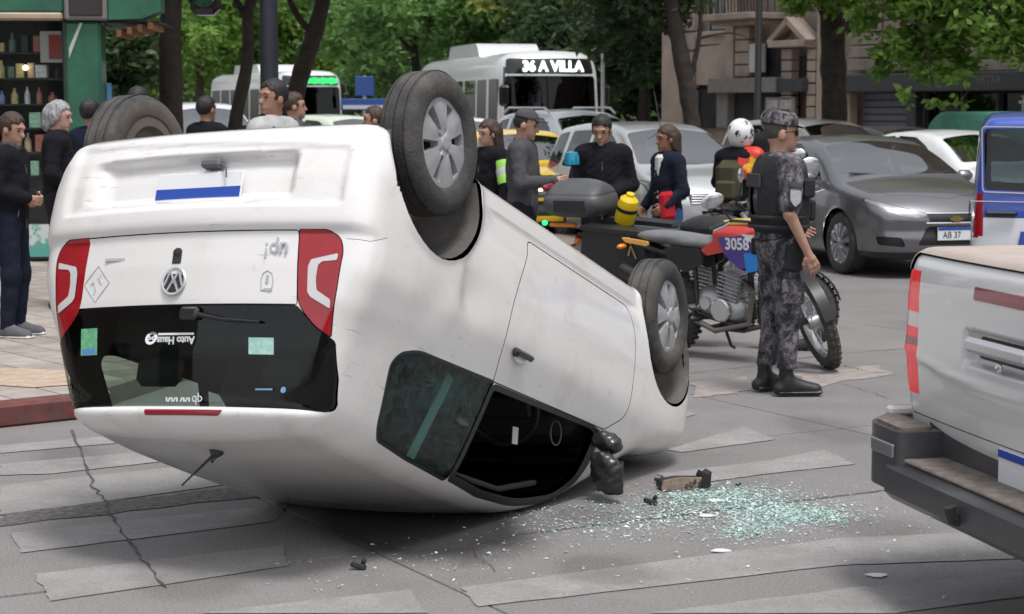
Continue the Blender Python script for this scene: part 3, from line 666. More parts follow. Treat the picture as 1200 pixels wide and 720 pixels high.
SEDAN = dict(key='sedan', h=.035, lo=(-.1, -1.0, .12), hi=(4.8, 1.0, 1.6), tr=.88,
    wz=([.1, .2, .3, .5, .66, .70, .85, .95, 1.0, 1.2, 1.4, 1.5], [.80, .84, .865, .885, .895, .898, .88, .85, .825, .745, .645, .58]),
    wx=([0, .2, .6, 1.2, 3.4, 4.0, 4.4, 4.7], [-.10, -.05, -.015, 0, 0, -.01, -.06, -.16]),
    zt=([-.2, 0, .1, .55, .8, 1.25, 1.6, 2.0, 2.4, 2.7, 3.0, 3.4, 3.55, 3.8, 4.2, 4.45, 4.6, 4.8], [.98, 1.03, 1.06, 1.10, 1.20, 1.38, 1.455, 1.48, 1.47, 1.42, 1.31, 1.10, 1.03, .995, .93, .86, .78, .6]),
    xr=([.1, .2, .4, .6, .9, 1.05], [.2, .12, .03, 0, .03, .06]), xf=([.1, .2, .3, .42, .52, .6, .66, .72, .8, .9], [4.55, 4.60, 4.66, 4.67, 4.63, 4.655, 4.645, 4.62, 4.56, 4.45]), cf=.26, k=(.09, .16, .16),
    wheels=[(1.03, .335, .335), (3.72, .335, .335)], lip=[(1.03, .335, .335), (3.72, .335, .335)], mirror=(3.12, .88, .99), cab=(1.0, 2.6, .82, .6),
    cuts=[dict(v='top', p=rpoly([(2.78, -.60), (3.40, -.74), (3.50, 0), (3.40, .74), (2.78, .60), (2.70, 0)], .06), t='ws', m=M_wsglass, n_='windscreen', lim=.9),
          dict(v='top', p=rpoly([(.66, -.62), (1.28, -.52), (1.33, 0), (1.28, .52), (.66, .62), (.58, 0)], .06), t='rw', m=M_cglass, n_='rear_window', lim=.9),
          dict(v='side', p=rpoly([(1.95, .99), (2.98, .98), (2.62, 1.25, .1), (2.30, 1.375, .05), (1.90, 1.39)], .03), t='fw', m=M_cglass, n_='side_window', lim=.3),
          dict(v='side', p=rpoly([(3.03, .985), (3.20, .98), (3.02, 1.10)], .015), t='qw', m=M_cglass, n_='quarter_window', lim=.3),
          dict(v='side', p=rpoly([(1.10, 1.02), (1.86, .99), (1.82, 1.39), (1.50, 1.37), (1.15, 1.16, .1)], .03), t='bw', m=M_cglass, n_='side_window', lim=.3),
          dict(v='side', p=rpoly([(1.90, .30), (1.88, .97), (3.05, .965), (3.15, .80), (3.12, .30)], .05), t='fd', m='paint', n_='door', seam=.004, th=.03, lim=.3),
          dict(v='side', p=rpoly([(1.42, .45), (1.15, .75), (1.08, 1.0), (1.84, .97), (1.86, .30), (1.55, .30)], .05), t='bd', m='paint', n_='door', seam=.004, th=.03, lim=.3),
          dict(v='top', p=rpoly([(3.58, -.74), (4.28, -.60), (4.46, 0), (4.28, .60), (3.58, .74)], .06), t='hood', m='paint', n_='bonnet', seam=.004, th=.02, lim=.5, n=.3),
          dict(v='front', p=rpoly([(.30, .655), (.42, .64), (.60, .665), (.84, .80), (.83, .835), (.60, .765), (.32, .695)], .02), t='hl', m=M_head, n_='headlamp', mir=1, seam=.004, th=.02, lim=3.4, n=.02),
          dict(v='front', p=rpoly([(-.28, .60), (.28, .60), (.31, .685), (-.31, .685)], .01), t='g1', m=M_grille, n_='upper_grille', lim=4, th=.02, sh=-.01),
          dict(v='front', p=rpoly([(-.42, .36), (.42, .36), (.30, .555), (-.30, .555)], .03), t='g2', m=M_grille, n_='lower_grille', lim=4, th=.02, sh=-.015),
          dict(v='front', p=rpoly([(.54, .34), (.78, .36), (.80, .45), (.58, .44)], .03), t='fg', m=M_grille, n_='fog_recess', mir=1, lim=3.4, n=.02, th=.02, sh=-.015),
          dict(v='front', p=rpoly([(-.85, .12), (.85, .12), (.85, .285), (-.85, .285)], .01), t='sp', m=M_grille, n_='lower_lip', lim=3.5, n=.02),
          dict(v='rear', p=rpoly([(.45, .75), (.86, .72), (.86, .95), (.50, .93)], .03), t='tl', m=M_red, n_='tail_lamp', mir=1, lim=-1.2, n=.02, th=.01)])
HATCH = dict(key='hatch', h=.035, lo=(-.1, -1.0, .12), hi=(4.2, 1.0, 1.75), tr=.82,
    wz=([.1, .2, .3, .5, .75, .9, 1.0, 1.2, 1.45, 1.6], [.76, .79, .81, .83, .835, .815, .785, .72, .63, .56]),
    wx=([0, .2, .5, 1.0, 3.1, 3.6, 3.9, 4.2], [-.08, -.03, -.01, 0, 0, -.02, -.08, -.2]),
    zt=([-.2, 0, .1, .5, 1.0, 1.7, 2.2, 2.45, 2.8, 3.2, 3.35, 3.6, 3.85, 4.0, 4.2], [1.45, 1.50, 1.52, 1.56, 1.60, 1.61, 1.58, 1.52, 1.35, 1.10, 1.045, .99, .92, .82, .6]),
    xr=([.1, .25, .5, .7, 1.0, 1.5, 1.6], [.12, .04, 0, .02, .05, .16, .25]), xf=([.1, .2, .35, .5, .65, .8, .95], [3.92, 3.98, 4.03, 4.05, 4.03, 3.98, 3.85]), cf=.2, k=(.10, .14, .16),
    wheels=[(.75, .30, .30), (3.22, .30, .30)], lip=[(.75, .30, .30), (3.22, .30, .30)], mirror=(2.86, .80, 1.05), cab=(.7, 2.2, .92, .6),
    cuts=[dict(v='top', p=rpoly([(2.50, -.57), (3.14, -.69), (3.24, 0), (3.14, .69), (2.50, .57), (2.42, 0)], .06), t='ws', m=M_wsglass, n_='windscreen', lim=.9),
          dict(v='rear', p=rpoly([(-.58, 1.05), (.58, 1.05), (.50, 1.48), (-.50, 1.48)], .06), t='rw', m=M_cglass, n_='rear_window', lim=-.6),
          dict(v='side', p=rpoly([(1.62, 1.0), (2.80, .99), (2.45, 1.34, .1), (2.1, 1.48), (1.62, 1.50)], .04), t='fw', m=M_cglass, n_='side_window', lim=.3),
          dict(v='side', p=rpoly([(.80, 1.02), (1.53, 1.0), (1.53, 1.50), (.86, 1.48)], .04), t='bw', m=M_cglass, n_='side_window', lim=.3),
          dict(v='side', p=rpoly([(.24, 1.08), (.70, 1.03), (.74, 1.47), (.36, 1.43)], .05), t='cw', m=M_cglass, n_='side_window', lim=.3),
          dict(v='side', p=rpoly([(1.58, .28), (1.57, .97), (2.80, .96), (2.86, .78), (2.80, .28)], .05), t='fd', m='paint', n_='door', seam=.004, th=.03, lim=.3),
          dict(v='front', p=rpoly([(.42, .70), (.62, .66), (.79, .74), (.80, .92), (.62, .86), (.45, .78)], .03), t='hl', m=M_head, n_='headlamp', mir=1, seam=.004, th=.02, lim=2.9, n=.02),
          dict(v='front', p=rpoly([(-.38, .64), (.38, .64), (.40, .76), (-.40, .76)], .02), t='g1', m=M_grille, n_='upper_grille', lim=3.4, th=.02, sh=-.01),
          dict(v='front', p=rpoly([(-.5, .32), (.5, .32), (.46, .46), (-.46, .46)], .03), t='g2', m=M_grille, n_='lower_grille', lim=3.4, th=.02, sh=-.015),
          dict(v='rear', p=rpoly([(.60, .75), (.80, .75), (.76, 1.15), (.62, 1.12)], .03), t='tl', m=M_red, n_='tail_lamp', mir=1, lim=-.8, n=.02, th=.01)])
BUS = dict(key='bus', h=.11, lo=(-.3, -1.45, .2), hi=(11.4, 1.45, 3.4), tr=1.22, zs=.2,
    wz=([.2, .5, 1.0, 2.5, 2.9, 3.1, 3.3], [1.22, 1.25, 1.25, 1.22, 1.19, 1.10, .95]), wx=([-.3, 11.4], [0, 0]), zt=([-.3, 0, .4, 10.6, 11.0, 11.4], [3.0, 3.05, 3.12, 3.12, 3.06, 2.98]),
    xr=([.2, 1, 3.2], [0, 0, .1]), xf=([.2, .9, 1.4, 2.4, 3.0, 3.3], [11.0, 11.05, 11.03, 10.93, 10.82, 10.7]), cf=.12, cr=.03, ct=.06, k=(.35, .25, .30), zb=.32,
    wheels=[(2.6, .48, .48), (8.4, .48, .48)],
    cuts=[dict(v='front', p=rpoly([(-1.12, 1.18), (1.12, 1.18), (1.10, 2.52), (-1.10, 2.52)], .10), t='ws', m=M_busglass, n_='windscreen', lim=9, n=.1),
          dict(v='front', p=rpoly([(-1.08, 2.56), (1.08, 2.56), (1.03, 2.93), (-1.03, 2.93)], .08), t='db', m=M_gloss, n_='destination_panel', lim=9, n=.1),
          dict(v='front', p=rpoly([(.78, .75), (1.10, .75), (1.10, .98), (.80, .98)], .05), t='hl', m=M_head, n_='headlamp', mir=1, lim=9, n=.05, th=.02)] +
         [dict(v='side', p=rpoly([(x0, 1.28), (x1, 1.28), (x1, 2.45), (x0, 2.45)], .06), t='w%d' % k, m=M_busglass, n_='side_window', lim=.6) for k, (x0, x1) in enumerate([(.5, 1.9), (2.05, 3.45), (3.6, 5.0), (5.15, 6.55), (6.7, 8.1), (8.25, 9.35), (9.6, 10.6)])])
VAN = dict(key='van', h=.035, lo=(-.1, -1.05, .2), hi=(4.7, 1.05, 1.95), tr=.86,
    wz=([.1, .3, .5, .8, 1.0, 1.15, 1.5, 1.7, 1.8], [.82, .86, .88, .885, .88, .86, .80, .76, .70]), wx=([0, .15, .5, 3.6, 4.2, 4.6], [-.05, -.015, 0, 0, -.05, -.2]),
    zt=([-.2, 0, .1, .8, 2.6, 2.9, 3.4, 3.55, 4.1, 4.4, 4.6], [1.72, 1.74, 1.75, 1.78, 1.75, 1.65, 1.25, 1.16, 1.05, .95, .7]),
    xr=([.1, .3, .5, 1.0, 1.6, 1.75], [.08, .02, 0, .02, .06, .12]), xf=([.1, .3, .5, .8, 1.0], [4.35, 4.42, 4.45, 4.42, 4.3]), cf=.2, cr=.06, k=(.07, .07, .16), zb=.26,
    wheels=[(.85, .33, .33), (3.45, .33, .33)], lip=[(.85, .33, .33), (3.45, .33, .33)], mirror=(2.95, .84, 1.15), cab=(1.0, 2.4, 1.05, .6),
    cuts=[dict(v='top', p=rpoly([(2.92, -.66), (3.40, -.74), (3.48, 0), (3.40, .74), (2.92, .66)], .06), t='ws', m=M_wsglass, n_='windscreen', lim=.9),
          dict(v='side', p=rpoly([(.135, 1.165), (1.05, 1.14), (1.05, 1.62), (.115, 1.63)], .03), t='cw', m=M_cglass, n_='side_window', lim=.3),
          dict(v='side', p=rpoly([(1.18, 1.14), (2.02, 1.13), (2.02, 1.62), (1.18, 1.62)], .04), t='bw', m=M_cglass, n_='side_window', lim=.3),
          dict(v='side', p=rpoly([(2.12, 1.13), (3.12, 1.11), (2.80, 1.50), (2.66, 1.60), (2.12, 1.62)], .05), t='fw', m=M_cglass, n_='side_window', lim=.3),
          dict(v='rear', p=rpoly([(-.62, 1.1), (.62, 1.1), (.58, 1.6), (-.58, 1.6)], .05), t='rw', m=M_cglass, n_='rear_window', lim=-.6),
          dict(v='rear', p=rpoly([(.72, .80), (.90, .80), (.90, 1.14), (.74, 1.14)], .02), t='tl', m=M_red, n_='tail_lamp', mir=1, lim=-.8, n=.3, th=.01),
          dict(v='side', p=[(-.3, .1), (4.8, .1), (4.8, .955), (-.3, .955)], t='lw', m=mat('police white paint', (.72, .73, .76), .35, coat=.6), n_='lower_panel', lim=.3, n=.05),
          dict(v='rear', p=[(-1, .1), (1, .1), (1, .955), (-1, .955)], t='lr', m=mat('police white paint'), n_='rear_panel', lim=-.6, n=.05)])
# ------------------------------------------------------------------ ground
GA = RAD(29); ga = np.array([math.cos(GA), math.sin(GA)]); gb = np.array([-math.sin(GA), math.cos(GA)])
M_road = mat('worn concrete road', (.215, .205, .203), .8, speck=.14, var=.16, vscale=.9, bump=.35, bscale=160, dirt=(.19, .18, .178), dscale=.55, dlo=.45, dhi=.75)
M_slab = mat('concrete road slab', (.215, .204, .202), .8, speck=.32, var=.13, vscale=1.6, bump=.4, bscale=170, rnd=.09, dirt=(.20, .19, .187), dscale=.8, dlo=.5, dhi=.75)
M_tar = mat('tar joint', (.085, .082, .08), .9, var=.4, vscale=12, bump=.6, bscale=70)
M_rough = mat('broken asphalt strip', (.13, .125, .12), .95, var=.55, vscale=30, bump=1, bscale=45)
M_paint = mat('worn white road paint', (.300, .29, .286), .8, var=.10, vscale=3, bump=.35, bscale=160, speck=.2, dirt=(.225, .214, .212), dscale=3.2, dlo=.38, dhi=.70)
M_walk = mat('pavement tile', (.32, .285, .255), .85, var=.2, vscale=5, bump=.3, bscale=80, rnd=.15, speck=.12)
M_walkj = mat('dirty paving joints', (.22, .19, .17), .9, var=.2)
M_kerbred = mat('red painted kerb', (.15, .04, .036), .8, var=.35, vscale=9, dirt=(.09, .07, .07), dscale=5, dlo=.45, dhi=.65)
M_kerb = mat('stone kerb', (.27, .26, .25), .85, var=.2)
road = MB().bx(-150, 150, -30, 260, -.3, -.012).build('road', M_tar); setp(road, None, None, None, 'structure')
def gridpt(i, j): p = np.array([-.35, 7.45]) + ga * i + gb * j; return p
# near slabs are single pieces with real joints; beyond them one sheet carries on
SI = [-26, -13, -9.4, -6.2, -3.05, 0, 3.6, 7.1, 10.6, 14.2, 27]; SJ = [-9, -4.6, -2.05, .42, .44, 1.95, 4.6, 7.2, 10, 13.4, 17, 22, 29]
def slab(i0, i1, j0, j1, g=.006):
    q = [gridpt(i0 + g, j0 + g), gridpt(i1 - g, j0 + g), gridpt(i1 - g, j1 - g), gridpt(i0 + g, j1 - g)]
    v = [(*p, -.04) for p in q] + [(*(p + 0), -.004) for p in q] + [(*(p * .9985 + np.mean(q, axis=0) * .0015), 0.0) for p in q]
    return MB().add(v, [(4, 5, 9, 8), (5, 6, 10, 9), (6, 7, 11, 10), (7, 4, 8, 11), (8, 9, 10, 11), (0, 1, 5, 4), (1, 2, 6, 5), (2, 3, 7, 6), (3, 0, 4, 7)]).build('concrete_slab', M_slab, road, 30)
for a in range(len(SI) - 1):
    for b in range(len(SJ) - 1):
        if SJ[b + 1] - SJ[b] > .1: slab(SI[a], SI[a + 1], SJ[b], SJ[b + 1], .004 + .004 * rng.random())
far = MB(); q = [gridpt(-150, 29.0), gridpt(150, 29.0), gridpt(150, 240), gridpt(-150, 240)]; far.add([(*p, -.002) for p in q], [(0, 1, 2, 3)])
for i0, i1 in ((-150, -26), (27, 150)): far.add([(*gridpt(*t), -.002) for t in ((i0, -40), (i1, -40), (i1, 29), (i0, 29))], [(0, 1, 2, 3)])
far.build('far_carriageway', M_road, road)
def sheet(pxs, z, m, name, sub=1, jit=0):
    """a thin sheet on the road through ground points seen at these pixels"""
    P = [gnd(*p)[:2] for p in pxs]
    if sub > 1:
        Q = []
        for k in range(len(P)):
            a, b = P[k], P[(k + 1) % len(P)]
            for t in range(sub): Q.append(a + (b - a) * t / sub + rng.normal(0, jit, 2))
        P = Q
    return MB().add([(*p, z) for p in P], [tuple(range(len(P)))]).build(name, m, road)
for st in ([(12, 626), (338, 591), (322, 612), (26, 649)], [(42, 674), (330, 640), (338, 664), (60, 706)], [(0, 586), (0, 570), (205, 548), (270, 568), (112, 590), (0, 604)],
           [(0, 558), (0, 545), (195, 528), (225, 538), (60, 556)], [(0, 532), (0, 523), (170, 508), (185, 516)], [(770, 556), (905, 540), (965, 528), (1003, 545), (900, 556), (795, 570)],
           [(780, 528), (872, 501), (908, 516), (800, 531)], [(802, 482), (816, 486), (803, 490)], [(540, 690), (980, 632), (1200, 622), (1200, 655), (980, 664), (560, 712)], [(230, 720), (480, 692), (500, 720)], [(760, 720), (1000, 690), (1200, 672), (1200, 700), (1050, 720)]):
    sheet(st, .004, M_paint, 'painted_stripe', 9, .004)
sheet([(0, 601), (338, 566), (345, 578), (0, 618)], .0035, M_rough, 'asphalt_patch', 12, .012)
def crack(pxs, w_, name='crack'):
    P = np.array([gnd(*p)[:2] for p in pxs]); Q = []
    for a, b in zip(P[:-1], P[1:]):
        for t in np.linspace(0, 1, 15)[:-1]: Q.append(a + (b - a) * t + rng.normal(0, .007, 2))
    Q = np.array(Q + [P[-1]]); T = np.gradient(Q, axis=0); T /= np.linalg.norm(T, axis=1)[:, None]; N = np.stack([-T[:, 1], T[:, 0]], 1); W_ = w_ * .42 * (.25 + rng.random(len(Q)))[:, None]
    v = [(*p, .0065) for p in Q + N * W_] + [(*p, .0065) for p in Q - N * W_]; n = len(Q)
    MB().add(v, [(i, i + 1, n + i + 1, n + i) for i in range(n - 1)]).build(name, M_tar, road)
crack([(85, 505), (110, 570), (140, 620), (195, 690)], .016); crack([(810, 438), (880, 430), (985, 414), (1060, 409)], .014); crack([(985, 428), (1020, 437), (1060, 440)], .010); crack([(980, 448), (1050, 470)], .007)
crack([(545, 640), (580, 672)], .006); crack([(640, 612), (700, 606), (790, 600)], .003)
sheet([(815, 448), (880, 442), (880, 458), (815, 466)], .003, mat('dusty patch', (.295, .262, .245), .9, var=.2, vscale=10, speck=.15), 'dusty_patch', 6, .03); sheet([(930, 440), (1030, 428), (1045, 440), (950, 455)], .003, mat('dusty patch'), 'dusty_patch', 6, .03)
# dark stain and shade film beside the roof, with the car's contact shade painted in
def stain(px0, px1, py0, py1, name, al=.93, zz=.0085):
    m = mat('stain and shade film %.2f' % al, (.035, .033, .033), .6); t = m.node_tree; b = t.nodes['Principled BSDF']; tc = t.nodes.new('ShaderNodeTexCoord'); gr_ = t.nodes.new('ShaderNodeTexGradient'); gr_.gradient_type = 'QUADRATIC_SPHERE'
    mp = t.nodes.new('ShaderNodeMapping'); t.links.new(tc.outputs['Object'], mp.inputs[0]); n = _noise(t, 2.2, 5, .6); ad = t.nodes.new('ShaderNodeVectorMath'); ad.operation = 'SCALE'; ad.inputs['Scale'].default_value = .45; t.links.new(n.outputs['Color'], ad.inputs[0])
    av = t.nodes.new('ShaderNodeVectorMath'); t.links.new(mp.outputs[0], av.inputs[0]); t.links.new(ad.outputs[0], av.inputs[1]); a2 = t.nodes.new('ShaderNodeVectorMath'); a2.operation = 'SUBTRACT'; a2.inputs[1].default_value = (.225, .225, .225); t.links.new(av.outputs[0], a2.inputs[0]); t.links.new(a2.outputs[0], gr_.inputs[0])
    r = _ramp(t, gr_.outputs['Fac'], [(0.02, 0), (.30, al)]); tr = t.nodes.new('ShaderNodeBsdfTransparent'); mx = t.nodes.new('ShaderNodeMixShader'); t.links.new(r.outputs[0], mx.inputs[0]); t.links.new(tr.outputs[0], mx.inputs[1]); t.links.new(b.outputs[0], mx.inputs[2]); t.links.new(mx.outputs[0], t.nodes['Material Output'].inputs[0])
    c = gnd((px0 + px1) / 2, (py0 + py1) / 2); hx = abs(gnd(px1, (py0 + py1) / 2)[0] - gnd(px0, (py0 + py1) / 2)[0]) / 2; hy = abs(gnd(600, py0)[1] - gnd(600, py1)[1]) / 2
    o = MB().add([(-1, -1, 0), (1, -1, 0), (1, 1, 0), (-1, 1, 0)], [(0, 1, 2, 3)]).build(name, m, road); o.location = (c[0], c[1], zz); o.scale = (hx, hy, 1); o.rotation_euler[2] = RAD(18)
stain(310, 680, 565, 672, 'oil_and_shade_stain')
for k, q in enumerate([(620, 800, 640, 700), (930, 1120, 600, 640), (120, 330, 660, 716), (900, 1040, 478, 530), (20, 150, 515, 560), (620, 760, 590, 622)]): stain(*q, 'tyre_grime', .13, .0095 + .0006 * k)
# pavement on the left with kerb, tiles and a sandy repair
W0 = gnd(92, 492)[:2]; wd = gnd(0, 502)[:2] - W0; wd /= np.linalg.norm(wd); wn = np.array([wd[1], -wd[0]]); wn = wn if wn[1] > 0 else -wn
def wpt(u, v, z): p = W0 + wd * u + wn * v; return (*p, z)
pv = MB().add([wpt(-.12, .16, .112), wpt(30, .16, .112), wpt(30, 30, .112), wpt(-40, 30, .112)] + [wpt(-.12, .16, -.01), wpt(30, .16, -.01), wpt(30, 30, -.01), wpt(-40, 30, -.01)], [(0, 1, 2, 3), (0, 4, 5, 1), (3, 7, 4, 0)]).build('pavement', M_walkj); setp(pv, None, None, None, 'structure')
for a in range(-14, 22):
    for b in range(0, 30):
        u, v = a * .3, .17 + b * .4
        if u < -.12 - 1.35 * v: continue
        c = np.array(wpt(u + .2, v + .2, .11)); px = 600 + FPX * c[0] / c[1]
        if px > 135 or px < -70: continue
        q = ((0, 0), (.3, 0), (.3, .4), (0, .4)); MB().add([wpt(u + .003 + x * .98, v + .003 + y * .985, .108) for x, y in q] + [wpt(u + .010 + x * .935, v + .008 + y * .962, .124) for x, y in q], [(4, 5, 6, 7), (0, 1, 5, 4), (1, 2, 6, 5), (2, 3, 7, 6), (3, 0, 4, 7)]).build('pavement_tile', M_walk, pv, 30)
for k in range(9):
    u = -.05 + k * .75
    mb = MB(); c = wpt(u + .37, .08, .065); ang = math.atan2(wd[1], wd[0]); R = np.array([[math.cos(ang), -math.sin(ang), 0], [math.sin(ang), math.cos(ang), 0], [0, 0, 1]]); mb.box(c, (.74, .17, .14), R, .02).build('kerb_stone', M_kerbred if k < 6 else M_kerb, pv)
sheet2 = MB().add([wpt(.02, .55, .129), wpt(-.25, .5, .129), wpt(-.5, 1.1, .129), wpt(-.2, 1.55, .129), wpt(.30, 1.55, .129), wpt(.26, 1.0, .129)], [(0, 1, 2, 3, 4, 5)]).build('sandy_repair', mat('sandy mortar', (.44, .34, .26), .9, var=.2, vscale=12, bump=.5, bscale=60), pv)
# far pavement on the right in front of the shops
make_up()
# ------------------------------------------------------------------ stone building with shops, right
FD = np.array([-.48, .877]); FN = np.array([-.877, -.48]); F0 = np.array([9.65, 37.0])
def fu(px): k = (px - 600) / FPX; return (F0[0] - F0[1] * k) / (.48 + .877 * k)
def fz(px, py): return CAM_H + (YH - py) / FPX * (F0[1] + .877 * fu(px))
M_stone = mat('sooty beige stone', (.26, .212, .178), .9, var=.22, vscale=1.6, bump=.35, bscale=50, dirt=(.12, .098, .084), dscale=1.1, dlo=.5, dhi=.8)
M_stone2 = mat('pale render', (.34, .28, .232), .9, var=.15, vscale=2, bump=.2, bscale=60, dirt=(.2, .16, .135), dscale=1.5, dlo=.5, dhi=.8)
M_void = mat('dark shop interior', (.02, .02, .024), .8, var=.5, vscale=3); M_fascia = mat('black shop fascia', (.028, .030, .036), .6, var=.2, vscale=3); M_shut = mat('blue grey roller shutter', (.085, .10, .125), .5, var=.15)
M_conc = mat('grey concrete band', (.17, .165, .155), .85, var=.15); M_iron = mat('dark iron', (.022, .02, .02), .6); M_wood = mat('dark door wood', (.05, .03, .02), .6, var=.3, vscale=8)
fb = thing('stone_building', 'sooty beige stone building with balcony, pedimented door and shops under it', 'building', (F0[0], F0[1], 0), math.atan2(FD[1], FD[0]))
# local frame: x = u along the front (away from camera), y = +left of FD = towards the street
def fbox(u0, u1, w0, w1, z0, z1, m, nm, par=None, bev=.02): return MB().bx(min(u0, u1), max(u0, u1), w0, w1, z0, z1, bev).build(nm, m, par or fb)
def frect(px0, py0, px1, py1, w0, w1, m, nm, par=None, bev=.015):
    u0, u1 = fu(px0), fu(px1); pm = (px0 + px1) / 2; return fbox(u0, u1, w0, w1, fz(pm, py1), fz(pm, py0), m, nm, par, bev)
wall = fbox(-14, fu(778), -9, -.25, 0, 14, M_stone, 'wall', bev=0)
# facing in pieces between the openings, upper floor
frect(776, -120, 800, 150, -.25, .05, M_stone2, 'wall_pier'); frect(815, 42, 862, 100, -.25, .02, M_stone2, 'wall_panel'); frect(852, -150, 862, 100, -.02, .12, M_stone2, 'pilaster')
for k in range(9): frect(800, 128 - 22 * k, 814, 148 - 22 * k, -.1, .07, M_stone, 'stone_block')
for k in range(5): frect(864, 92 - 14.5 * k, 880, 105 - 14.5 * k, -.1, .12, M_stone2, 'stone_block')
for k in range(7): frect(918, 126 - 13.5 * k, 930, 138 - 13.5 * k, -.1, .12, M_stone2, 'stone_block'); frect(948, 126 - 13.5 * k, 958, 138 - 13.5 * k, -.1, .12, M_stone2, 'stone_block')
for k in range(8):
    for a, b in ((992, 1030), (1032, 1075), (1077, 1130), (1132, 1198)): frect(a, 70 - 15 * k, b, 83.5 - 15 * k, -.12, .03, M_stone, 'stone_block')
frect(960, -150, 968, 140, -.05, .14, M_stone2, 'pilaster')
cw = frect(822, -60, 850, 38, -.24, -.18, M_void, 'window'); frect(826, -58, 846, 36, -.18, -.14, mat('grey curtain', (.22, .23, .24), .9, var=.3, vscale=14, aniso=(6, 6, .3)), 'curtain', cw); frect(818, 38, 854, 44, -.2, .12, M_stone2, 'sill', cw)
w2 = frect(888, 46, 916, 92, -.24, -.15, M_void, 'window'); frect(879, 52, 895, 86, -.02, .10, mat('white blind', (.5, .51, .53), .7), 'blind', w2)
frect(842, 92, 921, 109, -.05, .35, M_conc, 'concrete_canopy'); frect(921, 93, 950, 108, -.05, .30, M_fascia, 'dark_canopy'); frect(856, 109, 925, 150, -.24, -.1, M_void, 'shop_opening'); frect(843, 109, 856, 150, -.1, .12, M_conc, 'pillar')
frect(812, 103, 843, 150, -.24, -.12, M_void, 'doorway'); frect(808, 103, 813, 150, -.05, .05, M_conc, 'door_jamb')
bd = frect(900, 114, 934, 142, .05, .12, mat('grey poster board', (.24, .25, .26), .7, var=.25, vscale=9), 'poster_board'); frect(903, 117, 915, 128, .12, .13, mat('faded poster', (.4, .38, .36), .8, var=.3, vscale=12), 'poster', bd); frect(918, 117, 931, 128, .12, .13, mat('faded poster'), 'poster', bd)
dr = frect(930, 66, 948, 150, -.24, -.1, M_void, 'door_recess'); frect(933, 90, 946, 150, -.1, -.06, M_wood, 'door_leaf', dr)
u0, u1 = fu(914), fu(956); zb_, zt_ = fz(935, 51), fz(935, 27); um = (u0 + u1) / 2
pd = MB().bx(min(u0, u1), max(u0, u1), -.05, .40, zb_ - .1, zb_ + .04, .01)
for a, b in ((u0, um), (u1, um)):
    d = np.array([b - a, 0, zt_ - zb_]); L = np.linalg.norm(d); R = rotm((0, 1, 0)); dd = d / L; R = np.stack([dd, [0, 1, 0], np.cross(dd, [0, 1, 0])], 1); pd.box(((a + b) / 2, .17, (zb_ + zt_) / 2 + .02), (L + .1, .44, .13), R, .01)
pd.prism([(u0, zb_), (u1, zb_), (um, zt_)], -.05, .08, 1).build('pediment', M_stone2, fb)
ba = frect(856, 19, 919, 26, -.1, 1.0, M_stone, 'balcony_slab'); frect(860, 26, 915, 31, -.1, .7, M_stone, 'balcony_moulding', ba)
zr0, zr1 = fz(888, 18), fz(888, 18) + 1.0
for t in np.linspace(fu(857.5), fu(917.5), 17): MB().tube([(t, .93, zr0), (t, .96, zr0 + .5), (t, .93, zr1)], .016, 5).build('baluster', M_iron, ba)
for pxx in (858, 917):
    for w_ in np.linspace(.1, .85, 5): MB().tube([(fu(pxx), w_, zr0), (fu(pxx), w_, zr1)], .014, 5).build('baluster', M_iron, ba)
MB().tube([(fu(858), .0, zr1), (fu(858), .93, zr1), (fu(917), .93, zr1), (fu(917), 0, zr1)], .025, 6).build('balcony_rail', M_iron, ba)
fbox(fu(900), fu(876), -.24, -.12, 4.4, 7.2, M_void, 'balcony_door')
# black fascia and shops to the right
fas = fbox(-14, fu(984), -.1, .45, 2.10, 2.46, M_fascia, 'shop_fascia'); place_text('EXTRA', .22, fas, (fu(1176), .455, 2.29), (-1, 0, 0), (0, 0, 1), mat('faint grey lettering', (.10, .10, .11), .6), 'faded_lettering')
fbox(fu(992), fu(999), -.1, .12, 0, 2.1, M_stone2, 'pillar'); fbox(fu(984), fu(992), -.1, .1, 0, 2.1, M_stone, 'pillar')
sh = fbox(fu(1002), fu(1066), -.24, -.18, 0, 2.1, M_shut, 'roller_shutter', bev=0)
for k in range(14): MB().bx(fu(1066), fu(1002), -.18, -.14, .02 + .148 * k, .155 + .148 * k, .03).build('shutter_slat', M_shut, sh)
fbox(fu(1066), fu(1077), -.1, .15, 0, 2.1, M_fascia, 'pillar')
for a, b in ((1078, 1118), (1122, 1160), (1164, 1199)):
    so = fbox(fu(b), fu(a), -.24, -.2, 0, 2.1, M_void, 'shop_window', bev=0); fbox(fu(b), fu(a), -.14, -.13, .4, 2.05, M_cglass, 'pane', so, 0); fbox(fu(a) - .06, fu(a), -.15, .0, 0, 2.1, M_fascia, 'mullion', so)
fbox(fu(1150), fu(1132), -.19, -.16, .9, 1.75, mat('shop poster', (.25, .16, .14), .7, var=.4, vscale=6), 'shop_poster')
fbox(-8, -1, -.24, -.2, 0, 2.1, M_void, 'shop_window', bev=0)
uw = fbox(fu(1112), fu(1086), -.2, -.1, fz(1098, 34), fz(1098, -60), M_void, 'window'); fbox(fu(1104), fu(1096), -.1, .02, fz(1098, 30), fz(1098, 20), mat('red awning cloth', (.4, .06, .05), .8), 'red_cloth', uw)
pvr = MB().bx(-14, 14, -.25, 4.2, .0, .13, .03).build('pavement', M_walk); setp(pvr, kind='structure'); pvr.location = (F0[0], F0[1], 0); pvr.rotation_euler[2] = math.atan2(FD[1], FD[0])
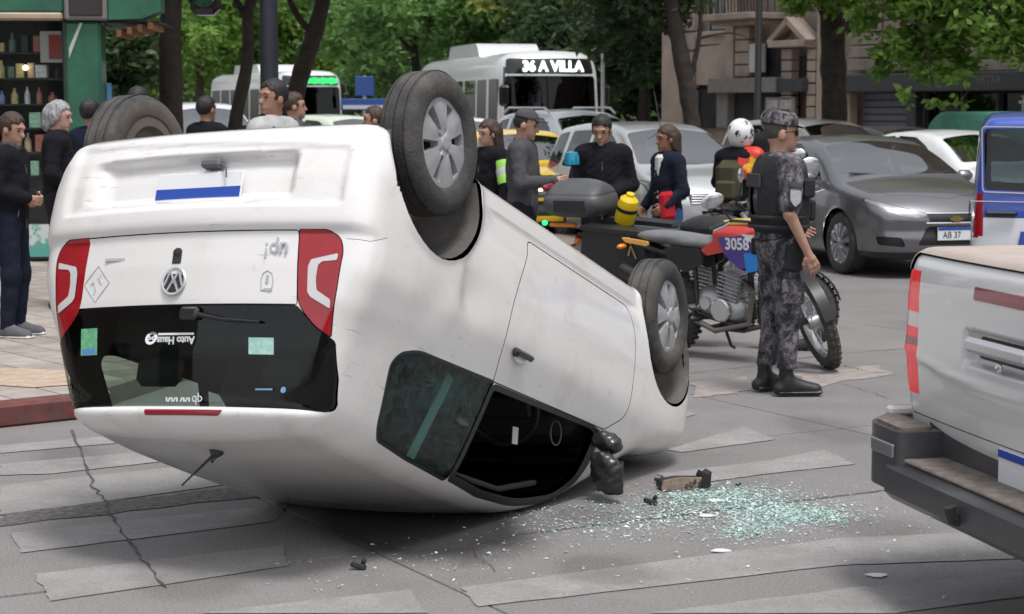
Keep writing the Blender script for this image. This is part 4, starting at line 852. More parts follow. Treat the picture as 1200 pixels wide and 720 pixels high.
# pale apartment blocks far behind the trees
def block(px0, px1, Y, h, c, lab, nx, nz):
    a, b = at(px0, 125, Y), at(px1, 125, Y); r = thing('apartment_block', lab, 'building', (a[0], a[1], 0)); W_ = b[0] - a[0]; m = mat('render ' + lab, c, .9, var=.12, vscale=.3)
    MB().bx(0, W_, 0, 12, 0, h).build('wall', m, r)
    for i in range(nx):
        for k in range(nz):
            x = W_ * (i + .5) / nx; z = 4.2 + k * 3.1; w_ = MB().bx(x - .7, x + .7, -.06, -.01, z, z + 1.7).build('window', M_void, r); MB().bx(x - .8, x + .8, -.3, 0, z - .15, z - .01).build('sill', m, w_)
    MB().bx(0, W_, -.4, -.001, 3.1, 3.4).build('cornice', m, r)
block(90, 330, 120, 22, (.42, .39, .35), 'pale cream apartment block glimpsed through the trees at left', 6, 5)
block(350, 560, 135, 24, (.55, .53, .50), 'pale white apartment block glimpsed between the two buses', 6, 6)
block(575, 800, 110, 20, (.14, .13, .12), 'dark apartment block behind the nearer bus', 6, 5)
# ------------------------------------------------------------------ kiosk, left
M_kgreen = mat('kiosk green panel', (.03, .16, .085), .4, coat=.3, dirt=(.02, .07, .06), dscale=1.4, dlo=.4, dhi=.7); M_kdark = mat('kiosk dark metal', (.03, .034, .036), .5, var=.2); M_cream = mat('cream ledge', (.42, .33, .26), .7, var=.15)
KY = 21.5; kp = at(78, 125, KY); ko = thing('street_kiosk', 'dark green street kiosk with lit shelves of goods at the left edge', 'kiosk', (kp[0], kp[1], PZ if 'PZ' in globals() else .118), RAD(4))
ks = FPX / KY
def kz(py): return CAM_H + (YH - py) / ks - .118
def kx(px): return (px - 78) / ks
MB().bx(-3.4, 0, .5, 2.6, 0, 3.3).build('back_wall', M_kdark, ko); MB().bx(-3.4, -.02, -.05, .55, 0, kz(262), .02).build('counter_front', M_kdark, ko)
MB().bx(-3.4, .02, -.12, 2.6, kz(18), kz(-30), .03).build('fascia', M_kgreen, ko); MB().bx(-3.4, .0, -.2, .1, kz(26), kz(17.5), .02).build('cream_ledge', M_cream, ko)
MB().bx(kx(79), kx(120), -.10, .35, 0, kz(27), .03).build('green_column', M_kgreen, ko)
MB().prism([(kx(84), kz(70)), (kx(84), kz(58)), (kx(97), kz(29)), (kx(100), kz(29))], -.112, -.104, 1).build('white_stripe', mat('pale print', (.45, .5, .46), .5), ko)
MB().bx(kx(80), kx(129), -.16, .35, kz(26), kz(-12), .02).build('sign_frame', mat('grey frame', (.2, .19, .19), .5), ko); MB().bx(kx(86), kx(124), -.18, -.155, kz(21), kz(-8), .01).build('sign_panel', mat('dark brown panel', (.035, .026, .026), .5), ko)
MB().prism([(kx(130), kz(25)), (kx(168), kz(24)), (kx(190), kz(15)), (kx(190), kz(-20)), (kx(130), kz(-20))], -.12, .3, 1).build('awning_panel', M_kgreen, ko)
for k in range(4): MB().box((kx(140 + 12 * k), .6, kz(40 - 3 * k)), (.05, 1.2, .07)).build('rafter', mat('orange lit wood', (.40, .20, .09), .7, var=.3, vscale=12), ko)
MB().bx(kx(120), kx(185), .1, 1.8, kz(28), kz(25.5)).build('awning_roof', M_kdark, ko)
GC = [mat('goods %d' % i, tuple(min(.8, k * 1.6) for k in c), .5, var=.35, vscale=30) for i, c in enumerate([(.5, .5, .52), (.35, .12, .10), (.10, .16, .12), (.16, .2, .34), (.42, .34, .16), (.02, .03, .03), (.28, .42, .32), (.45, .3, .22)])]
rk = np.random.default_rng(3)
for k, py in enumerate((62, 92, 122, 150, 178, 206)):
    s_ = MB().bx(-1.6, -.03, .12, .48, kz(py) - .02, kz(py)).build('shelf', M_kdark, ko); x = -1.58
    while x < -.1:
        w_ = rk.uniform(.06, .17); hh = rk.uniform(.10, .22)
        if rk.random() < .35: MB().lathe([(.001, 0), (w_ * .3, 0), (w_ * .3, hh * .6), (w_ * .12, hh * .8), (w_ * .12, hh), (.001, hh)], (x + w_ / 2, .2, kz(py)), (0, 0, 1), 10).build('bottle', GC[rk.integers(8)], s_)
        else: MB().bx(x, x + w_ - .01, .14, .3, kz(py), kz(py) + hh, .006).build('packet', GC[rk.integers(8)], s_)
        x += w_ + rk.uniform(.0, .05)
MB().bx(kx(49), kx(74), .02, .04, kz(74), kz(38)).build('price_card', mat('card white', (.5, .48, .46), .6), ko); MB().bx(kx(59), kx(73), .01, .02, kz(70), kz(42)).build('price_card_red', mat('card red', (.35, .05, .05), .6), ko)
MB().ell((kx(30), .1, kz(80)), (.03, .03, .03)).build('display_lamp', mat('display lamp', (1, .9, .6), .4, emit=(1, .95, .6), estr=3), ko)
MB().bx(-1.6, -.02, .0, .006, kz(262), kz(26)).build('shop_glass', glass('clear shop glass', (.85, .88, .87), 1.45), ko)
MB().bx(-.02, .03, -.06, .06, 0, kz(26), .01).build('window_post', M_kdark, ko); MB().bx(kx(30), kx(60), -.07, -.052, kz(300), kz(262)).build('teal_poster', mat('teal poster', (.1, .35, .3), .5, dirt=(.55, .6, .58), dscale=4, dlo=.5, dhi=.55), ko)
MB().bx(kx(122), kx(127), .2, .24, kz(125), kz(98)).build('blue_banner', mat('sky blue banner', (.12, .32, .6), .6), ko)
# ------------------------------------------------------------------ poles and signs
def post(name, label, cat, px, Y, r, top, m, z0=0): p = at(px, 200, Y); o = thing(name, label, cat, (p[0], p[1], z0)); MB().lathe([(r * 1.5, 0), (r * 1.5, .25), (r, .3), (r * .92, top), (.001, top + .02)], (0, 0, 0), (0, 0, 1), 16).build('pole', m, o); return o
M_pole = mat('dark blue black pole paint', (.022, .025, .036), .45, var=.15)
tp = post('traffic_light_pole', 'thick dark traffic light pole beside the tall young man, signal at its left', 'traffic light', 317, 20.5, .098, 5.4, M_pole, .118)
MB().tube([(0, 0, 3.25), (-.62, 0, 3.25)], .03).build('bracket', M_pole, tp)
sg = MB().bx(-.80, -.50, -.14, .14, 2.62, 3.62, .06).build('signal_housing', M_gloss, tp)
for k in range(3):
    z = 2.80 + k * .32; MB().lathe([(.13, 0), (.135, .02), (.135, .20), (.128, .20), (.128, .02)], (-.65, -.13, z), (0, -1, -.08), 18, -.4, PI + .4).build('signal_hood', M_gloss, sg); MB().lathe([(.001, .02), (.08, .015), (.12, 0)], (-.65, -.135, z), (0, -1, 0), 18).build('signal_lens', mat('dark lens %d' % k, [(.02, .09, .05), (.12, .08, .01), (.12, .01, .01)][k], .2), sg)
post('lamp_post', 'slim dark lamp post in front of the stone balcony', 'lamp post', 887, 38, .07, 8, M_iron)
lp = post('pale_lamp_post', 'slim pale post with curved top right of the nearer bus', 'lamp post', 706, 43, .045, 2.75, M_alloy); MB().tube([(0, 0, 2.7), (-.02, 0, 2.95), (-.15, 0, 3.08), (-.25, 0, 3.02)], .03).build('curved_arm', M_alloy, lp)
sp = post('street_sign', 'blue street signs on a post between the two buses', 'sign', 428, 46, .05, 2.5, M_alloy); M_sblue = mat('street sign blue', (.03, .08, .28), .4)
MB().bx(-.22, .22, -.06, -.04, 2.05, 2.5, .01).build('sign_plate', M_sblue, sp); MB().bx(-.55, .5, -.09, -.065, 1.72, 1.98, .01).build('sign_plate', M_sblue, sp); MB().bx(-.5, .45, -.10, -.091, 1.74, 1.83, .0).build('sign_text_band', mat('pale sign band', (.5, .52, .6), .5), sp)
# ------------------------------------------------------------------ trees
M_bark = mat('dark bark', (.040, .032, .027), .95, var=.4, vscale=9, bump=.8, bscale=25)
def leafmat(name, cols):
    m = mat(name, (.06, .12, .03), .55); t = m.node_tree; b = t.nodes['Principled BSDF']; at_ = t.nodes.new('ShaderNodeAttribute'); at_.attribute_name = 'tone'
    r = _ramp(t, at_.outputs['Fac'], [(0, cols[0]), (.5, cols[1]), (1, cols[2])]); t.links.new(r.outputs[0], b.inputs['Base Color'])
    tr = t.nodes.new('ShaderNodeBsdfTranslucent'); mx = t.nodes.new('ShaderNodeMixShader'); mx.inputs[0].default_value = .45; t.links.new(r.outputs[0], tr.inputs[0])
    t.links.new(b.outputs[0], mx.inputs[1]); t.links.new(tr.outputs[0], mx.inputs[2]); t.links.new(mx.outputs[0], t.nodes['Material Output'].inputs[0]); return m
L_bright = leafmat('bright green leaves', [(0.091, 0.182, 0.033), (0.182, 0.325, 0.058), (0.312, 0.494, 0.104)]); L_mid = leafmat('mid green leaves', [(0.058, 0.130, 0.036), (0.117, 0.234, 0.058), (0.208, 0.364, 0.098)]); L_dark = leafmat('dark green leaves', [(0.023, 0.055, 0.021), (0.046, 0.091, 0.034), (0.098, 0.156, 0.052)]); L_yel = leafmat('yellow green leaves', [(0.078, 0.111, 0.023), (0.182, 0.221, 0.039), (0.338, 0.338, 0.078)])
def crown_mesh(clumps, n, size, seed, flat=.6):
    """leaf blades in uneven clumps: clumps = list of (centre, radii)"""
    r = np.random.default_rng(seed); vol = np.array([np.prod(c[1]) for c in clumps]) ** .8; cnt = r.multinomial(n, vol / vol.sum()); P = []; T = []
    for (c, rad), k in zip(clumps, cnt):
        if k == 0: continue
        m = max(6, int(k / 45)); d = r.normal(size=(m, 3)); d /= np.linalg.norm(d, axis=1)[:, None]; sc = d * (r.random((m, 1)) ** .38); tone = r.normal(.5, .2, m)
        w_ = r.integers(0, m, k); off = r.normal(0, .16, (k, 3)); p = (sc[w_] + off) * np.asarray(rad) + np.asarray(c); P.append(p); T.append(np.clip(tone[w_] + r.normal(0, .13, k), 0, 1))
    P = np.concatenate(P); T = np.concatenate(T); N = len(P); L = size * r.uniform(.6, 1.35, N)[:, None]
    a = r.normal(size=(N, 3)); a[:, 2] *= flat; a[:, 2] -= .25; a /= np.linalg.norm(a, axis=1)[:, None]; b = np.cross(a, r.normal(size=(N, 3))); b /= np.linalg.norm(b, axis=1)[:, None]; nn = np.cross(a, b)
    W_ = L * .24; V = np.stack([P, P + a * L * .5 + b * W_ + nn * L * .06, P + a * L, P + a * L * .5 - b * W_ + nn * L * .06], 1).reshape(-1, 3)
    me = bpy.data.meshes.new('crown'); i = np.arange(N) * 4
    me.vertices.add(len(V)); me.vertices.foreach_set('co', V.ravel()); me.loops.add(N * 6); me.polygons.add(N * 2)
    tri = np.stack([i, i + 1, i + 2, i, i + 2, i + 3], 1).ravel(); me.loops.foreach_set('vertex_index', tri.astype(np.int32)); me.polygons.foreach_set('loop_start', (np.arange(N * 2) * 3).astype(np.int32))
    me.update(calc_edges=True); at_ = me.attributes.new('tone', 'FLOAT', 'POINT'); at_.data.foreach_set('value', np.repeat(T, 4).astype(np.float32)); return me
def trunkmb(paths, mb=None):
    mb = mb or MB(); r = np.random.default_rng(len(paths))
    for pts, r0, r1 in paths:
        P = np.array(pts, float); t = np.linspace(0, len(P) - 1, 5 * (len(P) - 1) + 1); Q = np.stack([np.interp(t, np.arange(len(P)), P[:, k]) for k in range(3)], 1)
        k = np.array([.25, .5, .25]); 
        for _ in range(3): Q[1:-1] = .25 * Q[:-2] + .5 * Q[1:-1] + .25 * Q[2:]
        mb.tube(Q, np.linspace(r0, r1, len(Q)) * r.uniform(.93, 1.08, len(Q)), 10)
    return mb
def tree(label, base, paths, clumps, n, size, m, seed, group='street trees', name='street_tree'):
    o = thing(name, label, 'tree', base, 0, group); b = np.array(base)
    trunkmb([([np.array(p) - b for p in pts], r0, r1) for pts, r0, r1 in paths]).build('trunk', M_bark, o, 60)
    me = crown_mesh([(np.array(c) - b, r) for c, r in clumps], n, size, seed); me.materials.append(m); link('crown', me, o); return o
def A(px, py, Y): return at(px, py, Y)
def G0(px, Y, z=0): p = at(px, 200, Y); return (p[0], p[1], z)
def rball(c, R_, k, seed, fl=.75):
    """clump list filling a rough dome"""
    r = np.random.default_rng(seed); out = []
    for _ in range(k):
        d = r.normal(size=3); d /= np.linalg.norm(d); q = np.asarray(c) + d * R_ * r.uniform(.35, .95) * np.array([1, 1, fl]); s = R_ * r.uniform(.28, .5); out.append((q, (s, s, s * .8)))
    return out
# near trunks
tree('straight dark street tree trunk above the left raised tyre', G0(200, 24, .1), [([G0(201, 24, .1), A(200, 80, 24), A(199, 30, 24), A(206, -60, 24), A(212, -130, 24)], .16, .10), ([A(203, -20, 24), A(250, -100, 24.4)], .07, .03), ([A(203, -30, 24), A(160, -110, 23.5)], .07, .03)], rball(A(205, -190, 24), 2.3, 22, 1), 9000, .17, L_mid, 1)
tree('slender crooked young tree between the white van and the dark pole', G0(272, 26, .1), [([G0(268, 26, .1), A(275, 140, 26), A(287, 92, 26), A(292, 55, 26), A(289, 18, 26), A(300, -20, 26), A(306, -90, 26)], .10, .06), ([A(289, 20, 26), A(270, -10, 26), A(255, -50, 26)], .05, .02)], rball(A(295, -170, 26), 1.9, 18, 2), 7000, .16, L_bright, 2)
tree('leaning tree trunk in front of the green lit bus', G0(338, 28, .1), [([G0(330, 28, .1), A(344, 118, 28), A(356, 75, 28), A(368, 42, 28), A(378, 5, 28), A(388, -60, 28)], .15, .10), ([A(368, 42, 28), A(350, 22, 28), A(335, -8, 28), A(322, -50, 28)], .06, .025)], rball(A(385, -150, 28), 2.4, 22, 3), 9000, .17, L_mid, 3)
tree('dark leaning tree with bare side branches against the stone wall', G0(820, 33), [([G0(822, 33), A(812, 150, 33), A(806, 110, 33), A(797, 60, 33), A(788, 10, 33), A(776, -60, 33)], .16, .12), ([A(808, 95, 33), A(817, 60, 33), A(820, 40, 33), A(822, 0, 33)], .05, .03), ([A(818, 45, 33), A(836, 41, 33), A(858, 38, 33), A(876, 44, 33)], .025, .01), ([A(818, 54, 33), A(844, 52, 33)], .02, .008), ([A(795, 50, 33), A(770, 20, 33.5), A(735, -10, 34)], .07, .03)],
     [(A(735, 15, 34), (1.0, 1.0, .5)), (A(770, -10, 33.5), (1.1, 1, .5)), (A(705, 30, 35), (.8, .8, .45)), (A(745, 60, 35), (.6, .6, .5)), (A(760, -60, 34), (1.8, 1.6, .8))] + rball(A(760, -150, 34), 2.6, 14, 4), 16000, .18, L_dark, 4)
tree('big dark trunked tree with low bright hanging branches in front of the shops', G0(978, 34), [([G0(980, 34), A(978, 130, 34), A(976, 70, 34), A(976, 20, 34), A(972, -60, 34)], .24, .19), ([A(976, 45, 34), A(1010, 20, 32.5), A(1060, -5, 31), A(1120, -10, 30)], .11, .03), ([A(974, 30, 34), A(960, 0, 34), A(940, -30, 34)], .12, .06), ([A(1060, -5, 31), A(1085, 50, 30), A(1095, 110, 29.7)], .03, .008), ([A(1120, -10, 30), A(1160, 30, 29.6), A(1185, 70, 29.4)], .03, .008)],
     [(A(1040, 15, 31), (.55, .5, .4)), (A(1090, 30, 30.5), (.7, .5, .5)), (A(1070, 60, 30.5), (.5, .4, .35)), (A(1120, 60, 30), (.6, .5, .40)), (A(1170, 20, 29.5), (.7, .6, .5)), (A(1185, 55, 29.4), (.5, .4, .35)), (A(1095, 88, 30), (.30, .25, .22)), (A(1120, 92, 29.8), (.25, .25, .2)), (A(1062, 112, 29.8), (.14, .14, .16)), (A(1090, 122, 29.7), (.15, .14, .10)), (A(1126, 118, 29.7), (.14, .14, .10)), (A(1035, 75, 30.8), (.26, .25, .28)), (A(985, 5, 33), (.35, .3, .25)), (A(945, -5, 33.5), (.5, .5, .25)), (A(1000, -30, 33), (1.2, 1, .5)), (A(1100, -40, 30), (1.6, 1.2, .6)), (A(1200, -20, 29.5), (1.1, .9, .7)), (A(1230, 40, 29.2), (.6, .6, .5))], 15000, .16, L_bright, 5)
# trees behind the traffic
BT = [(130, 60, 37, 1.5, 5, L_dark, 'dark leafy tree just right of the kiosk awning'), (140, 45, 46, 2.0, 14, L_bright, 'bright leafy tree behind the straight dark trunk'), (228, 10, 86, 4.2, 16, L_bright, 'bright leafy tree behind the traffic signal'), (300, 50, 92, 4.2, 14, L_mid, 'mid green tree behind the slender crooked tree'), (335, 5, 90, 4.2, 14, L_bright, 'bright leafy tree above the green lit bus'),
      (425, 45, 88, 3.6, 14, L_bright, 'bright leafy tree right of the green lit bus'), (462, 75, 76, 2.4, 12, L_mid, 'mid green tree above the blue street signs'), (480, 15, 64, 3.3, 16, L_mid, 'mid green tree left of the nearer bus roof'), (540, 5, 60, 2.8, 14, L_mid, 'mid green tree above the rear of the nearer bus'), (600, 10, 62, 2.6, 12, L_yel, 'yellow green tree above the nearer bus'), (655, 8, 58, 2.4, 12, L_yel, 'yellow tinted tree above the bus number sign'), (700, 30, 56, 2.6, 14, L_dark, 'dark tree right of the nearer bus'), (745, 75, 54, 2.4, 14, L_dark, 'dark shady tree behind the people carrier'), (745, 20, 50, 2.2, 12, L_dark, 'dark tree beside the stone building corner')]
for i, (px, py, Y, R_, k, m, lab) in enumerate(BT):
    c = A(px, py, Y); b = G0(px + 6, Y); tree(lab, b, [([b, (b[0] + .1, b[1], c[2] * .6), tuple(c)], .2, .1), ([tuple(c * [1, 1, .75]), tuple(c + [R_ * .5, 0, R_ * .3])], .08, .02), ([tuple(c * [1, 1, .75]), tuple(c + [-R_ * .5, 0, R_ * .3])], .08, .02)], [(c, (R_ * .6, R_ * .6, R_ * .5))] + rball(c, R_, k, 20 + i, .85), 8500, .15 + .0022 * Y, m, 40 + i, 'trees behind the traffic')
wd_ = [(A(px, py, 98 + 6 * math.sin(px)), (3.4, 2.5, 2.6)) for px in range(110, 800, 40) for py in (100, 60, 15)]
me = crown_mesh(wd_, 17000, .42, 99); me.materials.append(L_mid); setp(link('distant_foliage', me), 'distant mass of street tree foliage', 'foliage', None, 'stuff')

# unseen blocks added behind and beside the viewer to cut low sky light
def shade_block(label, x0, x1, y0, y1, h, c):
    r = thing('unseen_shade_block', label, 'building', ((x0 + x1) / 2, (y0 + y1) / 2, 0)); m = mat('facade ' + label, c, .9, var=.15, vscale=.5); hx, hy = (x1 - x0) / 2, (y1 - y0) / 2
    MB().bx(-hx, hx, -hy, hy, 0, h).build('wall', m, r)  # wall of the added unseen block
    for fl in range(int(h // 3.4)):
        for sgn, ax in ((1, 0), (-1, 0), (1, 1), (-1, 1)):
            L = hy if ax == 0 else hx; nn = int(2 * L / 3.6)
            for k in range(nn):
                t = -L + 2 * L * (k + .5) / nn; z = 1.0 + fl * 3.4
                if ax == 0: MB().bx(sgn * hx, sgn * (hx + .05), t - .7, t + .7, z, z + 1.9).build('window', M_void, r)
                else: MB().bx(t - .7, t + .7, sgn * hy, sgn * (hy + .05), z, z + 1.9).build('window', M_void, r)
shade_block('unseen grey block added behind the viewer for shade', -20, 22, -62, -46, 11, (.30, .28, .26))
shade_block('unseen brown block added at left for street shade', -42, -22, -4, 40, 12, (.26, .22, .19))
shade_block('unseen beige block added at right for street shade', 26, 44, -14, 24, 12, (.30, .26, .22))
# ------------------------------------------------------------------ traffic
def place_by(S_local, world, ang):
    c, s = math.cos(ang), math.sin(ang); return (world[0] - c * S_local[0] + s * S_local[1], world[1] - s * S_local[0] - c * S_local[1], 0)
P_grey = paint('graphite metallic paint', (.17, .17, .182), .6, .3); P_silver = paint('silver paint', (.50, .51, .52), .5, .3); P_wht = paint('clean white paint', (.74, .75, .77), 0, .3)
P_yel = paint('taxi yellow paint', (.78, .50, .015)); P_dark = paint('dark grey paint', (.05, .05, .055), .4); P_pale = paint('pale green white paint', (.62, .70, .55)); P_blue = paint('police blue paint', (.025, .07, .40), 0, .35)
P_busw = paint('bus silver white paint', (.62, .63, .64), .1, .4)
def cruze_x(root):
    bt = MB().prism([(-.085, .645), (-.05, .645), (-.045, .660), (.045, .660), (.05, .645), (.085, .645), (.075, .620), (.05, .620), (.045, .606), (-.045, .606), (-.05, .620), (-.075, .620)], 4.66, 4.675, 0).build('gold_emblem', M_gold, root)
    for z, hw in ((.590, .33), (.692, .34)): MB().tube([(4.66 - .26 * y * y, y, z) for y in np.linspace(-hw, hw, 9)], .008, 6).build('chrome_strip', M_chrome, root)
    for s in (1, -1):
        MB().lathe([(.001, .02), (.045, .018), (.05, 0)], (4.46, s * .67, .40), (1, s * .3, 0), 16).build('fog_lamp', M_head, root)
        MB().ell((4.475, s * .60, .715), (.05, .06, .03)).build('headlamp_bulb', M_headlit if s < 0 else M_chrome, root)
    MB().tube([(3.40, .60, 1.075), (3.43, 0, 1.06), (3.44, -.08, 1.06)], .012, 6).tube([(3.47, .05, 1.04), (3.43, -.62, 1.075)], .012, 6).build('wiper', M_gloss, root)
    pl = MB().box((4.655, .0, .475), (.012, .42, .135), bev=.004).build('number_plate', M_platew, root); MB().box((4.662, 0, .528), (.004, .41, .028)).build('plate_band', M_plateb, pl)
    place_text('AB 37', .095, pl, (4.663, -.045, .462), (0, 1, 0), (0, 0, 1), M_gap, 'plate_lettering', .001, ax=.9)
def mpv_x(root):
    for k in range(4): MB().tube([(4.045 - .2 * y * y, y, .655 + .03 * k) for y in np.linspace(-.38, .38, 7)], .007, 5).build('grille_bar', M_chrome, root)
    for k in range(3): MB().tube([(4.045 - .2 * y * y, y, .345 + .045 * k) for y in np.linspace(-.46, .46, 7)], .008, 5).build('grille_bar', M_chrome, root)
    MB().lathe([(.001, .01), (.05, .008), (.055, 0)], (4.03, 0, .70), (1, 0, 0), 18).build('round_emblem', M_chrome, root)
    MB().box((4.05, 0, .545), (.012, .36, .125), bev=.004).build('number_plate', M_plateold, root)
    MB().tube([(2.5, -.1, 1.50), (2.28, -.1, 2.0)], [.008, .004], 5).build('roof_aerial', M_gloss, root)
    MB().tube([(3.17, -.5, 1.10), (3.22, .1, 1.09)], .012, 6).build('wiper', M_gloss, root)
aC = RAD(-73)
make_car(SEDAN, 'grey_sedan', 'dark grey metallic sedan with bright windscreen, behind the standing officer', 'car', P_grey, place_by((3.72, -.80), gnd(990, 321), aC), aC, None, ALLOY_ME, cruze_x)
make_car(HATCH, 'silver_people_carrier', 'silver white people carrier with barred grille behind the man in black', 'car', P_silver, place_by((4.05, 0), (2.50, 23.4), RAD(-70)), RAD(-70), None, None, mpv_x)
make_car(SEDAN, 'white_sedan', 'white sedan with white door mirror between grey sedan and blue police van', 'car', P_wht, place_by((3.12, -.95), at(1097, 200, 26.5), RAD(-64)), RAD(-64), None, ALLOY_ME)
make_car(HATCH, 'grey_hatchback', 'grey parked hatchback whose roof shows just behind the officer cap', 'car', P_silver, place_by((2.0, 0), at(955, 150, 33), RAD(-64)), RAD(-64))
make_car(SEDAN, 'dark_sedan', 'dark sedan parked by the shops under the low tree branches', 'car', P_dark, place_by((2.2, 0), at(1040, 150, 35), RAD(-60)), RAD(-60))
def taxi_x(root):
    MB().box((2.0, 0, 1.56), (.14, .42, .15), bev=.03).build('roof_sign', M_lampw, root)
make_car(SEDAN, 'yellow_taxi', 'yellow taxi behind the people standing by the motorcycles', 'taxi', P_yel, place_by((4.6, 0), at(643, 200, 26.0), RAD(-78)), RAD(-78), None, None, None)
def suv_x(root):
    for s in (1, -1): MB().tube([(.5, s * .62, 1.55), (.7, s * .62, 1.63), (2.1, s * .6, 1.63), (2.3, s * .6, 1.55)], .02, 6).build('roof_rail', M_alloy, root)
c_ = make_car(HATCH, 'silver_estate', 'silver estate car with roof rails behind the people carrier', 'car', P_silver, place_by((3.9, 0), at(735, 200, 31), RAD(-66)), RAD(-66), None, None, suv_x); c_.scale = (1, 1, 1.09)
c_ = make_car(HATCH, 'white_van', 'white van roof left of the slender tree beyond the crash', 'van', P_wht, place_by((2.0, 0), at(235, 200, 38), RAD(-70)), RAD(-70)); c_.scale = (1.1, 1.1, 1.17)
c_ = make_car(HATCH, 'pale_green_car', 'pale green and white car under the green lit bus', 'car', P_pale, place_by((2.0, 0), at(400, 200, 40), RAD(-50)), RAD(-50)); c_.scale = (1, 1, 1.02)
make_car(HATCH, 'white_hatchback', 'white hatchback in front of the right bus, half hidden by the raised wheel', 'car', P_wht, place_by((3.0, 0), at(560, 200, 38), RAD(-66)), RAD(-66))
def van_x(root):
    place_text('POLICIA', .36, root, (1.02, -.893, .705), (1, 0, 0), (0, 0, 1), P_blue, 'lettering', .002, bold=.012, shear=.15)
    MB().box((.26, -.905, .985), (.24, .03, .045), bev=.014).build('door_handle', M_gloss, root)
    t = rpoly([(.118, 1.150), (1.07, 1.125), (1.07, 1.635), (.098, 1.645)], .03); zz = [float(curve(*VAN['wz'], .02, -.5, 4)(z)) + .002 for _, z in t]
    MB().tube([(x, -y, z) for (x, z), y in zip(t, zz)], .006, 5, closed=True).build('window_seal', mat('light grey rubber', (.35, .36, .38), .6), root)
    MB().tube([(.03, -.872, 1.08), (2.1, -.882, 1.06)], .005, 5).build('trim_line', mat('light grey rubber'), root)
    place_text('O', .22, root, (.018, -.76, 1.0), (0, -1, 0), (0, 0, 1), M_gap, 'unit_number', .002, ax=.8); place_text('9', .14, root, (.022, -.64, 1.0), (0, -1, 0), (0, 0, 1), M_gap, 'unit_number', .002)
make_car(VAN, 'police_van', 'blue and white police van entering from the right edge', 'van', P_blue, (3.70, 15.85, 0), RAD(-15), None, None, van_x)
def bus_x(led, txt, col):
    def g(root):
        m = mat('led ' + col, (.05, .05, .05), .5, emit={'white': (.85, 1, .88), 'green': (.03, 1, .22)}[col], estr=1.8 if col == 'white' else .8)
        MB().prism(rpoly([(2.5, 3.05), (2.7, 3.42, .2), (6.2, 3.42, .2), (6.6, 3.05)], .1), -.8, .8, 1).build('roof_unit', P_busw, root)
        o = place_text(txt, .34, root, (10.885, .05, 2.735), (0, 1, 0), (-.12, 0, 1), m, 'destination_lettering', .004, bold=.014, ax=led)
        if col == 'green':
            o.location.y = -.62
            for k in range(12): MB().box((10.89, -.22 + .105 * k, 2.735), (.01, .085, .25 - .03 * (k % 3))).build('led_segment', m, root)
        for s in (1, -1):
            MB().box((11.25, s * 1.22, 2.05), (.16, .24, .50), bev=.06).tube([(10.95, s * 1.15, 2.7), (11.2, s * 1.2, 2.6), (11.25, s * 1.22, 2.3)], .03, 6).build('door_mirror', M_gloss, root)
            MB().tube([(10.93, s * .55, 1.25), (10.9, s * .15, 2.1)], .02, 5).build('wiper', M_gloss, root)
        MB().bx(-.02, .0, -1, 1, .6, .9).build('rear_bumper', M_black, root); MB().box((10.96, 0, .55), (.18, 2.3, .34), bev=.08).build('front_bumper', P_dark, root)
        MB().box((10.2, .62, 1.55), (.5, .55, 1.1), bev=.1).build('driver_seat', M_seat, root)
        MB().box((10.75, 0, 1.15), (.4, 2.1, .25), bev=.08).build('dashboard', M_lining, root)
        for x in (2.2, 4.2, 6.2):
            for s in (.8, -.8): MB().box((x, s, 1.45), (.12, .8, .9), bev=.05).build('passenger_seat', M_seat, root)
    return g
def bus(name, label, S_px, Y, ang, txt, led, col):
    p = at(*S_px, Y); return make_car(BUS, name, label, 'bus', P_busw, place_by((11.0, 0), p, ang), ang, None, None, bus_x(led, txt, col), seats=False)
bus('city_bus', 'silver white city bus with white lit number sign, nearer of the two buses', (647, 100), 46.5, RAD(-77), '36 A VILLA', .92, 'white')
bus('green_lit_bus', 'distant white city bus with green lit destination sign at left', (366, 100), 72, RAD(-68), 'A', 1.4, 'green')
# waste container with a rounded green lid
wc = thing('waste_container', 'green rounded waste container behind the white sedan, beside the blue van', 'container', tuple(gnd(1160, 262)[:2]) + (0,), RAD(20))
wc.location = (7.9, 31.5, 0); M_teal = mat('teal green plastic', (.08, .30, .22), .5, var=.2, vscale=4)
MB().bx(-1.2, 1.2, -.55, .55, .15, 1.2, .08).build('bin_body', M_teal, wc)
MB().lathe([(.001, -1.22), (.50, -1.2), (.56, -1.12), (.56, 1.12), (.50, 1.2), (.001, 1.22)], (0, 0, 1.16), (1, 0, 0), 24).build('rounded_lid', M_teal, wc)
MB().lathe([(.06, 0), (.06, .16), (.11, .17), (.11, .21), (.05, .22), (.05, .27), (.09, .28), (.001, .30)], (.35, 0, 1.68), (0, 0, 1), 14).build('vent_cap', M_alloy, wc)
for x in (-1, 1):
    for y in (-.4, .4): MB().lathe([(.001, -.04), (.08, -.04), (.08, .04), (.001, .04)], (x, y, .08), (0, 1, 0), 14).build('castor', M_black, wc)
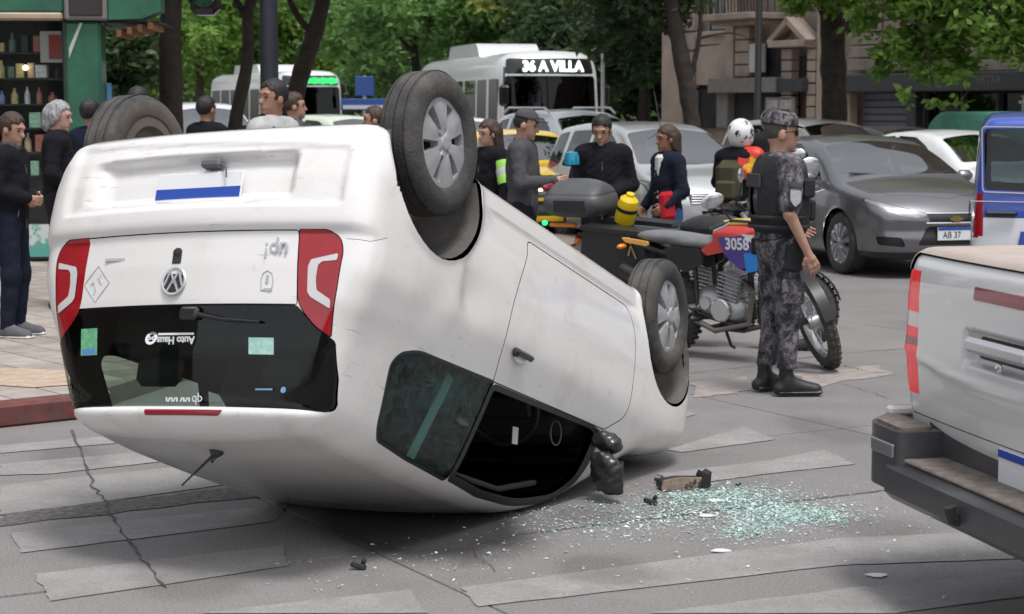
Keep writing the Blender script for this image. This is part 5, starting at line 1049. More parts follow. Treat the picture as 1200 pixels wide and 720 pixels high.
# ------------------------------------------------------------------ pickup truck leaving at the right
P_pick = paint('pickup silver white paint', (.70, .70, .70), .08, .3)
_pwz = curve([.4, .5, .7, .9, 1.05, 1.2, 1.26, 1.3], [.85, .875, .895, .905, .90, .885, .865, .83], .015, -.5, 3)
_pxr = curve([.4, .55, .62, .75, .9, 1.05, 1.15, 1.22, 1.28], [.10, .06, .03, .010, 0, .004, .0, .012, .05], .014, -.5, 3)
def pick_f(x, y, z):
    tail = _pxr(z) + .035 * y * y
    hd = sstep(-.30, -.27, y) * (1 - sstep(.27, .30, y)) * sstep(.895, .915, z) * (1 - sstep(1.015, 1.03, z)) * .05
    cr = -.006 * np.exp(-((z - (.83 + .10 * y * y)) / .02) ** 2) + .004 * sstep(1.10, 1.12, z)
    side = np.abs(y) - (_pwz(z) - .03 * sstep(.6, 0, x)); lip = .015 * np.exp(-((np.hypot(x - 1.15, z - .42) - .46) / .03) ** 2)
    return smax(smax(smax(smax(side - lip, (tail + hd + cr) - x, .07), z - (1.272 - .01 * y * y), .035), .52 - z, .04), x - 2.2, .05)
def make_pickup():
    K = Skin(pick_f, (-.1, -1, .45), (2.3, 1, 1.35), .022)
    fwd = RAD(12.4); c, s = math.cos(fwd), math.sin(fwd); cor = at(1047, 400, 7.4); loc = (cor[0] + s * .885, cor[1] - c * .885, 0)
    root = thing('pickup_truck', 'silver white pickup truck with black step bumper cut by the right edge', 'pickup', loc, fwd)
    lamp = rpoly([(.80, 1.20), (.93, 1.19), (.95, .95), (.93, .74), (.86, .715), (.825, .80), (.80, .98)], .03)
    for p, t in ((lamp, 'l1'), (mirror_poly(lamp), 'l2')): K.cut('rear', p, t, .004, lim=-.25, nmin=-.1)
    K.cut('left', rpoly([(-.1, 1.195), (.09, 1.195), (.13, 1.0), (.10, .74), (-.1, .72)], .03), 'l1', frm=('body', 'gap'), lim=.7, nmin=-.1); K.cut('right', rpoly([(-.1, 1.195), (.09, 1.195), (.13, 1.0), (.10, .74), (-.1, .72)], .03), 'l2', frm=('body', 'gap'), lim=.7, nmin=-.1)
    for sd, t in (('left', 'l1'), ('right', 'l2')):
        for q, z0, z1 in (('w', .985, 1.04), ('d', .915, .945)): K.cut(sd, [(-.2, z0), (.3, z0), (.3, z1), (-.2, z1)], t + q, frm=(t,), lim=.5, nmin=-.9)
    for sd in ('left', 'right'): K.cut(sd, arc_poly(1.15, .42, .44, .3), 'hole', lim=.5, nmin=.1)
    K.cut('rear', rpoly([(-.265, .925), (.265, .925), (.255, 1.005), (-.255, 1.005)], .02), 'hd', lim=-.2, nmin=.1)
    K.cut('rear', rpoly([(-.22, 1.135), (.22, 1.135), (.22, 1.18), (-.22, 1.18)], .008), 'stop', lim=-.2, nmin=.1)
    K.cut('rear', rpoly([(-.795, .66), (.795, .66), (.790, 1.25), (-.790, 1.25)], .02), 'tg', .004, lim=-.2, nmin=.1)
    K.cut('top', rpoly([(.03, -.80), (2.3, -.80), (2.3, .80), (.03, .80)], .02), 'cov', .004, lim=1.1)
    K.emit('body', 'load_bed', [P_pick, M_black], root, .03); setp(K.emit('gap', 'panel_gap', [M_gap], root, 0, -.018), kind='stuff')
    tg = K.emit('tg', 'tailgate', [P_pick, M_black], root, .03); K.emit('cov', 'bed_cover', [mat('beige bed cover', (.42, .36, .32), .8, var=.1, bump=.2, bscale=100)], root, .01, .012)
    K.emit('stop', 'high_stop_lamp', [M_redd], tg, .006, .003); K.emit('hd', 'handle_recess', [M_black], tg)
    MB().box((-.012, 0, .982), (.035, .46, .055), bev=.015).build('tailgate_handle', mat('chrome handle', (.62, .62, .63), .25, metal=.7), tg)
    MB().ell((-.004, -.0, .925), (.01, .022, .018)).build('tailgate_lock', M_chrome, tg)
    for t in ('l1', 'l2'):
        lp = K.emit(t, 'tail_lamp', [mat('lit brake lamp', (.55, .004, .012), .25, coat=.3, var=.3, vscale=30, emit=(1, .02, .03), estr=.16)], root, .012)
        for q, nm, mm_ in (('w', 'reversing_lens', M_lampw), ('d', 'dark_lens', M_redd)): K.emit(t + q, nm, [mm_], lp, .01)
    # step bumper
    M_step = mat('worn bumper step pad', (.17, .145, .125), .85, var=.35, vscale=20, bump=.5, bscale=150); M_bmp = mat('dark grey bumper', (.06, .06, .065), .4, var=.15, coat=.2)
    bp = MB().box((-.02, 0, .44), (.24, 1.30, .15), bev=.03).box((.07, 0, .56), (.06, 1.3, .22), bev=.02)
    for s_ in (1, -1): bp.prism(rpoly([(-.13, s_ * .52), (-.125, s_ * .80), (-.02, s_ * .925), (.28, s_ * .93), (.28, s_ * .52)], .05), .40, .625, 2)
    bo = bp.build('step_bumper', M_bmp, root, 40)
    MB().box((-.035, 0, .526), (.17, 1.0, .014), bev=.005).build('step_pad', M_step, bo)
    for s_ in (1, -1):
        MB().prism(rpoly([(-.112, s_ * .55), (-.105, s_ * .79), (-.01, s_ * .90), (.02, s_ * .90), (.02, s_ * .55)], .03), .624, .638, 2).build('step_pad', M_step, bo)
        MB().box((.10, s_ * .905, .645), (.22, .05, .04), bev=.012).build('bumper_end_cap', P_pick, bo)
        MB().box((-.132, s_ * .66, .55), (.012, .20, .05), bev=.004).build('bumper_insert', mat('brushed trim', (.3, .3, .31), .35, metal=.6), bo)
    pl = MB().box((.028, -.16, .585), (.012, .40, .125), bev=.003).build('number_plate', M_platew, bo); MB().box((.02, -.16, .632), (.004, .39, .026)).build('plate_band', M_plateb, pl)
    MB().tube([(-.1, 0, .40), (-.16, 0, .42), (-.17, 0, .46)], .022, 8).build('tow_hook', M_black, root)
    # cab, chassis, wheels
    CB = dict(key='cab', h=.05, lo=(2.1, -1, .4), hi=(5.5, 1, 1.9), tr=.88, wz=([.3, .5, .8, 1.05, 1.3, 1.7, 1.8], [.84, .88, .905, .89, .80, .70, .62]), wx=([2, 4.6, 5.2, 5.5], [0, 0, -.05, -.2]),
        zt=([2, 2.25, 2.5, 3.3, 3.6, 4.2, 4.35, 4.9, 5.2, 5.5], [1.70, 1.74, 1.79, 1.79, 1.72, 1.25, 1.16, 1.10, .98, .7]), xr=([.3, 1.2, 1.8], [2.23, 2.23, 2.35]), xf=([.3, .6, .9, 1.1], [5.1, 5.2, 5.2, 5.05]), zb=.45,
        cuts=[dict(v='side', p=rpoly([(2.5, 1.18), (3.2, 1.17), (3.2, 1.66), (2.62, 1.66)], .05), t='a', m=M_cglass, n_='side_window', lim=.3), dict(v='side', p=rpoly([(3.3, 1.17), (4.1, 1.15), (3.68, 1.62), (3.3, 1.66)], .05), t='b', m=M_cglass, n_='side_window', lim=.3),
              dict(v='top', p=rpoly([(3.66, -.6), (4.2, -.72), (4.2, .72), (3.66, .6)], .05), t='w', m=M_wsglass, n_='windscreen', lim=1)])
    for nm, me, p in proto(CB):
        if p: me.materials[0] = P_pick
        link('cab_shell' if nm == 'body_shell' else nm, me, root)
    for x in (1.15, 4.25):
        for s_ in (1, -1):
            wh = bpy.data.objects.new('wheel', None); COL.objects.link(wh); wh.parent = root; wh.location = (x, s_ * .78, .38); wh.rotation_euler = (0, x, 0 if s_ > 0 else PI); tyre(wh, .38, .25, .22, n=36)
            link('rim', ALLOY_ME, wh).location = (0, .10, 0)
    MB().bx(.1, 5, -.45, .45, .42, .56).tube([(1.15, -.7, .4), (1.15, .7, .4)], .06).build('chassis', M_black, root)
    return root
make_pickup()
# ------------------------------------------------------------------ people
def rc(a, b, r1, r2):
    a = np.array(a, float); b = np.array(b, float); ba = b - a; L = ba @ ba + 1e-12
    def f(x, y, z):
        px, py, pz = x - a[0], y - a[1], z - a[2]; t = np.clip((px * ba[0] + py * ba[1] + pz * ba[2]) / L, 0, 1)
        return np.sqrt((px - t * ba[0]) ** 2 + (py - t * ba[1]) ** 2 + (pz - t * ba[2]) ** 2) - (r1 + (r2 - r1) * t)
    f.bb = (np.minimum(a - r1, b - r2), np.maximum(a + r1, b + r2)); return f
def el(c, r, R=None):
    c = np.array(c, float); r = np.array(r, float)
    def f(x, y, z):
        px, py, pz = x - c[0], y - c[1], z - c[2]
        if R is not None: px, py, pz = (R[0][i] * px + R[1][i] * py + R[2][i] * pz for i in range(3)) if False else (R[0, 0] * px + R[1, 0] * py + R[2, 0] * pz, R[0, 1] * px + R[1, 1] * py + R[2, 1] * pz, R[0, 2] * px + R[1, 2] * py + R[2, 2] * pz)
        k0 = np.sqrt((px / r[0]) ** 2 + (py / r[1]) ** 2 + (pz / r[2]) ** 2); k1 = np.sqrt((px / r[0] ** 2) ** 2 + (py / r[1] ** 2) ** 2 + (pz / r[2] ** 2) ** 2)
        return k0 * (k0 - 1) / np.maximum(k1, 1e-6)
    m = max(r) if R is not None else 0; f.bb = (c - (m or r), c + (m or r)); return f
def uni(fs, k):
    def f(x, y, z):
        d = fs[0](x, y, z)
        for g in fs[1:]: d = smin(d, g(x, y, z), k)
        return d
    f.bb = (np.min([g.bb[0] for g in fs], 0), np.max([g.bb[1] for g in fs], 0)); return f
def wrinkle(x, y, z, fr, seed):
    r = np.random.default_rng(seed + 5); w_ = 0
    for i in range(7):
        k = r.normal(size=3); k /= np.linalg.norm(k); k *= fr * r.uniform(.6, 2.4); q = k[0] * x + k[1] * y + k[2] * z + r.uniform(0, 6)
        w_ = w_ + (1 - 2 * np.abs(np.sin(q + .8 * np.sin(q * .37 + 9 * z)))) * r.uniform(.2, .5)
    return w_ * .6
def grow(f, d, amp=0, fr=24, seed=0):
    def g(x, y, z):
        v = f(x, y, z) - d
        if amp: v = v + amp * wrinkle(x, y, z, fr, seed)
        return v
    g.bb = (f.bb[0] - d - amp, f.bb[1] + d + amp); return g
def cutz(f, z0, below=True):
    """keep z above z0 (below=True removes what is lower)"""
    g = (lambda x, y, z: np.maximum(f(x, y, z), z0 - z)) if below else (lambda x, y, z: np.maximum(f(x, y, z), z - z0)); g.bb = f.bb; return g
def head_rot(yaw, pit, piv):
    R = np.array(Euler((0, pit, yaw), 'XYZ').to_matrix()); piv = np.array(piv)
    def wrap(f):
        def g(x, y, z):
            px, py, pz = x - piv[0], y - piv[1], z - piv[2]
            return f(R[0, 0] * px + R[1, 0] * py + R[2, 0] * pz + piv[0], R[0, 1] * px + R[1, 1] * py + R[2, 1] * pz + piv[1], R[0, 2] * px + R[1, 2] * py + R[2, 2] * pz + piv[2])
        c = R @ ((f.bb[0] + f.bb[1]) / 2 - piv) + piv; m = np.linalg.norm(f.bb[1] - f.bb[0]) / 2; m = min(m, np.max(f.bb[1] - f.bb[0]) * .62); g.bb = (c - m, c + m); return g
    return wrap, (lambda p: R @ (np.array(p, float) - piv) + piv), R
def sm(name, f, h, m, parent=None, newton=2, obj=True): return sdfmesh(name, f, f.bb[0] - 2 * h, f.bb[1] + 2 * h, h, m, parent, newton, obj)
POSE = dict(hip=[(0, .09, .92), (0, -.09, .92)], knee=[(.03, .10, .50), (.03, -.10, .50)], ank=[(-.01, .11, .085), (-.01, -.11, .085)], toe=[(.16, .135, .03), (.16, -.135, .03)],
            sho=[(0, .185, 1.42), (0, -.185, 1.42)], elb=[(-.03, .235, 1.14), (-.03, -.235, 1.14)], wri=[(.06, .24, .90), (.06, -.24, .90)], yaw=0, pit=0, lean=0)
M_skin = [mat('skin tone %d' % i, c, .55, var=.08, vscale=15) for i, c in enumerate([(.42, .24, .17), (.34, .18, .12), (.50, .31, .24), (.26, .13, .085)])]
M_hair = {k: mat(k + ' hair', c, .5, var=.6, vscale=60, bump=.8, bscale=90, aniso=(1, 1, .18)) for k, c in dict(black=(.014, .012, .012), brown=(.05, .027, .017), grey=(.30, .30, .31)).items()}
M_eye = mat('eye', (.03, .02, .02), .2)
def cloth(name, c, **k): return mat(name, c, .95, spec=.15, var=k.get('var', .18), vscale=k.get('vs', 9), bump=.35, bscale=k.get('bs', 120))
def fingers(w_, d, n, curl, hold=None):
    """hand field: wrist point, pointing direction, palm normal; curl 0..1"""
    d = np.array(d, float); d /= np.linalg.norm(d); n = np.array(n, float); n -= d * (n @ d); n /= np.linalg.norm(n); s = np.cross(n, d); w_ = np.array(w_, float)
    fs = [rc(w_ - d * .02, w_ + d * .04, .026, .028), rc(w_ + d * .035 + s * .022, w_ + d * .085 + s * .028, .016, .014), rc(w_ + d * .035 - s * .018, w_ + d * .085 - s * .026, .016, .013), rc(w_ + d * .03, w_ + d * .088, .018, .015)]
    for o, L in ((.030, .062), (.010, .074), (-.010, .068), (-.029, .052)):
        b = w_ + d * .085 + s * o; a1 = curl * .9; m_ = b + (d * math.cos(a1) + n * math.sin(a1)) * L * .5; a2 = curl * 2.1; e = m_ + (d * math.cos(a2) + n * math.sin(a2)) * L * .55
        fs += [rc(b, m_, .0095, .0085), rc(m_, e, .0085, .007)]
    tb = w_ + d * .025 + s * .030; tm_ = tb + (d * .75 + s * .55 + n * .35) * .038; te = tm_ + (d * .95 + s * .1 + n * (.3 + .4 * curl)) * .032; fs += [rc(tb, tm_, .014, .011), rc(tm_, te, .011, .0085)]
    return uni(fs, .008)
def person(label, loc, face, scale=1.0, pose=None, skin=0, hair='black', hairlong=0, top=None, topm=None, low=None, shoem=None, sleeve=1.0, hem=.86, h=.017, fat=1.0, curl=.45, extra=None, group=None, hood=False, shoe_sole=None, topamp=.006, headgear=None, palm=None, boot=.03):
    P = dict(POSE); P.update(pose or {}); hw, hp, HR = head_rot(P['yaw'], P['pit'], (0, 0, 1.50))
    lz = P['lean']
    root = thing('person', label, 'person', loc, face, group); root.scale = (scale,) * 3
    sk = M_skin[skin]
    pel = el((0, 0, .94), (.105 * fat, .155, .12)); wst = el((.01, 0, 1.12), (.10 * fat, .135 * (.4 + .6 * fat), .17)); che = el((lz * .5, 0, 1.29), (.115 * fat, .165, .19)); shb = rc((lz, .13, 1.425), (lz, -.13, 1.425), .065, .065)
    torso = uni([pel, wst, che, shb], .10)
    arms = []; fore = []; legs = []
    for i in (0, 1):
        S, E_, W_ = (np.array(P[k][i]) for k in ('sho', 'elb', 'wri'))
        arms += [rc(S, E_, .052, .042), rc(E_, E_ + (W_ - E_) * min(1, max(.02, (sleeve - .5) * 2)), .042, .030)]; fore += [rc(S, E_, .047, .037), rc(E_, W_, .038, .025)]
        H_, K_, A_ = (np.array(P[k][i]) for k in ('hip', 'knee', 'ank')); legs += [rc(H_, K_, .082, .056), rc(K_, A_, .056, .038)]
    if sleeve < .6:
        arms = []
        for i in (0, 1): S, E_ = np.array(P['sho'][i]), np.array(P['elb'][i]); arms += [rc(S, S + (E_ - S) * sleeve * 1.9, .056, .052)]
    skull = [el((-.005, 0, 1.652), (.098, .077, .103)), el((.028, 0, 1.585), (.066, .057, .075)), rc((.088, 0, 1.640), (.108, 0, 1.606), .009, .015), el((-.005, .079, 1.622), (.021, .012, .033)), el((-.005, -.079, 1.622), (.021, .012, .033)),
             el((.083, .0, 1.668), (.016, .05, .010)), el((.088, 0, 1.567), (.013, .024, .010)), el((.082, 0, 1.535), (.018, .022, .016))]
    head = hw(uni(skull, .018)); neck = rc((-.012 + lz, 0, 1.44), hp((-.008, 0, 1.57)), .060, .054)
    body = uni([grow(torso, -.012), head, neck] + fore + legs + [rc(P['ank'][i], np.array(P['toe'][i]) * [1, 1, 1], .030, .012) for i in (0, 1)], .022)
    b = sm('body', body, h * .8, sk, root)
    V, F = [], []; n0 = len(b.data.vertices); bm_v = [tuple(v.co) for v in b.data.vertices]; bm_f = [tuple(p.vertices) for p in b.data.polygons]
    for i in (0, 1):
        E_, W_ = np.array(P['elb'][i]), np.array(P['wri'][i]); d = W_ - E_; nn = np.array(palm[i] if palm else (0, -1 if i == 0 else 1, 0), float)
        hd = fingers(W_, d, nn, curl if not hasattr(curl, '__len__') else curl[i]); v, q = surfnet(hd, hd.bb[0] - .01, hd.bb[1] + .01, .0055 if h < .014 else .009, 2)
        bm_f += [tuple(int(k) + len(bm_v) for k in f_) for f_ in q]; bm_v += [tuple(k) for k in v]
    me = bpy.data.meshes.new('body'); me.from_pydata(bm_v, [], bm_f); me.materials.append(sk); me.shade_smooth(); b.data = me
    for s in (1, -1):
        c = hp((.079, s * .031, 1.642)); MB().ell(c, (.013, .014, .008), 8, 6).build('eye', M_eye, root); 
        MB().tube([hp((.093, s * .014, 1.667)), hp((.094, s * .034, 1.672)), hp((.080, s * .052, 1.664))], [.004, .005, .003], 5).build('eyebrow', M_hair[hair], root)
    MB().tube([hp((.094, .021, 1.564)), hp((.102, 0, 1.566)), hp((.094, -.021, 1.564))], .003, 5).build('mouth', mat('lips', (.25, .10, .08), .5), root)
    tf = uni([grow(torso, .016)] + [grow(a, .016) for a in arms], .05)
    if top == 'long': tf = uni([tf, rc((0, 0, 1.0), (0, 0, hem), .15, .17)], .05)
    tf2 = cutz(grow(tf, 0, topamp, 26, len(label)), hem); tf2.bb = (np.array([tf.bb[0][0], tf.bb[0][1], max(hem - .02, min(hem, tf.bb[0][2])) if sleeve < .6 else min(hem, min(P['wri'][0][2], P['wri'][1][2])) - .06]), tf.bb[1])
    if sleeve >= .6:
        arm_f = uni([grow(a, .016) for a in arms], .03); g0 = cutz(grow(uni([grow(torso, .016)], .05), 0, topamp, 26, len(label)), hem); ga_ = grow(arm_f, 0, topamp, 30, len(label) + 1)
        tf2 = (lambda bb: (lambda f: (setattr(f, 'bb', bb), f)[1])(lambda x, y, z: smin(g0(x, y, z), ga_(x, y, z), .045)))((np.minimum([9, 9, hem], np.minimum(g0.bb[0], arm_f.bb[0])) if False else np.minimum(np.array([g0.bb[0][0], g0.bb[0][1], hem]), arm_f.bb[0]) - .01, np.maximum(g0.bb[1], arm_f.bb[1]) + .01))
    sm('jacket' if sleeve > .9 else 'shirt', tf2, h, topm, root)
    MB().lathe([(.066, -.03), (.074, .0), (.068, .03), (.060, .028), (.064, -.0)], (-.008 + lz, 0, 1.485), (.12, 0, 1), 16).build('collar', topm, root)
    if sleeve > .9:
        zx = lambda z: float(np.interp(z, [.8, .95, 1.1, 1.3, 1.42, 1.47], [.118, .122, .122, .135, .098, .075])) * (.5 + .5 * fat) + lz * .5
        MB().tube([(zx(z) + .006, .0, z) for z in np.linspace(max(hem + .01, .86), 1.46, 9)], .005, 5).build('zip', mat('zip metal', (.16, .16, .17), .4, metal=.6), root)
        for s in (1, -1): MB().tube([(zx(1.0) - .012, s * .085, 1.06), (zx(.95) - .018, s * .11, .955)], .0045, 5).build('pocket_seam', mat('zip metal'), root)
    lf = uni([grow(pel, .012)] + [grow(l, .016) for l in legs], .04); lf = cutz(grow(lf, 0, .006, 30, 3), .075 + max(0, boot - .05)); lf = cutz(lf, 1.02, False); lf.bb = (np.array([lf.bb[0][0], lf.bb[0][1], .06]), np.array([lf.bb[1][0], lf.bb[1][1], 1.03]))
    sm('trousers', lf, h, low, root)
    for i in (0, 1):
        A_, T_ = np.array(P['ank'][i]), np.array(P['toe'][i]); hl_ = A_ + np.array([-.045, 0, -.05])
        sf = uni([rc(A_ + [0, 0, boot], A_ + [.0, 0, -.03], .045, .045), rc(hl_, T_, .040, .036), rc(A_ + [.015, 0, -.012], T_, .050, .038)], .03); sf2 = cutz(sf, .004 + (A_[2] - .085)); sf2.bb = sf.bb
        so = sm('shoe', sf2, h * .75, shoem or M_black, root)
        if shoe_sole: pp = T_ - A_; an = math.atan2(pp[1], pp[0]); c, s_ = math.cos(an), math.sin(an); MB().box(((A_ + T_) / 2 * [1, 1, 0] + [-.01, 0, .017 + A_[2] - .085]), (.29, .095, .03), np.array([[c, -s_, 0], [s_, c, 0], [0, 0, 1]]), .014).build('sole', shoe_sole, so)
    if headgear is None:
        hs_ = [el((-.012, 0, 1.668), (.106, .086, .105))]
        if hairlong: hs_ += [rc((-.07, 0, 1.64), (-.075, 0, 1.64 - .26 * hairlong), .075, .06), rc((-.03, .07, 1.64), (-.03, .075, 1.64 - .2 * hairlong), .028, .02), rc((-.03, -.07, 1.64), (-.03, -.075, 1.64 - .2 * hairlong), .028, .02)]
        hu = uni(hs_, .03)
        def hf(x, y, z):
            d = hu(x, y, z) + .0045 * wrinkle(x, y, z * .35, 70, len(label)); face_ = np.maximum(.028 - x, z - 1.702 + .25 * np.abs(y)); d = np.maximum(d, -face_ * .9) if False else np.maximum(d, np.minimum(x - .036 - .006 * np.sin(110 * z + 60 * y), 1.716 + .008 * np.sin(95 * y + len(label)) - .35 * np.abs(y) - z))
            if not hairlong: d = np.maximum(d, np.minimum(1.625 - .75 * (x + .02) * -1 * 0 - z, 1.6 - z) if False else (1.565 + .55 * np.maximum(x + .05, 0) - z))
            return d
        hf.bb = hu.bb; sm('hair', hw(hf), h * .7, M_hair[hair], root)
    else: headgear(root, hp, HR, hw, h)
    if extra: extra(root, P, hp)
    return root
def helmet(m, visor=None):
    def g(root, hp, HR, hw, h):
        hel = el((-.005, 0, 1.655), (.138, .125, .135)); jaw = el((.03, 0, 1.58), (.115, .10, .075)); f0 = uni([hel, jaw], .04)
        f1 = hw((lambda f: (setattr(f, 'bb', f0.bb), f)[1])(lambda x, y, z: np.maximum(f0(x, y, z), -np.maximum(np.maximum(.06 - x, np.abs(z - 1.635) - .045), np.abs(y) - .095))))
        o = sm('helmet', f1, h * .7, m, root)
        V = el((.0, 0, 1.645), (.130, .112, .10)); fv = hw((lambda f: (setattr(f, 'bb', V.bb), f)[1])(lambda x, y, z: np.maximum(V(x, y, z), .05 - x))); sm('visor', fv, h * .7, visor or M_gloss, root)
    return g
# ------------------------------------------------------------------ the officer
def camo():
    if 'grey camouflage cloth' in MATS: return MATS['grey camouflage cloth']
    m = mat('grey camouflage cloth', (.1, .1, .1), .9); t = m.node_tree; b = t.nodes['Principled BSDF']
    n1 = _noise(t, 15, 4, .65, 'Object', (1, 1, .7)); n2 = _noise(t, 30, 4, .7, 'Object', (1, 1, .8))
    r1 = _ramp(t, n1.outputs[0], [(0, (.018, .018, .022)), (.44, (.075, .070, .082)), (.53, (.17, .16, .175)), (.62, (.03, .03, .036))]); r1.color_ramp.interpolation = 'CONSTANT'
    r2 = _ramp(t, n2.outputs[0], [(0, 0), (.57, 1)]); r2.color_ramp.interpolation = 'CONSTANT'
    c = _mix(t, r1.outputs[0], (.045, .043, .052), r2.outputs[0]); t.links.new(c, b.inputs['Base Color'])
    n3 = _noise(t, 60, 4, .6); bp = t.nodes.new('ShaderNodeBump'); bp.inputs['Strength'].default_value = .3; bp.inputs['Distance'].default_value = .01; t.links.new(n3.outputs[0], bp.inputs['Height']); t.links.new(bp.outputs[0], b.inputs['Normal'])
    return m
M_camo = camo(); M_vest = mat('black vest nylon', (.016, .016, .019), .85, var=.25, vscale=30, bump=.4, bscale=160); M_boot = mat('black boot leather', (.014, .014, .015), .4, var=.2, bump=.2, bscale=80)
M_patch = mat('grey patch', (.30, .30, .32), .8, var=.2, vscale=50); M_darkpatch = mat('dark patch', (.05, .05, .058), .8, var=.3, vscale=60)
def officer_head(root, hp, HR, hw, h):
    hu = el((-.012, 0, 1.655), (.100, .081, .09)); hf = lambda x, y, z: np.maximum(np.maximum(hu(x, y, z), x - .02), 1.58 - z); hf.bb = hu.bb; sm('hair', hw(hf), h * .8, mat('cropped greying hair', (.06, .05, .045), .7), root)
    c0 = rc((-.01, 0, 1.70), (-.005, 0, 1.715), .100, .100); cf = lambda x, y, z: np.maximum(np.maximum(el((-.008, 0, 1.70), (.112, .094, .10))(x, y, z), 1.685 - .10 * x - z), z - 1.772 + .12 * x + .35 * y * y); cf.bb = (np.array([-.13, -.11, 1.64]), np.array([.12, .11, 1.80]))
    cap = sm('patrol_cap', hw(cf), h * .6, M_camo, root)
    MB().add([hp((.085 + .055 * math.cos(a) * q, .078 * math.sin(a), 1.688 - .012 * q * math.cos(a) + dz)) for dz in (.0, -.006) for q in (0, 1) for a in np.linspace(-1.25, 1.25, 9)],
             [(i, i + 1, 9 + i + 1, 9 + i) for i in range(8)] + [(18 + i, 27 + i, 27 + i + 1, 18 + i + 1) for i in range(8)] + [(9 + i, 9 + i + 1, 27 + i + 1, 27 + i) for i in range(8)]).build('cap_peak', M_vest, cap)
    for s in (1, -1): MB().ell(hp((.094, s * .034, 1.641)), (.010, .028, .019), 10, 6, HR).tube([hp((.088, s * .06, 1.648)), hp((.04, s * .082, 1.646)), hp((-.01, s * .085, 1.640))], .0035, 5).build('sunglass_lens', M_gloss, root)
def officer_kit(root, P, hp):
    t = uni([el((.0, 0, 1.28), (.150, .200, .20)), el((.01, 0, 1.12), (.150, .185, .17)), rc((0, .10, 1.42), (0, -.10, 1.42), .085, .085)], .07)
    vf = lambda x, y, z: np.maximum(np.maximum(np.maximum(grow(t, .026, .003, 40)(x, y, z), 1.00 - z), z - 1.495), np.abs(y) - .225 + .30 * np.maximum(z - 1.27, 0)); vf.bb = t.bb
    v = sm('ballistic_vest', vf, .011, M_vest, root)
    MB().box((-.176, 0, 1.345), (.012, .21, .085), bev=.004).build('back_patch', M_darkpatch, v)
    for z in (1.06, 1.12): MB().lathe([(.186, -.012), (.190, 0), (.186, .012)], (.0, 0, z), (0, 0, 1), 24).build('vest_strap', mat('strap webbing', (.028, .028, .032), .9), v).scale = (1.0, 1.18, 1)
    for o in v.children:
        if o.name.startswith('vest_strap'): o.location.z = 0
    for k, y in enumerate((-.1, .02, .12)): MB().box((.165, y, 1.16), (.05, .09, .13), bev=.015).build('vest_pouch', M_vest, v)
    for y in (-.205,): MB().box((.10, y, 1.30), (.09, .05, .12), bev=.015).build('radio_pouch', M_vest, v)
    MB().lathe([(.148, -.022), (.152, -.018), (.152, .018), (.148, .022)], (.0, 0, .985), (0, 0, 1), 28).build('duty_belt', M_vest, root).scale = (.92, 1.16, 1)
    ho = MB().box((.02, -.205, .87), (.12, .05, .17), rotm((.15, -.1, 1)), bev=.02).box((.035, -.215, .965), (.07, .035, .06), bev=.012).build('holster', M_vest, root)
    MB().box((.09, -.195, .92), (.06, .045, .10), bev=.012).build('belt_pouch', M_vest, root)
    MB().box((-.06, .19, .92), (.08, .05, .11), bev=.012).build('belt_pouch', M_vest, root)
    S, E_ = np.array(P['sho'][1]), np.array(P['elb'][1]); d = (E_ - S) / np.linalg.norm(E_ - S); c = S + d * .10 + np.array([.0, -.073, 0]); R = rotm(-d)
    MB().box(c, (.085, .008, .035), R, .003).build('arm_flash', M_darkpatch, root); MB().prism(rpoly([(-.036, .05), (.036, .05), (.034, -.02), (0, -.058), (-.034, -.02)], .012), -.004, .004, 1).build('arm_badge', M_patch, root).matrix_local = Matrix.Translation(Vector(c + d * .085)) @ Matrix(R.tolist()).to_4x4()
    for s in (1, -1): MB().box((P['knee'][0][0] + .0, s * .188, .66), (.15, .03, .16), bev=.012).build('thigh_pocket', M_camo, root)
OFF_Y = 12.25; off = at(910, 460, OFF_Y)
person('police officer in grey camouflage uniform and black vest standing with back half turned', (off[0], off[1], 0), RAD(16), 1.0,
       dict(knee=[(.02, .10, .50), (.03, -.10, .50)], ank=[(-.04, .10, .095), (.01, -.12, .095)], toe=[(.12, .15, .036), (.19, -.16, .036)], elb=[(.0, .26, 1.14), (-.045, -.265, 1.145)], wri=[(.18, .2, 1.05), (.075, -.275, .905)], yaw=RAD(-14), pit=RAD(3)),
       skin=0, topm=M_camo, low=M_camo, shoem=M_boot, shoe_sole=M_black, sleeve=.42, hem=.98, h=.0115, fat=1.22, extra=officer_kit, headgear=officer_head, curl=.35, boot=.15, topamp=.005)
# ------------------------------------------------------------------ bystanders
C_blk = cloth('black jacket cloth', (.012, .012, .016)); C_nav = cloth('dark navy cloth', (.014, .018, .032)); C_gry = cloth('charcoal jacket cloth', (.075, .075, .08)); C_jean = cloth('blue denim', (.06, .13, .30)); C_lgr = cloth('light grey cotton', (.42, .42, .42)); C_dk = cloth('dark trousers cloth', (.02, .02, .024)); C_olive = cloth('olive backpack cloth', (.07, .065, .04)); C_wht = cloth('white shirt cotton', (.65, .65, .64))
def stand(px, Y, z0=0.0): p = at(px, 300, Y); return (p[0], p[1], z0)
PZ = .118
def scarf(root, P, hp):
    MB().tube([(.07 * math.cos(t), .075 * math.sin(t), 1.49 + .012 * math.sin(3 * t)) for t in np.linspace(0, 2 * PI, 21)[:-1]], .036, 8, closed=True).build('scarf', cloth('patterned dark scarf', (.06, .06, .07), var=.6, vs=40), root)
    MB().ell((-.09, 0, 1.60), (.045, .04, .06)).build('hair_bun', M_hair['black'], root)
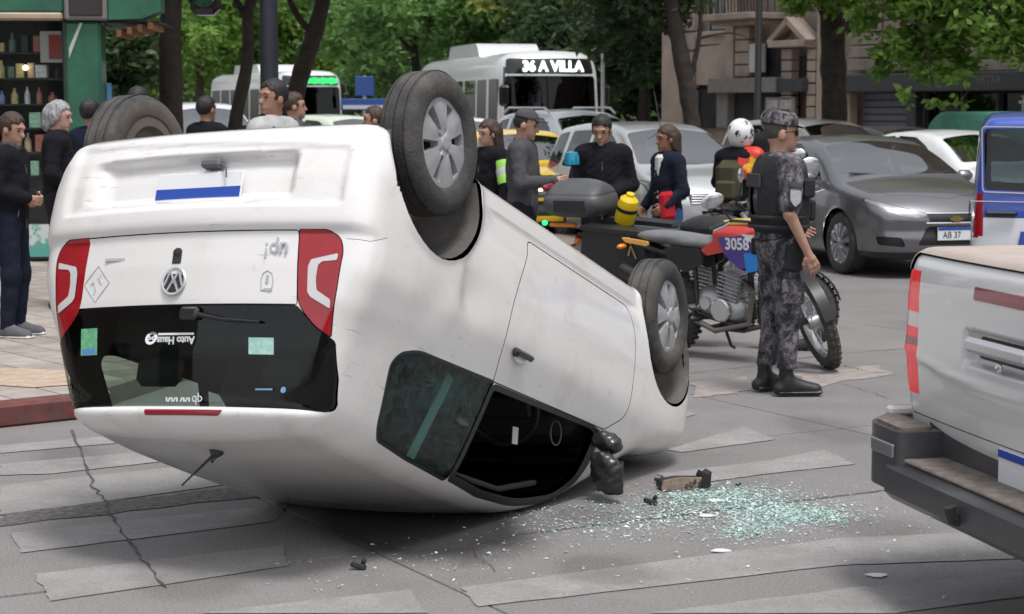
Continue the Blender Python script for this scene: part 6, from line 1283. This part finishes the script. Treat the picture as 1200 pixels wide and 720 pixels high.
person('young woman in black jacket and scarf standing at the left edge of the picture', stand(14, 14.3, PZ), RAD(-8), .93, dict(elb=[(-.02, .23, 1.16), (-.02, -.23, 1.16)], wri=[(.17, .08, 1.10), (.17, -.10, 1.10)], yaw=RAD(-12), pit=RAD(14)), 0, 'brown', 0, None, C_blk, C_nav, cloth('grey trainer', (.12, .12, .13)), 1, .84, .014, extra=scarf, shoe_sole=mat('white sole', (.6, .6, .58), .7))
person('grey haired person in dark coat half hidden behind the overturned car', stand(70, 16.4, PZ), RAD(8), .98, dict(elb=[(-.03, .24, 1.15), (-.03, -.25, 1.15)], wri=[(.16, .14, 1.02), (.19, -.16, 1.02)], pit=RAD(10), yaw=RAD(-10)), 2, 'grey', .35, 'long', C_blk, C_dk, None, 1, .72, .016)
person('dark haired bystander between grey haired person and the raised tyre', stand(110, 18, PZ), RAD(60), .99, None, 1, 'black', 0, None, C_nav, C_dk, h=.022)
person('bystander whose black hair shows just above the left raised tyre', stand(166, 17.2, PZ), RAD(80), 1.05, None, 1, 'black', 0, None, C_blk, C_dk, h=.022)
person('dark haired man seen from behind left of the slender leaning tree', stand(245, 19.5, PZ), RAD(55), 1.01, None, 1, 'black', 0, None, C_blk, C_dk, h=.02)
def rucks(root, P, hp):
    MB().box((-.19, 0, 1.25), (.16, .28, .40), bev=.06).build('backpack', C_blk, root)
    for s in (1, -1): MB().tube([(-.12, s * .11, 1.46), (.0, s * .12, 1.515), (.12, s * .12, 1.40), (.12, s * .13, 1.2)], .02, 6).build('backpack_strap', C_blk, root)
person('tall young man in light grey top beside the dark pole, glancing left', stand(322, 14.5, PZ), RAD(-30), 1.065, dict(yaw=RAD(-105)), 1, 'black', 0, None, C_lgr, C_dk, h=.014, extra=rucks)
person('man with short brown hair seen in profile right of the dark pole', stand(347, 19.2, PZ), RAD(10), 1.03, None, 0, 'brown', 0, None, C_gry, C_dk, h=.017)
person('bystander whose face shows left of the nearest raised wheel', stand(439, 19.5), RAD(190), 1.02, None, 0, 'brown', 0, None, C_dk, C_dk, h=.018)
def hiviz(root, P, hp):
    for i in (0, 1):
        S, E_ = np.array(P['sho'][i]), np.array(P['elb'][i])
        for k, m in ((.3, mat('fluorescent green band', (.35, .75, .12), .6)), (.55, mat('reflective grey band', (.55, .56, .56), .4)), (.8, mat('fluorescent green band'))):
            MB().lathe([(.075, -.042), (.078, 0), (.074, .042)], S + (E_ - S) * k, E_ - S, 14).build('sleeve_band', m, root)
person('woman with long brown hair and bright green and grey sleeve bands', stand(575, 17.6), RAD(215), .955, dict(pit=RAD(8), elb=[(.0, .26, 1.16), (.0, -.26, 1.16)]), 0, 'brown', 1.0, None, C_blk, C_dk, h=.016, extra=hiviz)
def cap_head(root, hp, HR, hw, h):
    hu = el((-.012, 0, 1.655), (.102, .083, .09)); hf = lambda x, y, z: np.maximum(np.maximum(hu(x, y, z), x - .02), 1.57 - z); hf.bb = hu.bb; sm('hair', hw(hf), h * .8, M_hair['black'], root)
    cf = lambda x, y, z: np.maximum(el((-.008, 0, 1.685), (.108, .09, .09))(x, y, z), 1.69 - z); cf.bb = (np.array([-.13, -.11, 1.66]), np.array([.12, .11, 1.79])); c = sm('cap', hw(cf), h * .7, C_gry, root)
    MB().box(hp((.125, 0, 1.695)), (.09, .13, .010), HR, .004).build('cap_peak', C_gry, c)
def phone(root, P, hp):
    w_ = np.array(P['wri'][1]); MB().box(w_ + [.10, .03, .03], (.075, .012, .15), rotm((.7, 0, 1)), .004).build('phone', M_gloss, root) if False else None
person('man in charcoal jacket and cap reaching forward with a pale slip in his hand', stand(612, 16.6), RAD(-12), 1.01, dict(elb=[(.05, .24, 1.15), (.04, -.26, 1.15)], wri=[(.27, .14, 1.16), (.29, -.15, 1.17)], pit=RAD(14)), 0, 'black', 0, None, C_gry, C_dk, None, 1, .82, .013, headgear=cap_head, topamp=.005)
person('young man in black jacket looking down behind the motorcycle top case', stand(706, 16.8), RAD(-95), .985, dict(elb=[(-.02, .25, 1.15), (-.02, -.25, 1.15)], wri=[(.2, .10, 1.10), (.2, -.08, 1.08)], pit=RAD(22), yaw=RAD(-10)), 0, 'black', 0, None, C_blk, C_dk, None, 1, .82, .013, topamp=.005)
def handbag(root, P, hp):
    MB().box((.10, .02, 1.27), (.07, .12, .44), bev=.03).build('shirt_front', C_wht, root)
    MB().box((.13, .22, 1.02), (.16, .08, .26), rotm((.1, 0, 1)), .03).build('red_bag', cloth('red bag cloth', (.45, .02, .03)), root)
person('woman in open navy jacket, white shirt and jeans with a red bag', stand(782, 17.2), RAD(205), .93, dict(pit=RAD(6), elb=[(-.02, .25, 1.15), (-.02, -.25, 1.15)], wri=[(.15, .22, 1.02), (.12, -.22, 1.0)]), 3, 'brown', .5, 'long', C_nav, C_jean, None, 1, .74, .014, extra=handbag)
M_helm = mat('black and white helmet', (.75, .75, .75), .25, coat=.6, dirt=(.02, .02, .02), dscale=11, dlo=.56, dhi=.58)
def rider_x(root, P, hp):
    MB().box((-.20, .03, 1.20), (.15, .27, .40), bev=.07).build('backpack', C_olive, root); MB().box((-.29, .03, 1.12), (.06, .20, .18), bev=.025).build('backpack_pocket', C_olive, root)
    f0 = uni([el((.0, 0, 1.28), (.155, .21, .21)), rc((0, .15, 1.43), (0, -.15, 1.43), .095, .095)], .06); f = lambda x, y, z: np.maximum(np.maximum(f0(x, y, z), 1.22 - z), y + .02); f.bb = f0.bb
    me = sm('racing_bib', f, .015, mat('red and yellow nylon', (.62, .03, .02), .5, dirt=(.8, .5, .03), dscale=5, dlo=.52, dhi=.6), root)
SEATED = dict(knee=[(.34, .17, .78), (.34, -.17, .78)], ank=[(.24, .16, .38), (.24, -.16, .38)], toe=[(.42, .17, .34), (.42, -.17, .34)], elb=[(.14, .28, 1.18), (.14, -.28, 1.18)], wri=[(.40, .26, 1.14), (.40, -.26, 1.14)], pit=RAD(4))
RID = stand(866, 18.6); RIDA = RAD(62)
person('motorcycle rider in black and white helmet with olive backpack behind the officer', (RID[0], RID[1], -.10), RIDA, 1.0, SEATED, 0, 'black', 0, None, C_blk, C_dk, None, 1, .84, .015, extra=rider_x, headgear=helmet(M_helm))
person('person in glossy black helmet standing behind the officer cap', stand(903, 21.5), RAD(-70), 1.0, None, 0, 'black', 0, None, C_dk, C_dk, h=.02, headgear=helmet(M_gloss))
# ------------------------------------------------------------------ motorcycles (x forward, rear axle above the origin)
M_frame = mat('black frame paint', (.02, .02, .022), .35); M_alum = mat('cast aluminium', (.42, .42, .43), .4, metal=.7, var=.2, vscale=20); M_alumb = mat('polished cover', (.62, .63, .64), .25, metal=.8)
M_seatv = mat('grey seat vinyl', (.16, .165, .17), .55, var=.15, bump=.2, bscale=120); M_mred = mat('red bike plastic', (.55, .05, .04), .3, coat=.4); M_mpur = mat('purple blue bike plastic', (.07, .045, .28), .3, coat=.4); M_myel = mat('yellow bike plastic', (.72, .62, .10), .3, coat=.4); M_morange = mat('orange panel', (.85, .45, .12), .35)
class MB2(MB):
    def xf(s, fn): s.v = [np.array([fn(p) for p in v]) for v in s.v]; return s
def bike(label, loc, ang, lean, steer, kind='trail', cols=None, name='motorcycle', x=None):
    root = thing(name, label, 'motorcycle', loc, 0); root.rotation_euler = Euler((lean, 0, ang), 'XYZ')
    hx, hz, rk = 1.02, .90, RAD(27); axv = np.array([-math.sin(rk), 0, math.cos(rk)]); hp_ = np.array([hx, 0, hz]); Rs = np.array(Matrix.Rotation(steer, 3, Vector(axv)))
    st = lambda p: Rs @ (np.asarray(p) - hp_) + hp_; I = lambda p: p
    wb, rf, rr = 1.37, (.345 if kind == 'trail' else .30), .315
    def wheel(cx, r, tw, fn, nm):
        t = np.linspace(0, 2 * PI, 9)
        w_ = MB2().lathe([(r - tw * 1.05, -tw * .36), (r - tw * .7, -tw * .5), (r - tw * .25, -tw * .46), (r, -tw * .16), (r, tw * .16), (r - tw * .25, tw * .46), (r - tw * .7, tw * .5), (r - tw * 1.05, tw * .36)], (cx, 0, r), (0, 1, 0), 40).xf(fn).build(nm, M_rubber, root, 60)
        kn = MB2()
        for a in np.linspace(0, 2 * PI, 36, endpoint=False):
            for s in (-1, 1): kn.box((cx + (r + .001) * math.cos(a + s * .04), s * tw * .2, r + (r + .001) * math.sin(a + s * .04)), (.018, tw * .26, .022), np.array(Matrix.Rotation(-a, 3, 'Y')) )
        setp(kn.xf(fn).build('tread_blocks', M_rubber, w_), kind='stuff')
        MB2().lathe([(r - tw * 1.0, -tw * .36), (r - tw * 1.15, -tw * .25), (r - tw * 1.3, 0), (r - tw * 1.15, tw * .25), (r - tw * 1.0, tw * .36)], (cx, 0, r), (0, 1, 0), 36).xf(fn).build('rim', M_alumb, w_)
        sp = MB2()
        for k in range(18):
            a = k * 2 * PI / 18; a2 = a + .35 * (-1) ** k; y = .03 * (-1) ** (k // 2); ri = r - tw * 1.2
            sp.tube([(cx + .04 * math.cos(a2), y, r + .04 * math.sin(a2)), (cx + ri * math.cos(a), 0, r + ri * math.sin(a))], .0025, 4)
        setp(sp.xf(fn).build('spokes', M_alumb, w_), kind='stuff'); MB2().lathe([(.001, -.06), (.045, -.055), (.05, 0), (.045, .055), (.001, .06)], (cx, 0, r), (0, 1, 0), 14).lathe([(.06, .05), (.115, .05), (.115, .056), (.06, .056)], (cx, 0, r), (0, 1, 0), 20).xf(fn).build('hub', M_alum, w_)
    wheel(0, rr, .11, I, 'rear_wheel'); wheel(wb, rf, .085, st, 'front_wheel')
    for s in (1, -1):
        MB2().tube([(wb, s * .085, rf), (wb - .13, s * .085, rf + .27)], .027, 10).tube([(wb - .10, s * .085, rf + .22), (hx - .06, s * .085, hz + .12)], .020, 10).xf(st).build('fork_leg', M_alum if kind != 'trail' else M_frame, root)
        MB2().tube([(hx - .08, s * .30, hz + .20), (hx - .09, s * .42, hz + .19)], .018, 8).xf(st).build('grip', M_rubber, root)
        MB2().tube([(hx - .05, s * .28, hz + .20), (hx + .02, s * .34, hz + .21), (hx - .0, s * .42, hz + .20)], .007, 6).xf(st).build('lever', M_alum, root)
        mo = MB2().tube([(hx - .06, s * .26, hz + .2), (hx - .02, s * .31, hz + .33), (hx - .02, s * .33, hz + .37)], .006, 6).xf(st).build('mirror_stalk', M_frame, root); MB2().ell((hx - .02, s * .36, hz + .40), (.018, .085, .055), 16, 8).xf(st).build('mirror_head', M_alumb, mo)
    MB2().tube([(hx - .08, -.42, hz + .19), (hx - .08, -.25, hz + .20), (hx - .03, -.10, hz + .14), (hx - .03, .10, hz + .14), (hx - .08, .25, hz + .20), (hx - .08, .42, hz + .19)], .011, 8).xf(st).build('handlebar', M_frame, root)
    fz = .05
    MB2().add([(wb + (rf + .022 + dz) * math.cos(a), yy * .8, rf + (rf + .022 + dz) * math.sin(a)) for dz in (0, .006) for a in np.linspace(.25, 2.3, 12) for yy in (-.05, 0, .05)], [(i * 3 + j, i * 3 + j + 1, i * 3 + j + 4, i * 3 + j + 3) for i in range(11) for j in range(2)] + [(36 + i * 3 + j, 36 + i * 3 + j + 3, 36 + i * 3 + j + 4, 36 + i * 3 + j + 1) for i in range(11) for j in range(2)]).xf(st).build('front_mudguard', cols['guard'], root)
    MB2().box((hx + .09, 0, hz + .05), (.10, .19, .22), rotm((-.3, 0, 1)), .04).xf(st).build('headlamp_cowl', cols['guard'], root); MB2().lathe([(.001, .02), (.06, .01), (.065, -.02)], (hx + .14, 0, hz + .04), (1, 0, .1), 16).xf(st).build('headlamp', M_head, root)
    MB().tube([(hx, 0, hz - .05), (.78, 0, .62), (.80, 0, .30)], .024).build('down_tube', M_frame, root)
    for s in (1, -1):
        MB().tube([(hx - .02, s * .02, hz), (.62, s * .09, .80), (.25, s * .10, .72), (-.22, s * .09, .80)], .016).tube([(.36, s * .10, .72), (.38, s * .11, .34), (.72, s * .10, .26)], .018).build('frame_rail', M_frame, root)
        MB().tube([(0, s * .11, rr), (.40, s * .10, .38)], .026).build('swing_arm', M_alum, root); MB().tube([(.06, s * .13, rr + .02), (.10, s * .12, .72)], [.026, .022]).build('shock_absorber', M_frame, root)
        MB().tube([(.42, s * .12, .30), (.42, s * .26, .30)], .014).build('foot_peg', M_frame, root)
    # engine: crankcase, round covers, finned cylinder
    eb = sm('crankcase', uni([el((.52, 0, .38), (.20, .12, .12)), el((.66, 0, .36), (.13, .11, .11)), el((.42, 0, .42), (.12, .11, .10))], .05), .012, M_alum, root)
    for s in (1, -1): MB().lathe([(.001, .03), (.075, .028), (.085, .018), (.088, 0)], (.60, s * .115, .37), (0, s, 0), 22).build('round_cover', M_alumb, eb); MB().lathe([(.001, .025), (.045, .022), (.05, 0)], (.46, s * .11, .41), (0, s, 0), 18).build('round_cover', M_alumb, eb)
    R = rotm((.22, 0, 1)); cy = MB().box((.66, 0, .53), (.15, .17, .2), R, .02); cy.build('cylinder', M_alum, root)
    for k in range(7): MB().box(np.array([.632 + .006 * k, 0, .455 + .027 * k]), (.19, .21, .009), R, .003).build('cooling_fin', M_alum, root)
    MB().tube([(.72, -.03, .60), (.84, -.06, .50), (.82, -.09, .28), (.55, -.13, .22), (.35, -.15, .30)], .021).build('exhaust_pipe', mat('blued steel', (.22, .2, .18), .35, metal=.8), root)
    MB().tube([(.35, -.15, .32), (.0, -.17, .52), (-.28, -.17, .62)], [.035, .055, .05], 12).build('silencer', M_frame, root)
    MB().box((.62, 0, .23), (.34, .20, .03), bev=.01).build('bash_plate', M_frame, root)
    tk = uni([el((.72, 0, .88), (.26, .13, .12)), el((.86, 0, .86), (.14, .14, .11))], .06); tk2 = cutz(tk, .78); tk2.bb = tk.bb
    tank = sm('fuel_tank', tk2, .013, cols['tank'], root); MB().lathe([(.001, .02), (.035, .018), (.04, 0)], (.74, 0, .99), (0, 0, 1), 16).build('tank_cap', M_frame, tank)
    st_f = uni([el((.36, 0, .83), (.30, .115, .055)), el((.02, 0, .855), (.28, .10, .05)), el((.58, 0, .86), (.12, .08, .07))], .05); sm('seat', st_f, .013, cols['seat'], root)
    for s in (1, -1):
        MB().prism(rpoly([(.62, .90), (.98, .93), (1.10, .84), (1.0, .72), (.82, .68), (.70, .76)], .03), s * .145, s * .165, 1).build('tank_shroud', cols['shroud'], root)
        MB().prism(rpoly([(.62, .90), (.78, .915), (.70, .80), (.52, .76), (.46, .80)], .02), s * .135, s * .158, 1).build('side_cover', cols['side'], root)
        MB().prism(rpoly([(.10, .80), (.42, .80), (.46, .70), (.30, .62), (.14, .68)], .03), s * .115, s * .135, 1).build('side_panel', M_frame, root)
        MB().prism(rpoly([(-.34, .845), (-.08, .825), (-.08, .79), (-.30, .81)], .015), s * .085, s * .105, 1).build('tail_panel', cols['tailp'], root)
        MB().ell((-.32, s * .12, .78), (.03, .05, .022)).build('indicator', M_amber, root)
    MB().add([(-.0 - .42 * t, yy, .78 + .06 * math.sin(t * 2.2) - .10 * t * t + dz) for dz in (0, -.01) for t in np.linspace(0, 1, 8) for yy in (-.07, 0, .07)], [(i * 3 + j, i * 3 + j + 1, i * 3 + j + 4, i * 3 + j + 3) for i in range(7) for j in range(2)] + [(24 + i * 3 + j, 24 + i * 3 + j + 3, 24 + i * 3 + j + 4, 24 + i * 3 + j + 1) for i in range(7) for j in range(2)]).build('rear_mudguard', M_frame, root)
    MB().box((-.36, 0, .80), (.04, .12, .05), bev=.015).build('tail_lamp', M_red, root)
    MB().tube([(.40, .12, .28), (.36, .28, .03), (.38, .30, .012)], .012).build('side_stand', M_frame, root)
    if x: x(root)
    return root
def bike1_x(root):
    for s in (1, -1):
        place_text('3058', .115, root, (.80, s * .168, .855), (s * -1, 0, 0) if s > 0 else (1, 0, .06), (0, 0, 1), M_stickw, 'unit_number', .002, bold=.003, ax=.95)
        MB().prism(rpoly([(.84, .93), (1.02, .92), (1.09, .85), (.95, .86)], .015), s * .166, s * .170, 1).build('white_stripe', M_stickw, root); MB().prism(rpoly([(.86, .80), (.98, .80), (.98, .68), (.88, .66)], .02), s * .166, s * .172, 1).build('blue_tag', mat('bright blue tag', (.02, .25, .7), .4), root)
    MB().box((.78, 0, .995), (.36, .16, .04), rotm((-.05, 0, 1)), .012).build('yellow_tank_cover', M_myel, root)
fw = gnd(958, 433); hA = RAD(-45); s_ = 1.37
bike('police trail motorcycle with red, purple and yellow panels numbered 3058', (fw[0] - 1.33 * math.cos(hA), fw[1] - 1.33 * math.sin(hA) + .05, 0), hA, RAD(4), RAD(-38), 'trail', dict(guard=M_frame, tank=M_mred, seat=M_seatv, shroud=M_mpur, side=M_mred, tailp=M_morange), x=bike1_x)
M_case = mat('grey top case plastic', (.075, .078, .082), .5, var=.15); M_pan = mat('black pannier plastic', (.016, .016, .018), .35)
def bike2_x(root):
    tc = sm('top_case', (lambda f: (setattr(f, 'bb', (np.array([-.62, -.28, .93]), np.array([-.08, .28, 1.30]))), f)[1])(lambda x, y, z: smax(smax(np.abs(x + .34) - (.245 - .10 * (z - 1.0) ** 2 * 8), np.abs(y) - (.25 - 1.0 * np.maximum(z - 1.08, 0) ** 2 * 6), .1), np.abs(z - 1.115) - .15, .13) - .0 + .006 * (np.abs(z - 1.135) < .008)), .014, M_case, root)
    for s in (1, -1): MB().box((-.56, s * .12, 1.19), (.05, .16, .05), rotm((.35, 0, 1)), .015).build('case_reflector', M_redd, tc)
    MB().box((-.34, -.245, 1.06), (.26, .012, .09), bev=.004).build('case_inlay', M_pan, tc)
    pn = lambda s: MB().prism(rpoly([(-.16, .93), (.30, .89), (.34, .66), (.22, .52), (-.10, .52), (-.20, .66)], .06), s * .20, s * .40, 1)
    for s in (1, -1):
        o = pn(s).build('pannier', M_pan, root, 45); MB().prism(rpoly([(-.19, .935), (.34, .895), (.32, .865), (-.19, .905)], .01), s * .19, s * .415, 1).build('pannier_lid', M_pan, o)
    k = MB().tube([(.20, -.412, .86), (.22, -.415, .80), (.20, -.415, .72)], .006, 5).tube([(.22, -.415, .80), (.26, -.415, .70)], .006, 5).build('strap_end', mat('tan strap', (.55, .42, .18), .6), root)
    MB().tube([(-.46, .12, .95), (-.46, .12, 1.36)], .012).build('beacon_pole', M_frame, root); MB().lathe([(.001, .10), (.045, .095), (.058, .06), (.06, 0), (.001, 0)], (-.46, .12, 1.35), (0, 0, 1), 18).build('blue_beacon', mat('cyan blue beacon lens', (.0, .22, .36), .2, coat=.6), root)
    MB().ell((-.56, -.20, .925), (.022, .022, .02)).build('green_lamp', mat('green lamp', (.02, .3, .1), .3, emit=(.02, 1, .22), estr=1.2), root)
    MB().box((-.45, -.1, .90), (.22, .05, .03), bev=.01).build('orange_reflector', M_amber, root)
    yc = MB().lathe([(.001, 0), (.075, .0), (.08, .02), (.08, .15), (.07, .19), (.035, .22), (.03, .24), (.001, .25)], (.02, -.02, .93), (.35, -.25, 1), 20).build('yellow_canister', mat('yellow plastic', (.75, .52, .01), .4), root)
    MB().lathe([(.082, .10), (.083, .115), (.082, .13)], (.02, -.02, .93), (.35, -.25, 1), 20).build('canister_band', M_frame, yc)
b2 = at(690, 300, 14.9)
bike('police touring motorcycle with grey top case, black panniers and blue beacon', (b2[0] + .28, b2[1] + .12, 0), RAD(-24), RAD(3), RAD(8), 'road', dict(guard=M_frame, tank=M_frame, seat=M_frame, shroud=M_frame, side=M_frame, tailp=M_frame), x=bike2_x)
rx = np.array([math.cos(RIDA), math.sin(RIDA)]) if 'RIDA' in globals() else np.array([.82, .57])
rp = at(866, 300, 18.6)
bike('dark motorcycle ridden by the helmeted rider with backpack', (rp[0] - .35 * rx[0], rp[1] - .35 * rx[1], 0), RAD(62), 0, RAD(15), 'road', dict(guard=M_frame, tank=mat('olive tank paint', (.05, .06, .03), .3), seat=M_frame, shroud=M_frame, side=M_frame, tailp=M_frame))
# ------------------------------------------------------------------ broken glass and debris
M_shard = mat('turquoise glass crumbs', (.46, .68, .63), .12, spec=.8, var=.35, vscale=50); M_shardw = mat('white glass crumbs', (.72, .78, .76), .15, spec=.8)
gr = np.random.default_rng(11)
def shards(pts, m, name, lab, s0, s1):
    mb = MB(); V = []; F = []; n = 0
    for x, y in pts:
        s = gr.uniform(s0, s1); d = gr.normal(size=(4, 3)) * s; d[:, 2] = np.abs(d[:, 2]) * .6 + .001; V.append(d + [x, y, .004]); F += [(n, n + 1, n + 2), (n, n + 2, n + 3), (n, n + 3, n + 1), (n + 1, n + 3, n + 2)]; n += 4
    mb.add(np.concatenate(V), F); o = mb.build(name, m, None, 5); return setp(o, lab, 'glass', None, 'stuff')
def scat(spec):
    P = []
    for cx, cy, sx, sy, sl, n in spec:
        u = gr.normal(0, 1, n) * sx; v = gr.normal(0, 1, n) * sy
        for a, b in zip(u, v): P.append(gnd(cx + a, min(718, max(540, cy + b + sl * a)))[:2])
    return P
tq = scat([(850, 580, 44, 5, -.02, 1500), (905, 599, 40, 7, .08, 2300), (955, 605, 28, 6, .05, 1000), (880, 622, 26, 6, -.1, 1000), (800, 590, 42, 8, -.1, 900), (860, 604, 80, 16, 0, 1400), (760, 612, 50, 10, -.08, 600), (680, 615, 60, 10, -.05, 300), (560, 640, 90, 14, -.1, 240), (480, 655, 70, 16, -.1, 90), (900, 605, 110, 24, 0, 500), (640, 600, 45, 6, -.1, 300)])
shards(tq, M_shard, 'broken_glass', 'scatter of turquoise broken window glass on the road', .0018, .0055)
shards(scat([(900, 600, 60, 14, .05, 600), (840, 580, 40, 5, 0, 110), (760, 612, 60, 14, -.1, 200), (520, 645, 100, 16, -.1, 110), (800, 640, 200, 30, 0, 120)]), M_shardw, 'glass_splinters', 'white glints of splintered glass among the turquoise crumbs', .002, .0075)
dp = gnd(798, 573); o = thing('mirror_cap_shell', 'broken tan and black mirror shell lying beside the scattered glass', 'debris', (dp[0], dp[1], .0), RAD(12))
M_tan = mat('scuffed tan plastic', (.30, .23, .18), .75, var=.25, vscale=20, dirt=(.05, .045, .04), dscale=16, dlo=.55, dhi=.6)
MB().prism(rpoly([(-.11, .006), (.085, .0), (.10, .058), (-.02, .062), (-.10, .05)], .012), -.045, -.033, 1).build('tan_face', M_tan, o, 40)
MB().prism(rpoly([(-.11, .004), (.09, .0), (.105, .05), (-.02, .055), (-.105, .045)], .012), -.033, .05, 1).build('black_shell', M_black, o, 40)
MB().prism([(.085, .0), (.13, .012), (.135, .085), (.115, .07), (.10, .082), (.088, .062)], -.05, .045, 1).build('torn_edge', M_black, o, 40); MB().box((0, -.04, .004), (.2, .03, .008), bev=.002).build('rim', M_black, o)
for k, (px, py, s, lab) in enumerate([(420, 668, .035, 'small black clip lying alone on the road in front of the car'), (762, 592, .035, 'small dark plastic splinter left of the broken mirror shell'), (772, 566, .025, 'tiny black fragment beside the broken mirror shell'), (865, 571, .015, 'tiny black speck above the scattered glass')]):
    p = gnd(px, py); MB().box((0, 0, s * .35), (s * 1.8, s * .7, s * .7), rotm((.3, .2, 1)), s * .15).box((s * .5, 0, s * .6), (s * .5, s * .5, s * 1.2), rotm((.5, -.3, 1)), s * .1).build('plastic_fragment', M_black); o = bpy.context.scene.objects['plastic_fragment' + ('.%03d' % k if k else '')]; o.location = (p[0], p[1], .004); setp(o, lab, 'debris')
for k, (px, py) in enumerate([(1028, 676), (838, 588), (828, 606), (845, 647)]):
    p = gnd(px, py); q = MB().add([(.04 * math.cos(a) * (1 + .3 * math.sin(3 * a + k)), .03 * math.sin(a), z) for z in (0, .003) for a in np.linspace(0, 2 * PI, 10)[:-1]], [tuple(range(9, 18))] + [(i, (i + 1) % 9, 9 + (i + 1) % 9, 9 + i) for i in range(9)]).build('paper_scrap', M_stickw); q.location = (p[0], p[1], .005)
    setp(q, ['pale paper scrap nearest the pickup bumper', 'pale scrap at the upper edge of the glass scatter', 'pale scrap inside the glass scatter', 'pale scrap on the road below the glass scatter'][k], 'litter')
